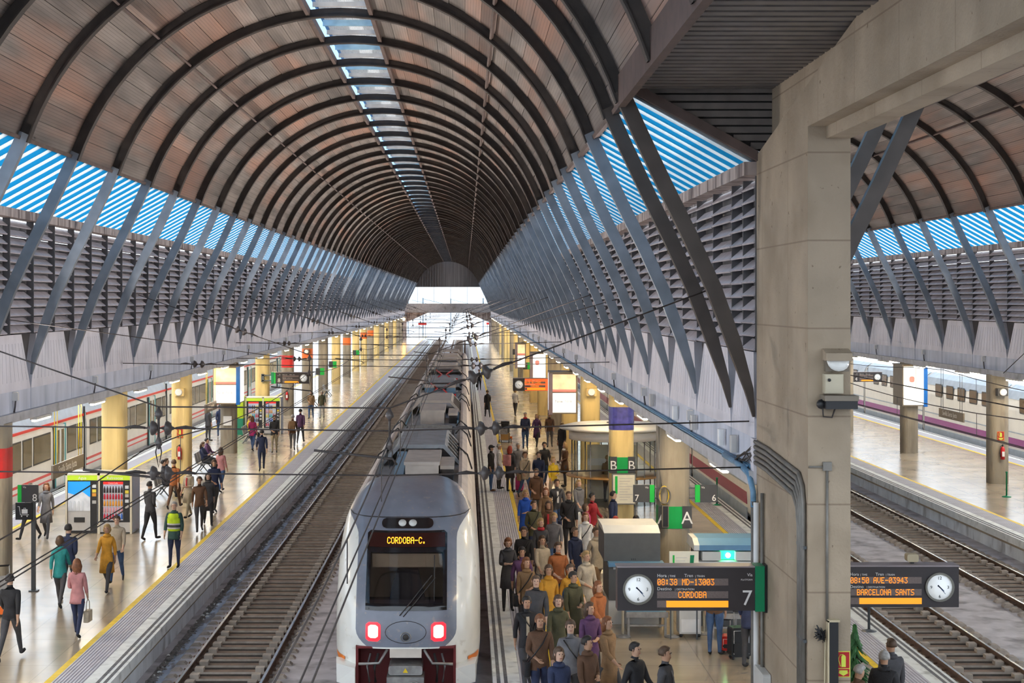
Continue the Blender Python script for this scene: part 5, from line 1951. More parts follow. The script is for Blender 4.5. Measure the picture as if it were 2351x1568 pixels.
MB().tube([(KX - .3, KY - .3, 2.93), (KX + .4, KY - .2, 3.0), (KX + .7, KY, 3.4)], .03, 5).build('roof_cable', M_post, kk)
MB().box(KX + .6, KX + .72, KY - .1, KY + .05, 2.9, 4.36).build('roof_post', M_signb, kk)
# second round kiosk at far right
k2 = empty('kiosk', (24.0, 57.5, 0), 'white round kiosk with glass at the far right picture edge', 'kiosk')
MB().lathe([(.001, 1.75), (1.9, 1.75), (1.95, 1.8), (1.95, 2.25), (1.6, 2.32), (.001, 2.36)], (24.0, 57.5, 0), 32).build('canopy', M_whitep, k2)
MB().lathe([(1.55, .9), (1.57, .9), (1.57, 1.75), (1.55, 1.75)], (24.0, 57.5, 0), 28).build('glass_wall', M_kgl, k2)
MB().lathe([(1.6, 0), (1.66, .0), (1.70, .9), (1.6, .92)], (24.0, 57.5, 0), 28).build('counter', M_tsteel, k2)
for k in range(10):
    t_ = 2 * math.pi * k / 10
    MB().tube([(24.0 + 1.56 * math.cos(t_), 57.5 + 1.56 * math.sin(t_), 0), (24.0 + 1.56 * math.cos(t_), 57.5 + 1.56 * math.sin(t_), 1.8)], .03, 6).build('mullion', M_whitep, k2)

# ------------------------------------------------------------------ baggage scanners, tables and barriers near column A
M_scan = mat('scanner_grey', (.10, .10, .10), .5, var=.08, scale=5)
M_scanb = flat('scanner_blue', (.12, .26, .42), .35)
M_scanw = flat('scanner_white', (.62, .62, .60), .4)
Yc = 35.2
a = P(1387, 1214, Yc); c = P(1516, 1288, Yc)
sc = empty('baggage_scanner', ((a.x + c.x) / 2, Yc + .7, 0), 'dark grey boxy baggage scanner standing left of column A', 'scanner')
MB().prism([(a.x, c.z), (c.x, c.z), (c.x, a.z - .10), (a.x, a.z - .10)], 'y', Yc, Yc + 1.5).build('housing', M_scan, sc)
vs = [(a.x, Yc, a.z - .10), (c.x, Yc, a.z - .10), (c.x, Yc + 1.5, a.z - .10), (a.x, Yc + 1.5, a.z - .10), (a.x - .03, Yc + .25, a.z + .05), (c.x - .02, Yc + .25, a.z + .05), (c.x - .02, Yc + 1.3, a.z + .05), (a.x - .03, Yc + 1.3, a.z + .05)]
MB().add(vs, [(0, 1, 5, 4), (1, 2, 6, 5), (2, 3, 7, 6), (3, 0, 4, 7), (4, 5, 6, 7)]).build('bevel_top', M_scanw, sc)
MB().box(a.x + .08, c.x + .06, Yc - .22, Yc + .1, c.z - .10, c.z).build('blue_ledge', M_scanb, sc)
MB().box(a.x + .1, c.x - .02, Yc - .05, Yc + 1.4, .55, c.z - .10).build('lower_cabinet', M_scan, sc)
MB().box(a.x + .1, c.x - .02, Yc, Yc + 1.4, 0, .55).build('base', M_scanw, sc)
for k in range(3): MB().box(a.x + .62 + k * .04, a.x + .635 + k * .04, Yc - .004, Yc, c.z + .02, c.z + .06).build('slot', M_black, sc)
for (dx, m) in ((.2, M_whitep), (.62, M_red), (1.0, M_whitep)): MB().box(a.x + dx, a.x + dx + .12, Yc - .06, Yc - .05, c.z - .18, c.z - .12).build('button_plate', m, sc)
Yc = 35.0
a = P(1592, 1240, Yc); c = P(1745, 1300, Yc)
s2 = empty('baggage_scanner', ((a.x + c.x) / 2, Yc + .5, 0), 'blue topped scanner with glowing green light right of column A', 'scanner')
pr = [(Yc - .1, a.z - .22), (Yc - .1, a.z - .10), (Yc + .2, a.z + .02), (Yc + .9, a.z + .02), (Yc + 1.1, a.z - .22)]
MB().prism(pr, 'x', a.x + .12, c.x).build('blue_hood', M_scanb, s2)
MB().prism(pr, 'x', a.x, a.x + .12).build('end_cap', M_scanw, s2)
MB().box(a.x + .1, c.x, Yc + .2, Yc + 1.1, a.z - .48, a.z - .22).build('tunnel', M_scan, s2)
for (x0, x1) in ((a.x + .2, a.x + .62), (a.x + .95, c.x)):
    MB().box(x0, x1, Yc - .02, Yc + .2, a.z - .46, a.z - .26).build('flap', M_scanw, s2)
MB().box(a.x + .62, a.x + .95, Yc + .14, Yc + .2, a.z - .46, a.z - .22).build('green_panel', flat('green_glow', (.01, .4, .12), .3, emit=(.02, 1, .25), estr=1.2), s2)
MB().ball((a.x + .80, Yc + .10, a.z - .36), .06, 10).build('green_lamp', flat('green_lamp', (.6, 1, .7), emit=(.25, 1, .45), estr=14.0), s2)
MB().box(a.x + .1, c.x, Yc - .05, Yc + 1.1, .35, a.z - .48).build('cabinet', M_scanw, s2)
MB().box(a.x + .12, c.x, Yc - .06, Yc - .05, .9, a.z - .55).build('cabinet_front', mat('scanner_olive', (.28, .29, .24), .5), s2)
MB().box(a.x + .1, c.x, Yc, Yc + 1.0, 0, .35).build('base', M_scan, s2)
# notice stand
Yc = 33.6
a = P(1537, 1266, Yc); c = P(1604, 1312, Yc)
ns = empty('notice_stand', ((a.x + c.x) / 2, Yc, 0), 'cream notice stand with green stripes between the two scanners', 'notice board')
MB().box(a.x, c.x, Yc, Yc + .03, c.z - .25, a.z).build('sheet', M_paper, ns)
MB().box(a.x + .07, a.x + .11, Yc - .004, Yc, c.z - .1, a.z - .08).build('green_stripe', M_sgreenl, ns)
MB().prism([(a.x + .43, c.z - .1), (a.x + .50, c.z - .1), (a.x + .54, a.z - .08), (a.x + .45, a.z - .08)], 'y', Yc - .004, Yc).build('green_mark', M_sgreen, ns)
for k in range(5): MB().box(a.x + .14, a.x + .38 - .04 * (k % 2), Yc - .003, Yc, a.z - .14 - k * .07, a.z - .13 - k * .07).build('printed_line', M_vgrey, ns)
for x in (a.x + .03, c.x - .03): MB().box(x - .015, x + .015, Yc + .03, Yc + .06, 0, a.z).build('leg', M_post, ns)


def table(x0, x1, y0, y1, h, label, m):
    t = empty('roller_table', ((x0 + x1) / 2, (y0 + y1) / 2, 0), label, 'table')
    MB().box(x0, x1, y0, y1, h - .06, h).build('top', m, t)
    MB().box(x0 - .02, x1 + .02, y0 - .02, y0, h - .10, h + .02).build('edge_rail', M_tsteel, t)
    for x in (x0 + .03, x1 - .03):
        for y in (y0 + .03, y1 - .03):
            MB().box(x - .025, x + .025, y - .025, y + .025, 0, h - .06).build('leg', M_tsteel, t)
    MB().box(x0 + .03, x1 - .03, y0 + .02, y0 + .05, h * .42, h * .42 + .04).build('stretcher', M_tsteel, t)
    return t


table(3.55, 4.42, 33.9, 34.9, .52, 'low steel roller table under the board with CORDOBA', M_scanb)
table(5.35, 6.05, 33.6, 34.5, .55, 'low steel table with grey trays beside the traveller in jeans', M_tsteel)
for k in range(3): MB().rbox(5.42, 5.98, 33.7, 34.3, .56 + k * .07, .61 + k * .07, .04).build('security_tray', M_scanw if k else M_scan, label='grey plastic tray on the low steel table, %s from the bottom' % ORD[k], cat='tray', group='security trays', loc=(5.7, 34.0, .56 + k * .07))
wc = empty('white_cabinet', (4.95, 34.0, 0), 'white cabinet on castors behind the barrier posts', 'cabinet')
MB().box(4.68, 5.15, 33.8, 34.3, .08, .78).build('body', M_scanw, wc)
MB().box(4.72, 5.11, 33.79, 33.8, .12, .40).build('door', M_whitep, wc)
for x in (4.72, 5.11): MB().ball((x, 33.85, .04), .04, 8).build('castor', M_black, wc)


def stanchion(px, py, label, h=1.0, m=None, x=None, y=None):
    if x is None: x, y = G(px, py)
    t = empty('barrier_post', (x, y, 0), label, 'barrier post')
    MB().lathe([(.001, 0), (.17, 0), (.17, .02), (.05, .05), (.03, .06), (.001, .06)], (x, y, 0), 18).build('base', m or M_tsteel, t)
    MB().lathe([(.03, .05), (.03, h - .05), (.045, h - .04), (.045, h), (.001, h + .01)], (x, y, 0), 10).build('pole', m or M_vcase, t)
    return t


stanchion(1543, 1462, 'silver barrier post on a round base in front of the white cabinet')
stanchion(1616, 1455, 'silver barrier post just left of the traveller in jeans')
stanchion(1430, 1462, 'silver barrier post at the corner of the roller table')
stanchion(1995, 1450, 'dark barrier post on a round base right of the big pillar', 1.4, M_post)
stanchion(1646, 1160, 'green barrier post beside number plate 6', 1.0, M_sgreen)
stanchion(2311, 1141, 'green barrier post at the far right platform', .95, M_sgreen)

# ------------------------------------------------------------------ benches


def bench(x, y, rz, n, label):
    t = empty('bench', (x, y, 0), label, 'bench', rz=rz)
    for k in range(n):
        xx = (k - (n - 1) / 2) * .56
        MB().rbox(xx - .24, xx + .24, -.22, .20, .42, .45, .05).build('seat', M_tsteel, t, world=False)
        MB().add([(xx - .24, .20, .45), (xx + .24, .20, .45), (xx + .22, .30, .86), (xx - .22, .30, .86), (xx - .24, .23, .45), (xx + .24, .23, .45), (xx + .22, .33, .86), (xx - .22, .33, .86)],
                 [(0, 1, 2, 3), (4, 7, 6, 5), (0, 4, 5, 1), (3, 2, 6, 7), (0, 3, 7, 4), (1, 5, 6, 2)]).build('backrest', M_tsteel, t, world=False)
    MB().box(-n * .28, n * .28, -.03, .03, .36, .42).build('beam', M_post, t, world=False)
    for s in (-1, 1):
        xx = s * (n * .28 - .25)
        MB().tube([(xx, 0, .38), (xx, -.28, .03), (xx, -.32, 0)], .025, 5).build('leg', M_post, t, world=False)
        MB().tube([(xx, 0, .38), (xx, .26, .03), (xx, .32, 0)], .025, 5).build('leg', M_post, t, world=False)
    return t


BEN = [bench(-11.3, 58.3, R(90), 3, 'steel bench carrying two seated men beyond the vending machines'),
       bench(-11.2, 66.5, R(90), 3, 'steel bench with seated woman between the ochre and the grey column'),
       bench(-11.2, 80.5, R(90), 3, 'steel bench with yellow jacketed traveller before the second vending pair'),
       bench(-10.6, 108, R(90), 3, 'empty steel bench beyond board 8'),
       bench(-10.7, 120, R(90), 3, 'empty steel bench near the column with red band'),
       bench(4.5, 43.3, R(0), 3, 'steel bench with woman beside the white partition near column A')]
# white partition screen near column A
MB().prism([(4.45, 0), (5.6, 0), (5.6, 1.25), (4.95, 1.25), (4.7, 1.20), (4.45, 1.05)], 'y', 41.2, 41.3).build('partition_screen', M_whitep, label='white rounded partition screen behind the dark scanner', cat='screen', loc=(5.0, 41.25, 0))

# ------------------------------------------------------------------ luggage trolleys at the left edge


def trolley(x, y, rz, label):
    t = empty('luggage_trolley', (x, y, 0), label, 'luggage trolley', rz=rz)
    for s in (-1, 1):
        MB().tube([(s * .26, -.45, .12), (s * .26, .42, .16), (s * .26, .50, .95), (s * .26, .62, 1.02)], .016, 6).build('frame_tube', M_tsteel, t, world=False)
        for yy in (-.35, .40):
            MB().lathe([(.001, -.02), (.07, -.02), (.07, .02), (.001, .02)], (s * .26, yy, .07), 12, M=Matrix.Rotation(R(90), 3, 'Y')).build('wheel', M_black, t, world=False)
    MB().tube([(-.26, .62, 1.02), (.26, .62, 1.02)], .024, 6).build('handle', M_black, t, world=False)
    MB().box(-.27, .27, -.50, .42, .12, .15).build('deck', M_tsteel, t, world=False)
    MB().box(-.29, .29, -.54, -.48, .08, .26).build('bumper', M_orange, t, world=False)
    MB().box(-.20, .20, .47, .50, .45, .80).build('basket', M_tsteel, t, world=False)
    return t


for k, (x, y) in enumerate(((-10.95, 36.4), (-11.05, 37.1 - .25), (-12.3, 39.9))):
    if k == 1: continue
    trolley(x, y, R(20), ('nearest', '', 'farther')[k] + ' luggage trolley with orange bumper at the left edge')
# a loaded trolley on the crowded platform
x, y = G(1160, 1015)
trolley(x, y, R(170), 'luggage trolley loaded with boxes and a dark case on the crowded platform')
MB().box(x - .24, x + .24, y - .35, y + .2, .155, .50).build('cardboard_box', flat('cardboard', (.50, .30, .11), .7), label='brown cardboard box on the loaded trolley', cat='box', loc=(x, y, .155))
MB().rbox(x - .22, x + .22, y - .28, y + .12, .505, 1.10, .06).build('travel_case', M_black, label='black travel case on top of the loaded trolley', cat='suitcase', loc=(x, y, .505))


# ------------------------------------------------------------------ suitcases
def suitcase(x, y, rz, w, d, h, m, label, m2=None):
    t = empty('suitcase', (x, y, 0), label, 'suitcase', rz=rz)
    MB().rbox(-w / 2, w / 2, -d / 2, d / 2, .06, h, .06, axis='y').build('shell', m, t, world=False)
    MB().rbox(-w / 2 + .04, w / 2 - .04, -d / 2 - .03, -d / 2, .12, h * .55, .05, axis='y').build('pocket', m2 or m, t, world=False)
    for s in (-1, 1):
        for e in (-1, 1):
            MB().ball((s * (w / 2 - .05), e * (d / 2 - .05), .035), .035, 8).build('wheel', M_black, t, world=False)
        MB().tube([(s * .08, d / 2 - .04, h - .05), (s * .08, d / 2 - .04, h + .30)], .01, 5).build('pull_rod', M_tsteel, t, world=False)
    MB().tube([(-.10, d / 2 - .04, h + .30), (.10, d / 2 - .04, h + .30)], .016, 5).build('handle', M_black, t, world=False)
    pip = MB()
    pts = [(-w / 2 + .05, -d / 2 - .005, .12), (-w / 2 + .05, -d / 2 - .005, h - .06), (w / 2 - .05, -d / 2 - .005, h - .06), (w / 2 - .05, -d / 2 - .005, .12)]
    pip.tube(pts, .008, 4)
    pip.build('piping', M_whitep, t, world=False)
    return t


x, y = G(1697, 1512)
suitcase(x, y, R(10), .42, .27, .66, M_black, 'black suitcase with pale piping beside the pillar')
x, y = G(1667, 1497)
suitcase(x, y, R(-12), .20, .30, .36, M_red, 'small red and black bag behind the black suitcase', M_black)
# ------------------------------------------------------------------ fittings on the big pillar
M_pipe = mat('conduit_grey', (.20, .185, .165), .5, metal=.3, var=.15, scale=6)
M_pipeb = mat('cable_blue', (.13, .27, .42), .45, var=.25, scale=8)
M_wire = mat('wire_dark', (.050, .038, .034), .55, var=.3, scale=5)
M_ins = mat('insulator_grey', (.085, .07, .066), .3, var=.25, scale=6)
pf = empty('conduit_run', (4.72, 23.3, 0), 'five parallel grey conduits bending down the big pillar', 'conduit')
for k in range(5):
    z = 5.06 - k * .085
    yv = 21.56 + k * .085
    MB().tube([(4.72, 25.2, z + .0), (4.72, 24.2, z - .02), (4.72, yv + .35, z - .05 - .10), (4.72, yv + .1, z - .3), (4.72, yv, z - .55), (4.72, yv, -.0)], .034, 8).build('conduit', M_pipe, pf)
for z in (1.2, 2.6, 3.9): MB().box(4.70, 4.745, 21.5, 21.98, z, z + .04).build('clamp', M_post, pf)
pf2 = empty('conduit_run', (4.69, 25.1, 0), 'thick grey down pipes along the far corner of the big pillar', 'conduit')
for k, (yy, x) in enumerate(((25.12, 4.68), (24.95, 4.69), (24.55, 4.71))):
    MB().tube([(x, yy, 0), (x, yy, 4.1 + .2 * (k == 2))], .045 if k < 2 else .03, 8).build('pipe', M_pipe if k != 1 else M_whitep, pf2)
MB().tube([(4.60, 27.5, 4.62), (4.60, 25.7, 4.60), (4.64, 25.3, 4.52), (4.68, 25.16, 4.25), (4.68, 25.12, 4.0)], .05, 8).build('pipe', M_pipeb, pf2)
MB().rbox(4.62, 4.74, 24.0, 24.75, 1.05, 1.55, .05, axis='x').build('switch_box', M_scanw, pf2)
MB().rbox(4.60, 4.75, 24.75, 25.1, .15, .75, .05, axis='x').build('switch_box', M_vgrey, pf2)
# cable bundle lying on the flange above the crowded platform
cb = empty('cable_bundle', (4.62, 40, 4.57), 'bundle of pale blue cables lying on the flange above the crowded platform', 'cable')
for k in range(5):
    pts = []
    y = 25.6
    while y < 150:
        pts.append((4.66 + .022 * k + random.uniform(-.012, .012), y, 4.592 + .02 * (k % 2) + random.uniform(0, .012)))
        y += 1.3 if y < 60 else 4
    MB().tube(pts, .020, 5).build('cable', M_pipeb if k < 4 else M_wire, cb)
for k in range(9):
    y0 = 26 + k * .05 + random.uniform(0, .5)
    MB().tube([(4.68, y0, 4.6), (4.62 + random.uniform(-.04, .04), y0 - .2, 4.66 + random.uniform(-.03, .05)), (4.67, (y0 + 25.3) / 2, 4.66 + random.uniform(0, .18)), (4.72, 25.27, 4.75 + random.uniform(-.1, .3))], .010, 5).build('loose_cable', M_wire, cb)
# front face of the pillar: lamp, cabinet, projector, conduit, sign
FY = PY0 - .004


def FP(px, py): return P(px, py, PY0)


a, c = FP(1888, 800), FP(1948, 852)
t = empty('wall_flood', (a.x, PY0, c.z), 'hooded floodlight on the front of the big pillar', 'lamp')
hood = [(PY0, a.z), (PY0 - .22, a.z - .06), (PY0 - .26, a.z - .16), (PY0, a.z - .16)]
MB().prism(hood, 'x', a.x, c.x).build('hood', M_pill, t)
MB().lathe([(.001, 0), (.13, 0), (.155, .06), (.10, .10), (.001, .11)], ((a.x + c.x) / 2, PY0 - .10, a.z - .20), 16, M=Matrix.Rotation(R(60), 3, 'X')).build('reflector', M_hl, t)
MB().box(a.x + .02, c.x - .02, PY0 - .12, PY0, c.z, a.z - .16).build('back_box', M_signb, t)
a, c = FP(1888, 858), FP(1931, 902)
t = empty('junction_cabinet', (a.x, PY0, c.z), 'beige cabinet with round lock below the floodlight on the big pillar', 'cabinet')
MB().box(a.x, c.x, PY0 - .14, PY0, c.z, a.z).build('body', flat('cabinet_beige', (.52, .46, .34), .5), t)
MB().box(a.x + .01, c.x - .01, PY0 - .15, PY0 - .14, c.z + .01, a.z - .01).build('door', flat('cabinet_beige', (.52, .46, .34), .5), t)
MB().lathe([(.001, 0), (.022, 0), (.022, .02), (.001, .02)], (a.x + .06, PY0 - .15, a.z - .08), 12, M=Matrix.Rotation(R(90), 3, 'X')).build('lock', M_black, t)
a, c = FP(1885, 914), FP(1957, 936)
t = empty('projector', (a.x, PY0, c.z), 'black projector on a brown bracket below the beige cabinet', 'projector')
MB().box(a.x, c.x, PY0 - .30, PY0 - .02, c.z, a.z - .02).build('body', M_black, t)
MB().box(a.x - .02, c.x + .01, PY0 - .32, PY0, a.z - .02, a.z + .05).build('bracket', M_signb, t)
MB().ball((a.x - .03, PY0 - .15, c.z + .06), .07, 10).build('knob', M_black, t)
MB().tube([(a.x, PY0 - .1, c.z), (a.x + .02, PY0 - .05, c.z - .12), (a.x + .14, PY0 - .05, c.z - .13), (a.x + .18, PY0 - .08, c.z)], .012, 5).build('loop_cable', M_wire, t)
a = FP(1898, 1070)
t = empty('conduit_run', (a.x, PY0 - .02, 0), 'thin conduit with a square box running down the pillar front', 'conduit')
MB().box(a.x - .06, a.x + .06, PY0 - .05, PY0, a.z - .06, a.z + .06).build('junction_box', M_pipe, t)
MB().tube([(a.x, PY0 - .02, a.z), (a.x, PY0 - .02, FP(0, 1425).z)], .02, 6).build('conduit', M_pipe, t)
MB().tube([(4.76, PY0 - .02, a.z - .01), (a.x, PY0 - .02, a.z - .01)], .015, 6).build('conduit', M_pipe, t)
a = FP(1900, 1425); c = FP(1921, 1568)
t = empty('wall_panel', (a.x, PY0, 0), 'tall dark narrow panel with wooden rim on the pillar front', 'panel')
MB().box(a.x, c.x, PY0 - .10, PY0, .6, a.z).build('body', M_black, t)
MB().box(a.x - .02, a.x, PY0 - .11, PY0, .6, a.z + .02).build('rim', M_cabw, t)
MB().box(a.x - .02, c.x + .02, PY0 - .11, PY0, a.z, a.z + .03).build('rim', M_cabw, t)
q = FP(1893, 1455)
dst = empty('feather_duster', (q.x, PY0 - .06, .9), 'black feather duster on a pole leaning on the pillar front', 'duster')
b = MB()
for k in range(70):
    t_ = random.uniform(0, 1)
    b.tube([(q.x, PY0 - .05, q.z - .12 + .2 * t_), (q.x - random.uniform(.02, .17), PY0 - .06 - random.uniform(0, .08), q.z + .05 - .12 * t_ + random.uniform(-.04, .10))], .006, 3)
b.build('feathers', M_black, dst, kind='stuff')
MB().tube([(q.x, PY0 - .05, q.z - .05), (q.x - .03, PY0 - .07, .75)], .012, 6).build('handle', M_cabw, dst)

# ------------------------------------------------------------------ overhead wires


def insulator(b, p, d, n=2, r=.12, m=1):
    """ribbed bell insulators strung on a wire through p along d"""
    d = Vector(d).normalized()
    q = d.to_track_quat('Z', 'Y').to_matrix()
    for k in range(n):
        c = Vector(p) + d * (k - (n - 1) / 2) * .24
        b.lathe([(.02, -.10), (.03, -.06), (r, -.03), (r * 1.02, .0), (r * .75, .05), (.035, .07), (.02, .11)], c, 12, m=m, M=q)


def span(pts, ins, label, r=.012, group=None):
    t = empty('span_wire', pts[0], label, 'wire', group)
    MB().tube(pts, r, 5).build('cable', M_wire, t)
    for (i, f, n) in ins:
        a, c = Vector(pts[i]), Vector(pts[i + 1])
        p = a.lerp(c, f)
        b = MB()
        insulator(b, p, c - a, n, m=0)
        b.build('insulator', M_ins, t)
        d = (c - a).normalized()
        for s in (-1, 1):
            MB().tube([p + d * s * .25, p + d * s * .42 + Vector((0, 0, .03)), p + d * s * .58], .022, 5).build('clevis', M_wire, t)
    return t


PLN = [(25.6, 1), (50.4, .9), (75.3, .8), (100.2, .8), (125.1, .7), (150, .7), (174.9, .6), (199.8, .6), (224.7, .6)]
for i, (y, sc_) in enumerate(PLN):
    nm = ORD[i]
    r = .013 if i < 2 else .016
    top = [(C1 - 7.4, y, 7.55), (-5.07, y, 5.60), (-1.25, y, 5.58), (.28, y, 6.15), (C1 + 7.4, y, 7.58)]
    span(top, [(0, .42 if i == 0 else .6, 2), (2, .97, 2)], 'sagging head span wire with bell insulators, %s portal from the camera' % nm, r)
    span([(C1 - 7.9, y + .02, 5.32), (-1.3, y + .02, 5.20), (C1 + 7.95, y + .02, 5.36)], [(0, .62, 2) if i == 0 else (0, .25, 2), (1, .28, 2)], 'upper cross wire with bell insulators, %s portal from the camera' % nm, r)
    if i in (0, 2, 4):
        span([(C1 - 7.9, y + .04, 4.56), (-1.3, y + .04, 4.46), (C1 + 7.95, y + .04, 4.60)], [(0, .62, 2) if i == 0 else (0, .3, 2), (1, .29, 2)], 'lower cross wire with bell insulators, %s portal from the camera' % nm, r)
    # hangers and registration arms over both tracks
    for (x, zt, zc, lab) in ((-5.07, 5.60, 4.30, 'empty track'), (-1.25, 5.58, 4.62, 'front train')):
        h = empty('wire_hanger', (x, y, zc), 'hanging wire fitting over the %s, %s portal from the camera' % (lab, nm), 'wire fitting')
        MB().tube([(x, y, zt), (x, y, zt - .55)], .022, 6).build('rod', M_wire, h)
        b = MB(); insulator(b, (x, y, zt - .12), (0, 0, 1), 1, .07, 0); b.build('insulator', M_ins, h)
        b = MB(); insulator(b, (x, y, zt - .60), (0, 0, 1), 1, .06, 0); b.build('insulator', M_ins, h)
        MB().tube([(x, y, zt - .5), (x + .05, y, zt - .75), (x, y, zt - 1.0), (x - .05, y, zt - .75), (x, y, zt - .5)], .012, 5).build('shackle', M_wire, h)
        MB().tube([(x - 1.25, y, zc + .26), (x + .05, y, zc + .12), (x + .12, y, zc + .02)], .022, 6).build('registration_arm', M_wire, h)

for (x, zc, zm, lab) in ((-5.09, 4.25, 4.85, 'empty left track'), (-1.16, 4.57, 5.15, 'front train'), (11.2, 4.4, 5.0, 'track right of the pillar'), (15.3, 4.4, 5.0, 'track along the right platform')):
    t = empty('contact_wire', (x, 30, zc), 'pair of contact wires with droppers above the %s' % lab, 'wire')
    ye = YEND + 20 if x < 5 else 138
    for d in (-.045, .045):
        MB().tube([(x + d, 9, zc), (x + d, ye, zc)], .010, 4).build('contact_cable', M_wire, t)
    pts = []
    y = 9.0
    while y <= ye:
        u = ((y - 25.6) / 24.9) % 1.0
        pts.append((x, y, zm + .35 * (2 * u - 1) ** 2 - .15))
        y += 24.9 / 8
    MB().tube(pts, .011, 4).build('carrier_cable', M_wire, t)
    for k, q in enumerate(pts):
        if k % 2 == 0 and q[1] > 12:
            MB().tube([q, (x, q[1], zc)], .007, 4).build('dropper', M_wire, t)
# slanting stay wires
for k, (a, c, lab) in enumerate((((-10.9, 37, 6.9), (-5.07, 50.4, 5.4), 'stay wire from the left wall down to the second portal'),
                                 ((4.3, 44, 7.4), (.3, 50.4, 6.1), 'stay wire from the right wall down to the second portal'),
                                 ((20.9, 52, 7.6), (15.3, 44, 5.3), 'slanting stay wire across the far right louvres'))):
    span([a, c], [], lab, .012)
# junction tubes and small boxes on the flange of the right wall
for k, y in enumerate((26.9, 28.2, 31.6, 34.4, 38.7, 44.0)):
    MB().rbox(4.60, 4.72, y - .06, y + .06, 4.72, 5.02, .03).build('meter_box', M_whitep if k % 2 else M_vgrey, label='small grey meter box above the cable bundle, %s from the pillar' % ORD[k], cat='box', loc=(4.66, y, 4.72))
# coil of cable and dark duct on column A
t = empty('cable_coil', (4.78, 37.2, 2.3), 'coil of yellow and grey cable hung on column A', 'cable')
for k in range(7):
    pts = []
    for j in range(17):
        a = 2 * math.pi * j / 16
        pts.append((4.78 + (.09 + .01 * k) * math.cos(a), 37.2 - .012 * k, 2.68 + (.24 - .008 * k) * math.sin(a)))
    MB().tube(pts, .012, 4, cap=False).build('loop', M_yel if k in (2, 3) else M_pipe, t)
MB().tube([(4.72, 37.2, 2.9), (4.66, 37.2, 3.4), (4.66, 37.25, 4.36)], .014, 5).build('lead', M_pipe, t)
t = empty('cable_duct', (4.80, 37.2, 1.9), 'dark vertical duct on the green band of column A', 'duct')
MB().box(4.72, 4.88, 37.10, 37.28, 1.92, 2.45).build('duct_body', M_signb, t)
MB().box(4.74, 4.86, 37.09, 37.10, 1.94, 2.43).build('duct_face', M_black, t)
# masts and portals outside the far end
M_mast = flat('mast_grey', (.30, .33, .36), .5)
for k, (x, y) in enumerate(((-9, 330), (4, 345), (-14, 380), (9, 400), (-4, 430), (14, 450))):
    m = empty('line_mast', (x, y, -.75), 'distant lattice mast beyond the hall end, %s from the camera' % ORD[k], 'mast')
    MB().box(x - .15, x + .15, y - .15, y + .15, -.75, 8).build('mast_post', M_mast, m)
    MB().box(x - 6, x + 6, y - .1, y + .1, 6.2, 6.6).build('mast_beam', M_mast, m)
    MB().tube([(x, y, 7.8), (x + 5, y, 6.6)], .05, 4).build('mast_stay', M_mast, m)
for k, (x, y) in enumerate(((-8.3, 300), (5, 305))):
    m = empty('signal_board', (x, y, 3.4), 'distant red board at the end of the %s platform' % ('left', 'right')[k], 'sign')
    MB().box(x - .8, x + .8, y, y + .1, 2.7, 3.1).build('panel', M_red, m)
    for s in (-.6, .6): MB().box(x + s - .05, x + s + .05, y, y + .1, 0, 2.7).build('leg', M_mast, m)
# amber lamp at the end of the left beam
e = empty('end_lamp', (-11.2, 282, 4.1), 'bright amber lamp at the far end of the left platform', 'lamp')
MB().ball((-11.2, 282, 4.02), .28, 12).build('bulb', flat('amber_bulb', (1, .7, .3), emit=(1, .45, .08), estr=60.0), e)
MB().tube([(-11.2, 282, 4.2), (-11.2, 282, 4.37)], .05, 6).build('stem', M_mast, e)
# ------------------------------------------------------------------ people
def rot_x(v, a):
    return Vector((v.x, v.y * math.cos(a) - v.z * math.sin(a), v.y * math.sin(a) + v.z * math.cos(a)))


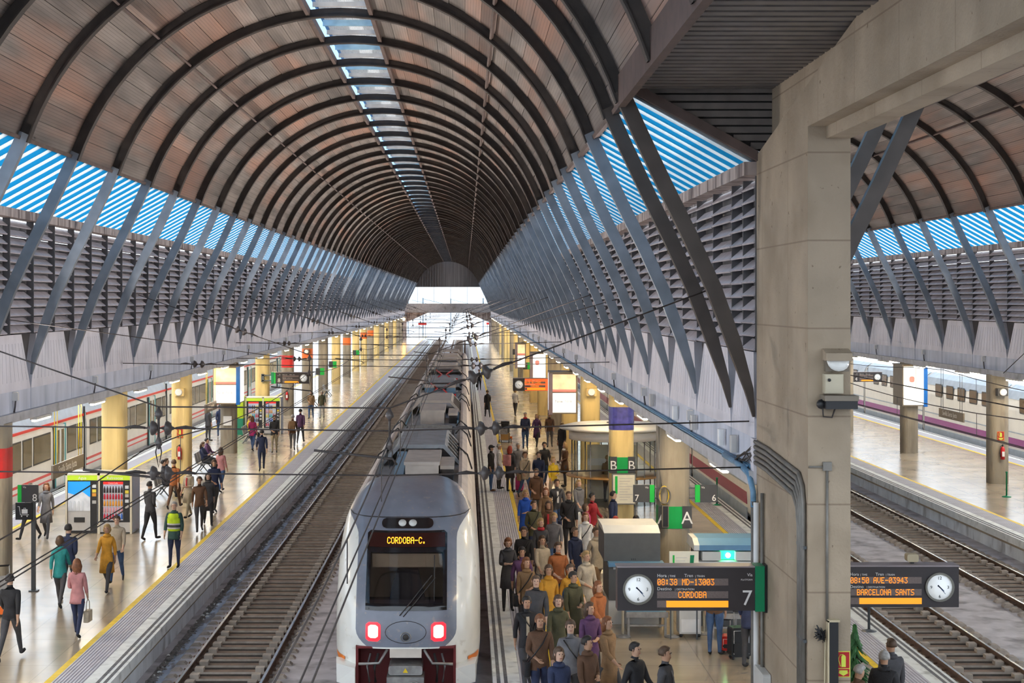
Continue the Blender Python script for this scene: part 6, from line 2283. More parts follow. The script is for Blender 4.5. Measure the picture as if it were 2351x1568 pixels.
def figure_mesh(name, hipL=0, hipR=0, kneeL=0, kneeR=0, shL=0, shR=0, elL=10, elR=10, abL=8, abR=8, inL=0, inR=0, lean=0, head=0, hturn=0, bulk=1.0, sit=False, fem=False):
    """one continuous body grown on a posed skeleton; facing -Y, feet on z = 0.  angles in degrees, positive = forwards"""
    V, E, RAD, LAB = [], [], [], []
    PALM = {}

    def add(p, r, lab, par=None):
        V.append(Vector(p)); RAD.append(r if isinstance(r, tuple) else (r, r)); LAB.append(lab)
        if par is not None: E.append((par, len(V) - 1))
        return len(V) - 1
    k = bulk * 1.10
    sw = .165 if not fem else .148
    hip_z = .93

    def up(p):            # lean the upper body about the pelvis
        v = Vector(p) - Vector((0, 0, hip_z))
        v = rot_x(v, R(lean))
        return v + Vector((0, 0, hip_z))
    pel = add((0, 0, hip_z), (.135 * k, .105 * k), 'leg')
    wst = add(up((0, 0, 1.06)), (.125 * k, .098 * k), 'top', pel)
    bel = add(up((0, -.005, 1.19)), (.138 * k, .108 * k), 'top', wst)
    chs = add(up((0, 0, 1.33)), (.158 * k, .112 * k), 'top', bel)
    nb = add(up((0, .012, 1.445)), (.085, .075), 'top', chs)
    nk = add(up((0, .005, 1.505)), (.052, .054), 'skin', nb)
    hd = Vector(up((0, .0, 1.545)))
    fw = Vector((math.sin(R(hturn)), -math.cos(R(hturn)), 0))
    tilt = Vector((0, 0, 1)) + fw * math.sin(R(head))
    tilt.normalize()
    ja = add(hd + tilt * .035 + fw * .018, (.062, .078), 'skin', nk)
    hm = add(hd + tilt * .105 + fw * .012, (.074, .094), 'skin', ja)
    ht = add(hd + tilt * .170 + fw * .002, (.060, .074), 'skin', hm)
    for s, hp, kn in ((-1, hipL, kneeL), (1, hipR, kneeR)):
        h = add((s * .088, 0, .885), (.088 * k, .092 * k), 'leg', pel)
        d = rot_x(Vector((0, 0, -.42)), -R(hp))
        mid = Vector(V[h]) + d * .5
        m_ = add(mid + Vector((s * .006, 0, 0)), (.078 * k, .082 * k), 'leg', h)
        knp = Vector(V[h]) + d + Vector((s * .008, 0, 0))
        kv = add(knp, (.058, .060), 'leg', m_)
        d2 = rot_x(Vector((0, 0, -.40)), -R(hp - kn))
        cf = add(knp + d2 * .35 + Vector((0, .012, 0)), (.056, .058), 'leg', kv)
        an = add(knp + d2, (.040, .042), 'leg', cf)
        a = R(hp - kn) * .8
        hl = add(Vector(V[an]) + rot_x(Vector((0, .025, -.045)), -a), (.036, .036), 'shoe', an)
        t1 = add(Vector(V[an]) + rot_x(Vector((s * .012, -.10, -.052)), -a), (.044, .032), 'shoe', hl)
        add(Vector(V[an]) + rot_x(Vector((s * .02, -.175, -.06)), -a), (.034, .022), 'shoe', t1)
    for s, sh, el, ab, inn in ((-1, shL, elL, abL, inL), (1, shR, elR, abR, inR)):
        sp = Vector(up((s * sw, .005, 1.395)))
        sv = add(sp, (.070 * k, .068 * k), 'top', chs)
        u = Vector((s * math.sin(R(ab)), 0, -math.cos(R(ab)))) * .285
        u = rot_x(u, -R(sh))
        m_ = add(sp + u * .55, (.054 * k, .054 * k), 'top', sv)
        ep = sp + u
        ev = add(ep, (.046 * k, .046 * k), 'top', m_)
        w = rot_x(Vector((-s * math.sin(R(inn)), 0, -math.cos(R(inn)))) * .245, -R(sh + el))
        add_ = add(ep + w * .5, (.042 * k, .042 * k), 'top', ev)
        wp_ = ep + w
        wv = add(wp_, (.027, .025), 'skin', add_)
        wd_ = w.normalized()
        side = Vector((0, -1, 0)) if abs(wd_.y) < .7 else Vector((-s, 0, 0))
        side = (side - wd_ * side.dot(wd_)).normalized()
        nrm = wd_.cross(side)
        pm = add(wp_ + wd_ * .05, (.034, .020), 'skin', wv)
        PALM[s] = wp_ + wd_ * .09
        inner = Vector((-s, 0, 0))
        inner = inner - wd_ * inner.dot(wd_)
        for fi, (off, L) in enumerate(((.026, .062), (.009, .072), (-.009, .066), (-.025, .052))):
            b0 = wp_ + wd_ * .088 + side * off
            f0 = add(b0, .0092, 'skin', pm)
            f1 = add(b0 + wd_ * L * .55 + inner * .006, .0086, 'skin', f0)
            add(b0 + wd_ * L + inner * .022, .0078, 'skin', f1)
        th = add(wp_ + wd_ * .040 + side * .040, .0115, 'skin', pm)
        add(wp_ + wd_ * .082 + side * .056 + inner * .008, .0095, 'skin', th)
    zmin = min(v.z - r[1] for v, r, l in zip(V, RAD, LAB) if l == 'shoe')
    base = zmin if not sit else zmin
    V = [v - Vector((0, 0, base)) for v in V]
    me = bpy.data.meshes.new('tmp_skel')
    me.from_pydata(V, E, [])
    o = bpy.data.objects.new('tmp_skel', me)
    COL.objects.link(o)
    sk = o.modifiers.new('skin', 'SKIN')
    sk.use_smooth_shade = True
    for i, r in enumerate(RAD):
        me.skin_vertices[0].data[i].radius = r
        me.skin_vertices[0].data[i].use_root = (i == 0)
    ss = o.modifiers.new('sub', 'SUBSURF')
    ss.levels = 1
    ss.render_levels = 1
    dg = bpy.context.evaluated_depsgraph_get()
    out = bpy.data.meshes.new_from_object(o.evaluated_get(dg), depsgraph=dg)
    bpy.data.objects.remove(o)
    bpy.data.meshes.remove(me)
    out.name = name
    # which garment a face belongs to: nearest bone
    segs = []
    for (a, b) in E:
        la = LAB[b]
        segs.append((V[a], V[b], la, (RAD[a][0] + RAD[a][1] + RAD[b][0] + RAD[b][1]) / 4))
    slot = {'skin': 0, 'top': 1, 'leg': 2, 'shoe': 3}
    idx = []
    hemz = V[0].z - .09
    for p in out.polygons:
        c = p.center
        best, bl = 1e9, 'top'
        for (a, b, l, rr) in segs:
            ab_ = b - a
            t = max(0, min(1, (c - a).dot(ab_) / max(1e-9, ab_.length_squared)))
            d = (a + ab_ * t - c).length - rr
            if d < best: best, bl = d, l
        if bl == 'leg' and c.z > hemz and not sit: bl = 'top'
        if bl == 'skin' and c.z < V[nb].z + .045 and abs(c.x) < .2 and c.z > V[chs].z - .02: bl = 'top'
        idx.append(slot[bl])
    for nm in range(4): out.materials.append(M_whitep)
    out.polygons.foreach_set('material_index', idx)
    out.polygons.foreach_set('use_smooth', [True] * len(out.polygons))
    # nose and chin on the front of the head
    hmid = V[hm]
    for v in out.vertices:
        r = v.co - hmid
        f = r.dot(fw)
        lat = abs(r.cross(fw).dot(tilt))
        z = r.dot(tilt)
        if f > .05 and lat < .022 and -.045 < z < -.005: v.co += fw * .007
    info = {'hm': hmid.copy(), 'fw': fw, 'tilt': tilt, 'pel': V[0].copy(), 'chs': V[chs].copy()}
    info['hand'] = {s: v - Vector((0, 0, base)) for s, v in PALM.items()}
    return out, info


POSES = {}


def pose(nm, **kw):
    POSES[nm] = figure_mesh('body', **kw)


pose('walk_a', hipL=28, hipR=-20, kneeL=8, kneeR=18, shL=-18, shR=22, elL=12, elR=25, lean=-3)
pose('walk_b', hipL=-22, hipR=26, kneeL=22, kneeR=6, shL=24, shR=-16, elL=28, elR=14, lean=-3, fem=True)
pose('walk_c', hipL=16, hipR=-12, kneeL=10, kneeR=10, shL=-8, shR=12, elL=70, elR=15, inL=30, lean=-2, bulk=1.08)
pose('walk_d', hipL=-14, hipR=18, kneeL=14, kneeR=5, shL=10, shR=5, elL=18, elR=80, inR=35, lean=-4, fem=True, hturn=25)
pose('stand_a', hipL=2, hipR=-2, abL=9, abR=9, elL=12, elR=12, bulk=1.08)
pose('stand_b', hipL=0, hipR=3, kneeR=6, shL=15, shR=18, elL=85, elR=80, inL=35, inR=35, head=22, fem=True)
pose('stand_c', hipL=-3, hipR=6, kneeR=10, shL=-4, shR=5, elL=15, elR=55, inR=45, hturn=-20, fem=True)
pose('stand_d', hipL=4, hipR=-4, abL=14, abR=12, elL=25, elR=20, bulk=1.15, hturn=15)
pose('sit_a', hipL=84, hipR=80, kneeL=82, kneeR=70, shL=25, shR=30, elL=45, elR=50, inL=20, inR=20, sit=True, lean=-4)
pose('sit_b', hipL=82, hipR=86, kneeL=70, kneeR=84, shL=35, shR=35, elL=60, elR=70, inL=40, inR=40, sit=True, lean=-10, head=20, fem=True)

SKIN = [mat('skin_%d' % i, c, .5, var=.08, scale=9) for i, c in enumerate(((.56, .33, .22), (.48, .27, .17), (.62, .39, .28)))]
HAIRM = {k: mat('hair_' + k, c, .55, var=.25, scale=20) for k, c in (('black', (.02, .015, .013)), ('brown', (.09, .05, .028)), ('blond', (.42, .27, .11)), ('grey', (.38, .36, .34)), ('red', (.38, .05, .025)), ('auburn', (.22, .08, .03)))}
CLO = {k: mat('cloth_' + k, c, .8, var=.18, scale=7, bump=.25, bscale=40) for k, c in (
    ('black', (.022, .021, .024)), ('charcoal', (.060, .058, .064)), ('navy', (.025, .035, .085)), ('blue', (.02, .10, .50)), ('denim', (.055, .11, .24)), ('brown', (.13, .065, .035)),
    ('tan', (.28, .165, .08)), ('beige', (.52, .42, .30)), ('cream', (.52, .44, .33)), ('white', (.72, .70, .67)), ('mustard', (.62, .30, .03)), ('red', (.50, .03, .04)), ('pink', (.55, .24, .24)), ('magenta', (.45, .03, .16)),
    ('olive', (.085, .08, .04)), ('green', (.04, .17, .10)), ('teal', (.02, .24, .24)), ('grey', (.17, .165, .175)), ('purple', (.12, .05, .13)), ('rust', (.40, .13, .04)), ('yellow', (.75, .50, .03)), ('hivis', (.55, .75, .02)), ('dkgreen', (.035, .085, .075)), ('khaki', (.36, .30, .20)), ('silver', (.55, .55, .54)))}
M_eye = flat('eye_dark', (.02, .015, .012), .2)
M_lip = flat('lip', (.38, .12, .10), .4)
ME_eye = MB().ball((0, 0, 0), .0095, 6).mesh('eye', [M_eye])
ME_mouth = MB().cbox((0, 0, 0), (.045, .008, .010)).mesh('mouth', [M_lip])
ME_ear = MB().ball((0, 0, 0), .028, 6, sc=(.35, .6, 1)).mesh('ear', [M_whitep])


def hair_mesh(style):
    """shell over skull, face left free; local origin = middle of the head, facing -Y"""
    b = MB()
    n, k = 16, 12
    vs = []
    for i in range(k + 1):
        ph = math.pi * i / k
        for j in range(n):
            th = 2 * math.pi * j / n
            x, y, z = math.sin(ph) * math.cos(th), math.sin(ph) * math.sin(th), math.cos(ph)
            r = 1.0
            low = -.35 if style != 'long' else -1.2
            face = y < -.15 and z < .52
            if style in ('short', 'crop') and z < -.30: r = .70
            if face: r = .62
            if style == 'bald' and (z > .35): r = .72
            sx, sy, sz = .097, .112, .118
            if style == 'crop': sx, sy, sz = .090, .106, .108
            vx, vy, vz = x * sx * r, y * sy * r + .010, z * sz * r + .012
            if style == 'long' and z < -.1 and not face:
                vz = z * .30 + .02
                vx *= 1.25
                vy = vy * .9 + .028
            if style == 'bob' and z < -.1 and not face:
                vz = z * .16 + .01
                vx *= 1.18
            if style == 'cap':
                if face and z > .1:
                    vx, vy, vz = x * .10, y * .15 - .03, z * .03 + .04
            vs.append((vx, vy, vz))
    fs = [(i * n + j, i * n + (j + 1) % n, (i + 1) * n + (j + 1) % n, (i + 1) * n + j) for i in range(k) for j in range(n)]
    b.add(vs, fs, 0, True)
    return b.mesh('hair', [M_whitep])


HAIR = {s: hair_mesh(s) for s in ('short', 'crop', 'long', 'bob', 'cap', 'bald')}


def skirt_mesh(L, flare):
    b = MB()
    n = 18
    vs = []
    pr = [(1.00, .03, .150, .120), (.93, 0, .158, .130), (.80, 0, .165 + flare * .3, .14 + flare * .3), (.95 - L, 0, .165 + flare, .145 + flare), (.955 - L, 0, .155 + flare, .135 + flare), (.80, 0, .150 + flare * .2, .125 + flare * .2)]
    for (z, dy, rx, ry) in pr:
        for j in range(n):
            t = 2 * math.pi * j / n
            w = 1 + .04 * math.sin(5 * t) if z < .9 else 1
            vs.append((rx * math.cos(t) * w, ry * math.sin(t) * w, z))
    fs = [(i * n + j, (i + 1) * n + j, (i + 1) * n + (j + 1) % n, i * n + (j + 1) % n) for i in range(len(pr) - 1) for j in range(n)]
    return b.add(vs, fs, 0, True).mesh('coat_skirt', [M_whitep])


SKIRT = {'coat': skirt_mesh(.42, .03), 'jacket': skirt_mesh(.20, .012), 'dress': skirt_mesh(.62, .07)}


def set_mat(o, i, m):
    o.material_slots[i].link = 'OBJECT'
    o.material_slots[i].material = m


PEOPLE = []
HELD = {}


def hand_of(p, s):
    info, sc, a = HELD[p.name]
    v = info['hand'][s] * sc
    return Vector((p.location.x + v.x * math.cos(a) - v.y * math.sin(a), p.location.y + v.x * math.sin(a) + v.y * math.cos(a), p.location.z + v.z)), a


def carry(p, s, m, label):
    h, a = hand_of(p, s)
    return bag(h.x, h.y, max(.05, h.z - .50), m, label, rz=a + R(90))


def cross_bag(p, m, label, sd=1):
    info, sc, a = HELD[p.name]
    t = empty('shoulder_bag', p.location, label, 'bag', rz=a)
    t.scale = (sc, sc, sc)
    c = info['chs'] - Vector((0, 0, 1.40))
    z = c.z
    MB().rbox(-.05, .05, -.15, .15, .78 + z, 1.02 + z, .04).build('pouch', m, t, world=False).location.x = sd * .25
    MB().tube([(sd * .24, -.05, 1.0 + z), (sd * .12, -.150, 1.18 + z), (-sd * .02, -.150, 1.36 + z), (-sd * .12, -.05, 1.50 + z), (-sd * .10, .10, 1.44 + z), (sd * .05, .145, 1.25 + z), (sd * .24, .06, 1.0 + z)], .013, 5).build('strap', M_black, t, world=False)
    return t



def person(x, y, face, ps, top, leg, hair, label, h=1.72, skin=0, coat=None, shoe='black', hstyle='short', z=0.0, group=None, scarf=None):
    """face: degrees the figure turns from facing the camera (positive turns towards +X)"""
    me, info = POSES[ps]
    face += random.uniform(-14, 14)
    t = empty('person', (x, y, z), label, 'person', group, rz=R(face))
    s = h / 1.725
    HELD[t.name] = (info, s, R(face))
    t.scale = (s, s, s)
    bo = inst('body', me, t, (0, 0, 0))
    set_mat(bo, 0, SKIN[skin]); set_mat(bo, 1, CLO[top]); set_mat(bo, 2, CLO[leg]); set_mat(bo, 3, CLO[shoe])
    hm, fw, ti = info['hm'], info['fw'], info['tilt']
    yaw = math.atan2(fw.x, -fw.y)
    pitch = math.asin(max(-1, min(1, ti.dot(fw))))
    rot = Euler((pitch, 0, yaw), 'XYZ')
    Mh = rot.to_matrix()
    hr = inst('hair', HAIR[hstyle], t, hm, rot)
    set_mat(hr, 0, HAIRM[hair] if hstyle != 'cap' else CLO['black'])
    for sx in (-1, 1):
        inst('eye', ME_eye, t, hm + Mh @ Vector((sx * .029, -.077, .012)), rot)
        er = inst('ear', ME_ear, t, hm + Mh @ Vector((sx * .080, .005, -.005)), rot)
        set_mat(er, 0, SKIN[skin])
    inst('mouth', ME_mouth, t, hm + Mh @ Vector((0, -.080, -.055)), rot)
    if coat:
        dz = info['pel'].z - .93
        ck = inst('coat_skirt', SKIRT[coat], t, (0, 0, dz))
        set_mat(ck, 0, CLO[top] if coat != 'dress' else CLO[leg])
    n_ = len(PEOPLE)
    if coat in ('coat', 'jacket') and not scarf:
        cr = inst('collar', ME_scarf, t, hm + Vector((0, .012, -.175)), None, (1.05, 1.0, .8))
        set_mat(cr, 0, CLO[top])
    if n_ % 9 == 1 and not ps.startswith('sit'):
        sf = inst('shirt_front', ME_shirt, t, info['chs'] - Vector((0, 0, 1.40)))
        set_mat(sf, 0, CLO[('white', 'grey', 'beige', 'navy', 'red')[n_ % 5]])
    if scarf:
        sc_ = inst('scarf', ME_scarf, t, hm + Vector((0, 0, -.165)))
        set_mat(sc_, 0, CLO[scarf])
    PEOPLE.append(t)
    return t


ME_shirt = MB().add([(x * .6, -.118 - .010 * (1 - abs(x) / .05) - dy, z) for (z, dy) in ((1.12, .006), (1.22, .012), (1.36, .012), (1.47, -.02)) for x in (-.05, 0, .05)], [(i * 3 + j, i * 3 + j + 1, i * 3 + j + 4, i * 3 + j + 3) for i in range(3) for j in range(2)], 0, True).mesh('shirt_front', [M_whitep])
ME_scarf = MB().lathe([(.06, -.05), (.095, -.04), (.10, 0), (.085, .035), (.06, .04)], (0, 0, 0), 12).mesh('scarf', [M_whitep])


def by_head(px, py, h=1.72):
    zc = h * .945
    Y = F * (CAMZ - zc) / (py - CY)
    return (px - CX) * Y / F, Y


def bag(x, y, z, m, label, kind='shoulder', rz=0):
    if kind == 'backpack':
        t = empty('backpack', (x, y, z), label, 'backpack', rz=rz)
        MB().rbox(-.16, .16, -.07, .09, 0, .42, .06).build('sack', m, t, world=False)
        MB().rbox(-.12, .12, .09, .13, .04, .22, .04).build('pocket', m, t, world=False)
        for s in (-1, 1): MB().tube([(s * .10, -.06, .40), (s * .11, -.20, .42), (s * .12, -.27, .25), (s * .13, -.18, .06), (s * .12, -.06, .03)], .016, 5).build('strap', M_black, t, world=False)
    else:
        t = empty('handbag', (x, y, z), label, 'bag', rz=rz)
        MB().rbox(-.17, .17, -.06, .06, 0, .24, .04).build('pouch', m, t, world=False)
        MB().tube([(-.13, 0, .23), (-.10, 0, .42), (0, 0, .50), (.10, 0, .42), (.13, 0, .23)], .010, 5).build('strap', m, t, world=False)
    return t
# ------------------------------------------------------------------ the crowd beside the front train  (head position in the photograph)
CR = [
    (1119, 1031, 80, 'stand_a', 'black', 'denim', 'black', 'person in dark cap, black puffer jacket and jeans waiting beside the train', 1.72, None, 'cap'),
    (1146, 1028, 75, 'stand_c', 'white', 'charcoal', 'grey', 'person in white sweater and dark trousers waiting beside the train', 1.70, None, 'short'),
    (1171, 1033, 150, 'stand_a', 'charcoal', 'charcoal', 'red', 'person with long red hair and dark coat with pink backpack', 1.70, 'coat', 'long'),
    (1190, 1024, 20, 'walk_a', 'grey', 'grey', 'grey', 'person in grey jacket behind the red haired traveller', 1.70, None, 'short'),
    (1206, 1043, 10, 'walk_b', 'beige', 'denim', 'brown', 'person in beige coat and jeans at the rear of the crowd', 1.74, 'jacket', 'short'),
    (1237, 1047, -10, 'walk_c', 'navy', 'charcoal', 'brown', 'person in navy jacket at the rear of the crowd', 1.72, None, 'short'),
    (1250, 1022, 15, 'walk_a', 'black', 'denim', 'black', 'person in black jacket near the kiosk canopy', 1.75, None, 'short'),
    (1297, 1025, -70, 'stand_c', 'brown', 'charcoal', 'blond', 'blond person in brown coat with white scarf beside the kiosk', 1.68, 'coat', 'long'),
    (1271, 1058, 20, 'walk_d', 'yellow', 'beige', 'blond', 'person in bright yellow top in the crowd', 1.66, None, 'bob'),
    (1231, 1087, 5, 'walk_c', 'brown', 'grey', 'brown', 'person in open brown coat over white shirt', 1.74, 'jacket', 'short'),
    (1279, 1109, 10, 'walk_a', 'charcoal', 'denim', 'brown', 'person in charcoal jacket with brown hair mid crowd', 1.76, None, 'short'),
    (1253, 1127, -8, 'walk_b', 'tan', 'denim', 'auburn', 'person with auburn hair and tan coat mid crowd', 1.68, 'coat', 'long'),
    (1306, 1141, 12, 'walk_c', 'black', 'black', 'brown', 'tall person in black puffer jacket striding forward', 1.80, 'jacket', 'crop'),
    (1206, 1136, -20, 'walk_d', 'blue', 'navy', 'blond', 'person in bright blue coat at the yellow line', 1.70, 'coat', 'bob'),
    (1330, 1108, 30, 'walk_b', 'grey', 'charcoal', 'blond', 'person in pale grey coat behind the black puffer jacket', 1.70, 'jacket', 'long'),
    (1362, 1141, 60, 'walk_a', 'red', 'charcoal', 'black', 'person in red jacket near the notice board', 1.70, None, 'short'),
    (1348, 1168, 70, 'walk_d', 'magenta', 'purple', 'brown', 'person in magenta jacket beside the red jacket', 1.66, 'jacket', 'bob'),
    (1408, 1140, 75, 'stand_d', 'navy', 'charcoal', 'black', 'person in navy jacket reading the cream notice board', 1.78, None, 'crop'),
    (1226, 1163, 5, 'walk_c', 'olive', 'navy', 'brown', 'person in olive jacket beside the blue coat', 1.74, None, 'short'),
    (1259, 1158, -5, 'walk_b', 'brown', 'denim', 'brown', 'person in dark brown coat with shoulder bag mid crowd', 1.70, 'coat', 'long'),
    (1242, 1203, 8, 'walk_d', 'charcoal', 'charcoal', 'blond', 'blond person with red scarf and charcoal coat', 1.68, 'jacket', 'bob'),
    (1272, 1188, 0, 'walk_a', 'grey', 'denim', 'blond', 'blond person in grey jacket and jeans mid crowd', 1.72, None, 'short'),
    (1203, 1225, -5, 'walk_c', 'black', 'charcoal', 'brown', 'person in black jacket near the tactile strip', 1.76, None, 'short'),
    (1166, 1248, 12, 'stand_b', 'charcoal', 'black', 'auburn', 'person in dark tweed coat standing on the tactile strip', 1.68, 'coat', 'bob'),
    (1246, 1239, 6, 'walk_b', 'cream', 'grey', 'brown', 'person in cream blouse and grey trousers', 1.70, None, 'long'),
    (1322, 1225, 20, 'walk_d', 'navy', 'navy', 'brown', 'person in long navy coat left of the dark scanner', 1.70, 'coat', 'short'),
    (1345, 1185, 15, 'walk_b', 'white', 'beige', 'auburn', 'person in white fur jacket behind the dark scanner', 1.70, 'jacket', 'long'),
    (1362, 1222, 25, 'walk_a', 'cream', 'tan', 'brown', 'person in cream jacket close to the dark scanner', 1.74, 'jacket', 'short'),
    (1199, 1268, 0, 'walk_a', 'purple', 'charcoal', 'black', 'person in dark purple jacket near the yellow line', 1.70, None, 'short'),
    (1282, 1261, 10, 'walk_c', 'rust', 'denim', 'brown', 'person in rust jacket behind the mustard coat', 1.74, None, 'short'),
    (1209, 1296, -6, 'walk_d', 'tan', 'charcoal', 'auburn', 'person in tan jacket walking beside the yellow line', 1.70, 'jacket', 'long'),
    (1260, 1307, 10, 'walk_b', 'mustard', 'olive', 'brown', 'person in mustard coat with white shirt leading the crowd', 1.70, 'coat', 'bob'),
    (1297, 1309, 16, 'walk_a', 'mustard', 'charcoal', 'brown', 'second person in mustard coat, shorter and nearer the scanner', 1.66, 'jacket', 'short'),
    (1347, 1282, 30, 'walk_c', 'cream', 'khaki', 'blond', 'person in long cream coat left of the CORDOBA board', 1.72, 'coat', 'short'),
    (1318, 1330, 18, 'walk_d', 'olive', 'olive', 'black', 'person in olive parka behind the front row', 1.74, 'coat', 'short'),
    (1231, 1340, 0, 'walk_c', 'charcoal', 'black', 'brown', 'broad person in charcoal jacket near the front of the crowd', 1.78, None, 'crop'),
    (1376, 1345, 35, 'walk_b', 'rust', 'brown', 'auburn', 'person in rust coat beside the CORDOBA board', 1.70, 'coat', 'long'),
    (1210, 1384, -5, 'walk_a', 'black', 'charcoal', 'black', 'person in black jacket treading the yellow line at the front', 1.74, None, 'short'),
    (1282, 1378, 8, 'walk_b', 'olive', 'grey', 'brown', 'person in olive coat in the front row', 1.70, 'jacket', 'bob'),
    (1356, 1402, 30, 'walk_d', 'purple', 'black', 'brown', 'person in dark purple coat in the front row', 1.70, 'coat', 'long'),
    (1240, 1432, 4, 'walk_c', 'brown', 'navy', 'auburn', 'person in brown jacket and navy trousers in the front row', 1.74, None, 'short'),
    (1310, 1440, 14, 'walk_a', 'grey', 'charcoal', 'brown', 'person in grey jacket in the front row', 1.76, None, 'short'),
    (1398, 1428, 40, 'walk_b', 'tan', 'charcoal', 'auburn', 'person in tan coat walking below the CORDOBA board', 1.70, 'coat', 'long'),
    (1352, 1482, 25, 'walk_d', 'brown', 'black', 'black', 'person in brown coat nearest the camera', 1.72, 'coat', 'short'),
    (1285, 1500, 5, 'walk_b', 'navy', 'denim', 'brown', 'person in navy jacket nearest the camera by the yellow line', 1.70, 'jacket', 'bob'),
    (1462, 1492, 60, 'walk_a', 'black', 'navy', 'black', 'person in black jacket walking right under the board', 1.74, None, 'short'),
    (1530, 1508, 70, 'walk_c', 'charcoal', 'charcoal', 'brown', 'person in charcoal jacket heading for the big pillar', 1.76, None, 'short'),
]
POS = []
for i, (px, py, fc, ps, tp_, lg, hr, lab, h, ct, hs) in enumerate(CR):
    x, y = by_head(px, py, h)
    for it in range(30):                      # keep elbow room between neighbours
        mv = False
        for (qx, qy) in POS:
            d = math.hypot(x - qx, y - qy)
            if d < .50:
                u = ((x - qx) / max(d, .01), (y - qy) / max(d, .01))
                x += u[0] * (.52 - d) * .6 + .01
                y += u[1] * (.52 - d)
                mv = True
        if not mv: break
    x = max(1.0, x)
    POS.append((x, y))
    p = person(x, y, fc, ps, tp_, lg, hr, lab, h, skin=i % 3, coat=ct, hstyle=hs, shoe='black' if i % 3 else 'brown', scarf='red' if 'red scarf' in lab else ('white' if 'white scarf' in lab else None))
    if 'pink backpack' in lab:
        a = R(fc)
        bag(x - math.sin(a) * .24, y + math.cos(a) * .24, 1.02, CLO['pink'], 'pink backpack worn by the red haired traveller', 'backpack', rz=a)
        suitcase(x + .36, y - .05, R(70), .30, .22, .60, CLO['magenta'], 'dark red suitcase beside the red haired traveller')
    elif i in (19, 31, 36, 45):
        carry(p, 1, [CLO['black'], CLO['rust'], CLO['brown'], CLO['red']][(19, 31, 36, 45).index(i)],
            ['black shoulder bag', 'rust handbag', 'brown handbag', 'red shopping bag'][(19, 31, 36, 45).index(i)] + ' carried by the ' + lab.replace('person ', 'traveller '))
    elif i in (4, 10, 12, 18, 22, 26, 30, 37, 40, 41):
        cross_bag(p, CLO[('black', 'brown', 'navy', 'charcoal', 'tan')[i % 5]], ('black', 'brown', 'navy', 'charcoal', 'tan')[i % 5] + ' shoulder bag of the traveller ' + ' '.join(lab.replace('tall ', '').replace('broad ', '').split()[1:9]), 1 if i % 2 else -1)

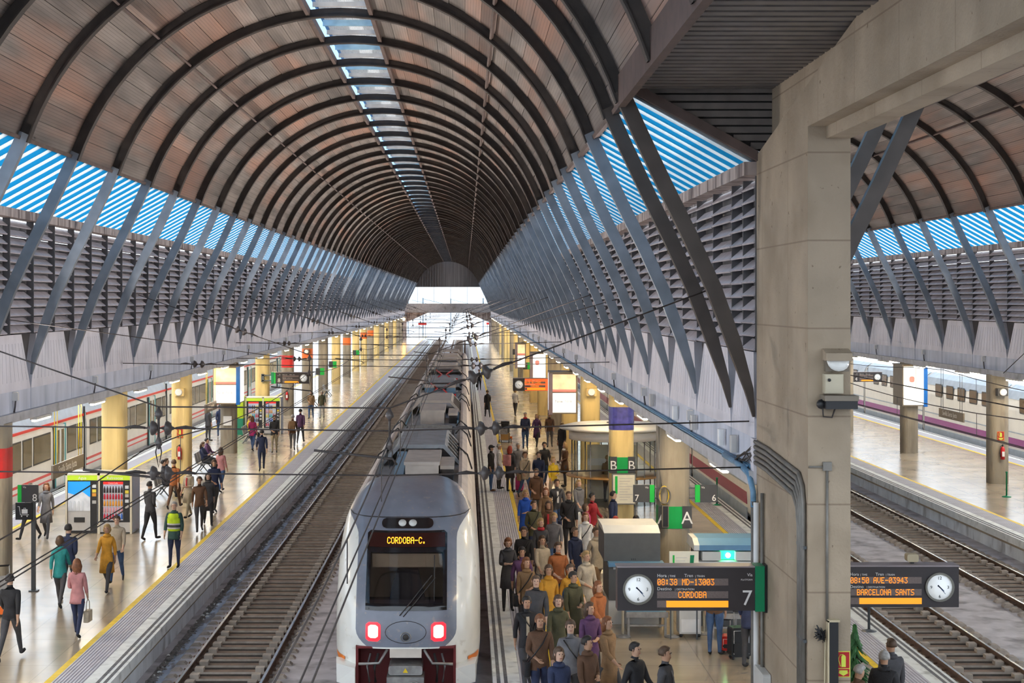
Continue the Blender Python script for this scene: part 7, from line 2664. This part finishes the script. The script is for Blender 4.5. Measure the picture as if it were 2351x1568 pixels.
# ------------------------------------------------------------------ other travellers  (feet position in the photograph)
FT = [
    (1100, 897, 10, 'walk_a', 'black', 'black', 'brown', 'distant person with dark bag far along the train', 1.72, None, 'short'),
    (1119, 958, 180, 'walk_b', 'black', 'charcoal', 'brown', 'person in black coat walking away past the luggage trolley', 1.72, 'coat', 'short'),
    (1183, 955, 170, 'walk_d', 'white', 'charcoal', 'blond', 'person in white top walking away near board 7', 1.68, None, 'bob'),
    (1206, 1031, 10, 'walk_c', 'navy', 'denim', 'grey', 'person in navy jacket with red scarf and jeans on the open platform', 1.76, None, 'crop'),
    (1232, 1026, -10, 'walk_b', 'purple', 'charcoal', 'blond', 'person in dark dress walking beside the navy jacket', 1.66, 'coat', 'long'),
    (1262, 1028, 5, 'walk_a', 'brown', 'grey', 'black', 'person in brown jacket and grey trousers near the kiosk', 1.74, None, 'short'),
    (1290, 1062, -60, 'stand_a', 'black', 'charcoal', 'blond', 'person in black coat leaning at the kiosk counter', 1.76, 'jacket', 'short'),
    (400, 1303, -20, 'stand_d', 'dkgreen', 'navy', 'grey', 'guard in lime reflective vest standing on the yellow line', 1.76, 'jacket', 'crop'),
    (24, 1515, 170, 'walk_a', 'black', 'charcoal', 'black', 'person in dark jacket striding at the bottom left edge', 1.74, None, 'short'),
    (138, 1392, 175, 'walk_b', 'teal', 'charcoal', 'brown', 'person in teal jacket walking away on the left platform', 1.70, 'jacket', 'bob'),
    (158, 1375, 170, 'walk_c', 'navy', 'charcoal', 'black', 'person in navy jacket beside the teal jacket', 1.78, None, 'short'),
    (178, 1462, 185, 'walk_d', 'pink', 'navy', 'auburn', 'person in pink coat with pale bag walking away', 1.66, 'jacket', 'long'),
    (245, 1358, 5, 'walk_b', 'mustard', 'charcoal', 'blond', 'person in mustard coat before the vending machines', 1.70, 'coat', 'bob'),
    (268, 1338, 15, 'walk_a', 'cream', 'denim', 'brown', 'person in cream jacket beside the mustard coat on left platform', 1.72, None, 'short'),
    (345, 1240, 160, 'walk_c', 'charcoal', 'black', 'black', 'person in charcoal jacket right of the vending machines', 1.74, None, 'short'),
    (458, 1222, 20, 'walk_a', 'brown', 'charcoal', 'brown', 'person in brown jacket in the group behind the guard', 1.74, None, 'short'),
    (478, 1206, 10, 'walk_b', 'charcoal', 'black', 'black', 'person in long dark coat behind the guard', 1.72, 'coat', 'long'),
    (432, 1190, -15, 'walk_d', 'cream', 'khaki', 'auburn', 'person in cream coat in the group behind the guard', 1.68, 'coat', 'bob'),
    (492, 1178, 25, 'walk_c', 'navy', 'charcoal', 'brown', 'person in navy jacket at the yellow line behind the guard', 1.78, None, 'short'),
    (400, 1168, 170, 'walk_a', 'rust', 'brown', 'brown', 'person in rust jacket passing the bench', 1.72, None, 'short'),
    (106, 1236, 10, 'walk_b', 'grey', 'charcoal', 'auburn', 'person in grey coat between post 8 and the vending machines', 1.72, 'coat', 'long'),
    (68, 1240, -10, 'walk_a', 'brown', 'black', 'brown', 'person in brown jacket behind post 8', 1.72, None, 'short'),
    (508, 1130, 160, 'walk_d', 'pink', 'denim', 'brown', 'person in pink top and jeans beside the second bench', 1.68, None, 'long'),
    (601, 1081, 180, 'walk_a', 'navy', 'navy', 'black', 'person in navy clothes walking away toward the far vending machines', 1.76, None, 'short'),
    (630, 1040, 0, 'walk_c', 'black', 'khaki', 'brown', 'person in black top and khaki trousers before the far vending machines', 1.76, None, 'short'),
    (672, 1033, 178, 'walk_b', 'brown', 'grey', 'grey', 'person with brown backpack walking away by the yellow line', 1.74, None, 'short'),
    (690, 1018, 182, 'walk_a', 'purple', 'charcoal', 'black', 'person in dark purple jacket beside the brown backpack', 1.76, None, 'short'),
    (714, 962, 5, 'walk_c', 'tan', 'denim', 'grey', 'grey haired person in tan jacket approaching by board 8', 1.72, None, 'bald'),
    (739, 962, -5, 'walk_a', 'olive', 'silver', 'grey', 'bald person in olive jacket and pale trousers approaching by board 8', 1.74, None, 'bald'),
    (478, 1012, 150, 'stand_a', 'charcoal', 'charcoal', 'auburn', 'person in charcoal coat at the commuter train door', 1.72, 'jacket', 'short'),
    (505, 1004, 190, 'walk_b', 'navy', 'denim', 'black', 'person in navy jacket by the commuter train', 1.74, None, 'short'),
    (580, 1035, 170, 'walk_d', 'magenta', 'denim', 'auburn', 'person in magenta jacket near the far bench', 1.66, 'jacket', 'long'),
    (1641, 1503, 165, 'stand_a', 'brown', 'denim', 'brown', 'person in jeans and trainers standing behind the CORDOBA board', 1.76, None, 'short'),
    (1722, 1532, 150, 'stand_d', 'navy', 'charcoal', 'black', 'person in navy coat with red hem beside the black suitcase', 1.78, 'jacket', 'short'),
]
for i, (px, py, fc, ps, tp_, lg, hr, lab, h, ct, hs) in enumerate(FT):
    x, y = G(px, py)
    p = person(x, y, fc, ps, tp_, lg, hr, lab, h, skin=(i + 1) % 3, coat=ct, hstyle=hs, shoe='black', scarf='red' if 'red scarf' in lab else None)
    if 'guard' in lab and 'vest' in lab:
        v = MB()
        v.lathe([(.90, 1.00), (.94, 1.02), (1.0, 1.15), (1.04, 1.30), (1.02, 1.40), (.78, 1.465), (.5, 1.475)], (0, 0, 0), 22, sx=.188, sy=.152)
        v.f = v.f[:-2]; v.m = v.m[:-2]; v.sm = v.sm[:-2]
        v.build('reflective_vest', CLO['hivis'], p, world=False)
        for (z0, z1, m) in ((1.06, 1.10, CLO['silver']), (1.17, 1.21, CLO['silver']), (1.10, 1.17, CLO['charcoal'])):
            b = MB()
            b.lathe([(1.0, z0), (1.0, z1)], (0, 0, 0), 20, sx=.194, sy=.158)
            b.f = b.f[:-2]; b.m = b.m[:-2]; b.sm = b.sm[:-2]
            b.build('reflective_band', m, p, world=False)
        set_mat([c for c in children(p) if c.name.startswith('coat_skirt')][0], 0, CLO['dkgreen'])
    if 'with brown backpack' in lab: bag(x, y - .26, 1.02, CLO['tan'], 'tan backpack worn by the traveller at the yellow line', 'backpack', rz=R(180))
    if 'pale bag' in lab: carry(p, -1, CLO['cream'], 'pale handbag carried by the pink coat')
    if 'distant person' in lab: carry(p, -1, CLO['black'], 'dark bag carried by the distant traveller')
# men right of the big pillar, close to the camera
for (px, py, hz, fc, ps, tp_, lg, hr, lab, hs) in (
        (2030, 1516, 1.66, 150, 'stand_d', 'black', 'charcoal', 'grey', 'grey haired person in black leather jacket right of the big pillar', 'crop'),
        (2046, 1487, 1.66, 200, 'stand_a', 'charcoal', 'charcoal', 'brown', 'person in dark grey jacket behind the leather jacket', 'crop'),
        (1968, 1548, 1.55, 100, 'stand_b', 'brown', 'charcoal', 'grey', 'person in brown coat half hidden by the big pillar', 'short')):
    h = hz / .945
    Y = F * (CAMZ - hz) / (py - CY)
    person((px - CX) * Y / F, Y, fc, ps, tp_, lg, hr, lab, h, skin=1, coat='jacket', hstyle=hs)
# seated travellers on the benches


def seated(x, y, face, ps, top, leg, hair, label, hs='short', h=1.72):
    me, info = POSES[ps]
    s = h / 1.725
    z = .455 - (info['pel'].z - .105) * s
    return person(x, y, face, ps, top, leg, hair, label, h, skin=0, hstyle=hs, z=max(-.0, z))


seated(-11.22, 57.75, 90, 'sit_a', 'charcoal', 'black', 'black', 'seated man in dark jacket at the near end of the first bench')
seated(-11.22, 58.35, 90, 'sit_a', 'black', 'charcoal', 'brown', 'seated man in black leather jacket in the middle of the first bench')
seated(-11.12, 66.0, 60, 'sit_b', 'navy', 'black', 'brown', 'seated woman with long brown hair on the second bench', 'long', 1.66)
seated(-11.12, 66.9, 90, 'sit_a', 'purple', 'black', 'black', 'seated traveller in dark purple beside the long haired woman')
seated(-11.12, 80.2, 90, 'sit_b', 'yellow', 'black', 'brown', 'seated traveller in bright yellow jacket on the third bench')
seated(4.78, 43.28, 0, 'sit_b', 'white', 'beige', 'black', 'seated woman with dark hair beside the white partition', 'long', 1.66)
seated(4.22, 43.28, 20, 'sit_b', 'cream', 'tan', 'red', 'seated traveller with bright red hair near the white partition', 'bob', 1.62)
person(KX - .25, KY - .05, 150, 'stand_a', 'tan', 'charcoal', 'blond', 'clerk in tan jacket standing inside the glass kiosk', 1.66, skin=2, coat='jacket')
# driver's mate leaning out far along the train is not visible from here; a small fir tree stands behind the pillar
fx, fy = 6.62, 26.3
ft = empty('potted_fir', (fx, fy, 0), 'small green fir in a pot at the right edge of the big pillar', 'plant')
MB().lathe([(.001, 0), (.18, 0), (.24, .35), (.20, .36), (.001, .33)], (fx, fy, 0), 14).build('pot', M_cope, ft)
MB().tube([(fx, fy, .3), (fx, fy, 1.75)], [.035, .012], 6).build('trunk', M_rib, ft)
b = MB()
for k in range(420):
    u = random.random()
    z = .45 + 1.35 * u
    rr = (.46 * (1 - u) + .04) * random.uniform(.5, 1.05)
    a = random.uniform(0, 2 * math.pi)
    dx, dy = math.cos(a), math.sin(a)
    c0 = Vector((fx + dx * rr * .35, fy + dy * rr * .35, z + .05))
    c1 = Vector((fx + dx * rr, fy + dy * rr, z - .05))
    sd = Vector((-dy, dx, 0)) * .035
    b.add([c0 - sd, c0 + sd, c1 + sd * .3, c1 - sd * .3, c0 + Vector((0, 0, .03)), c1 + Vector((0, 0, .015))], [(0, 1, 2, 3), (0, 3, 5, 4), (1, 4, 5, 2)])
b.build('foliage', mat('fir_green', (.05, .17, .05), .7, var=.4, scale=9), ft, kind='stuff')
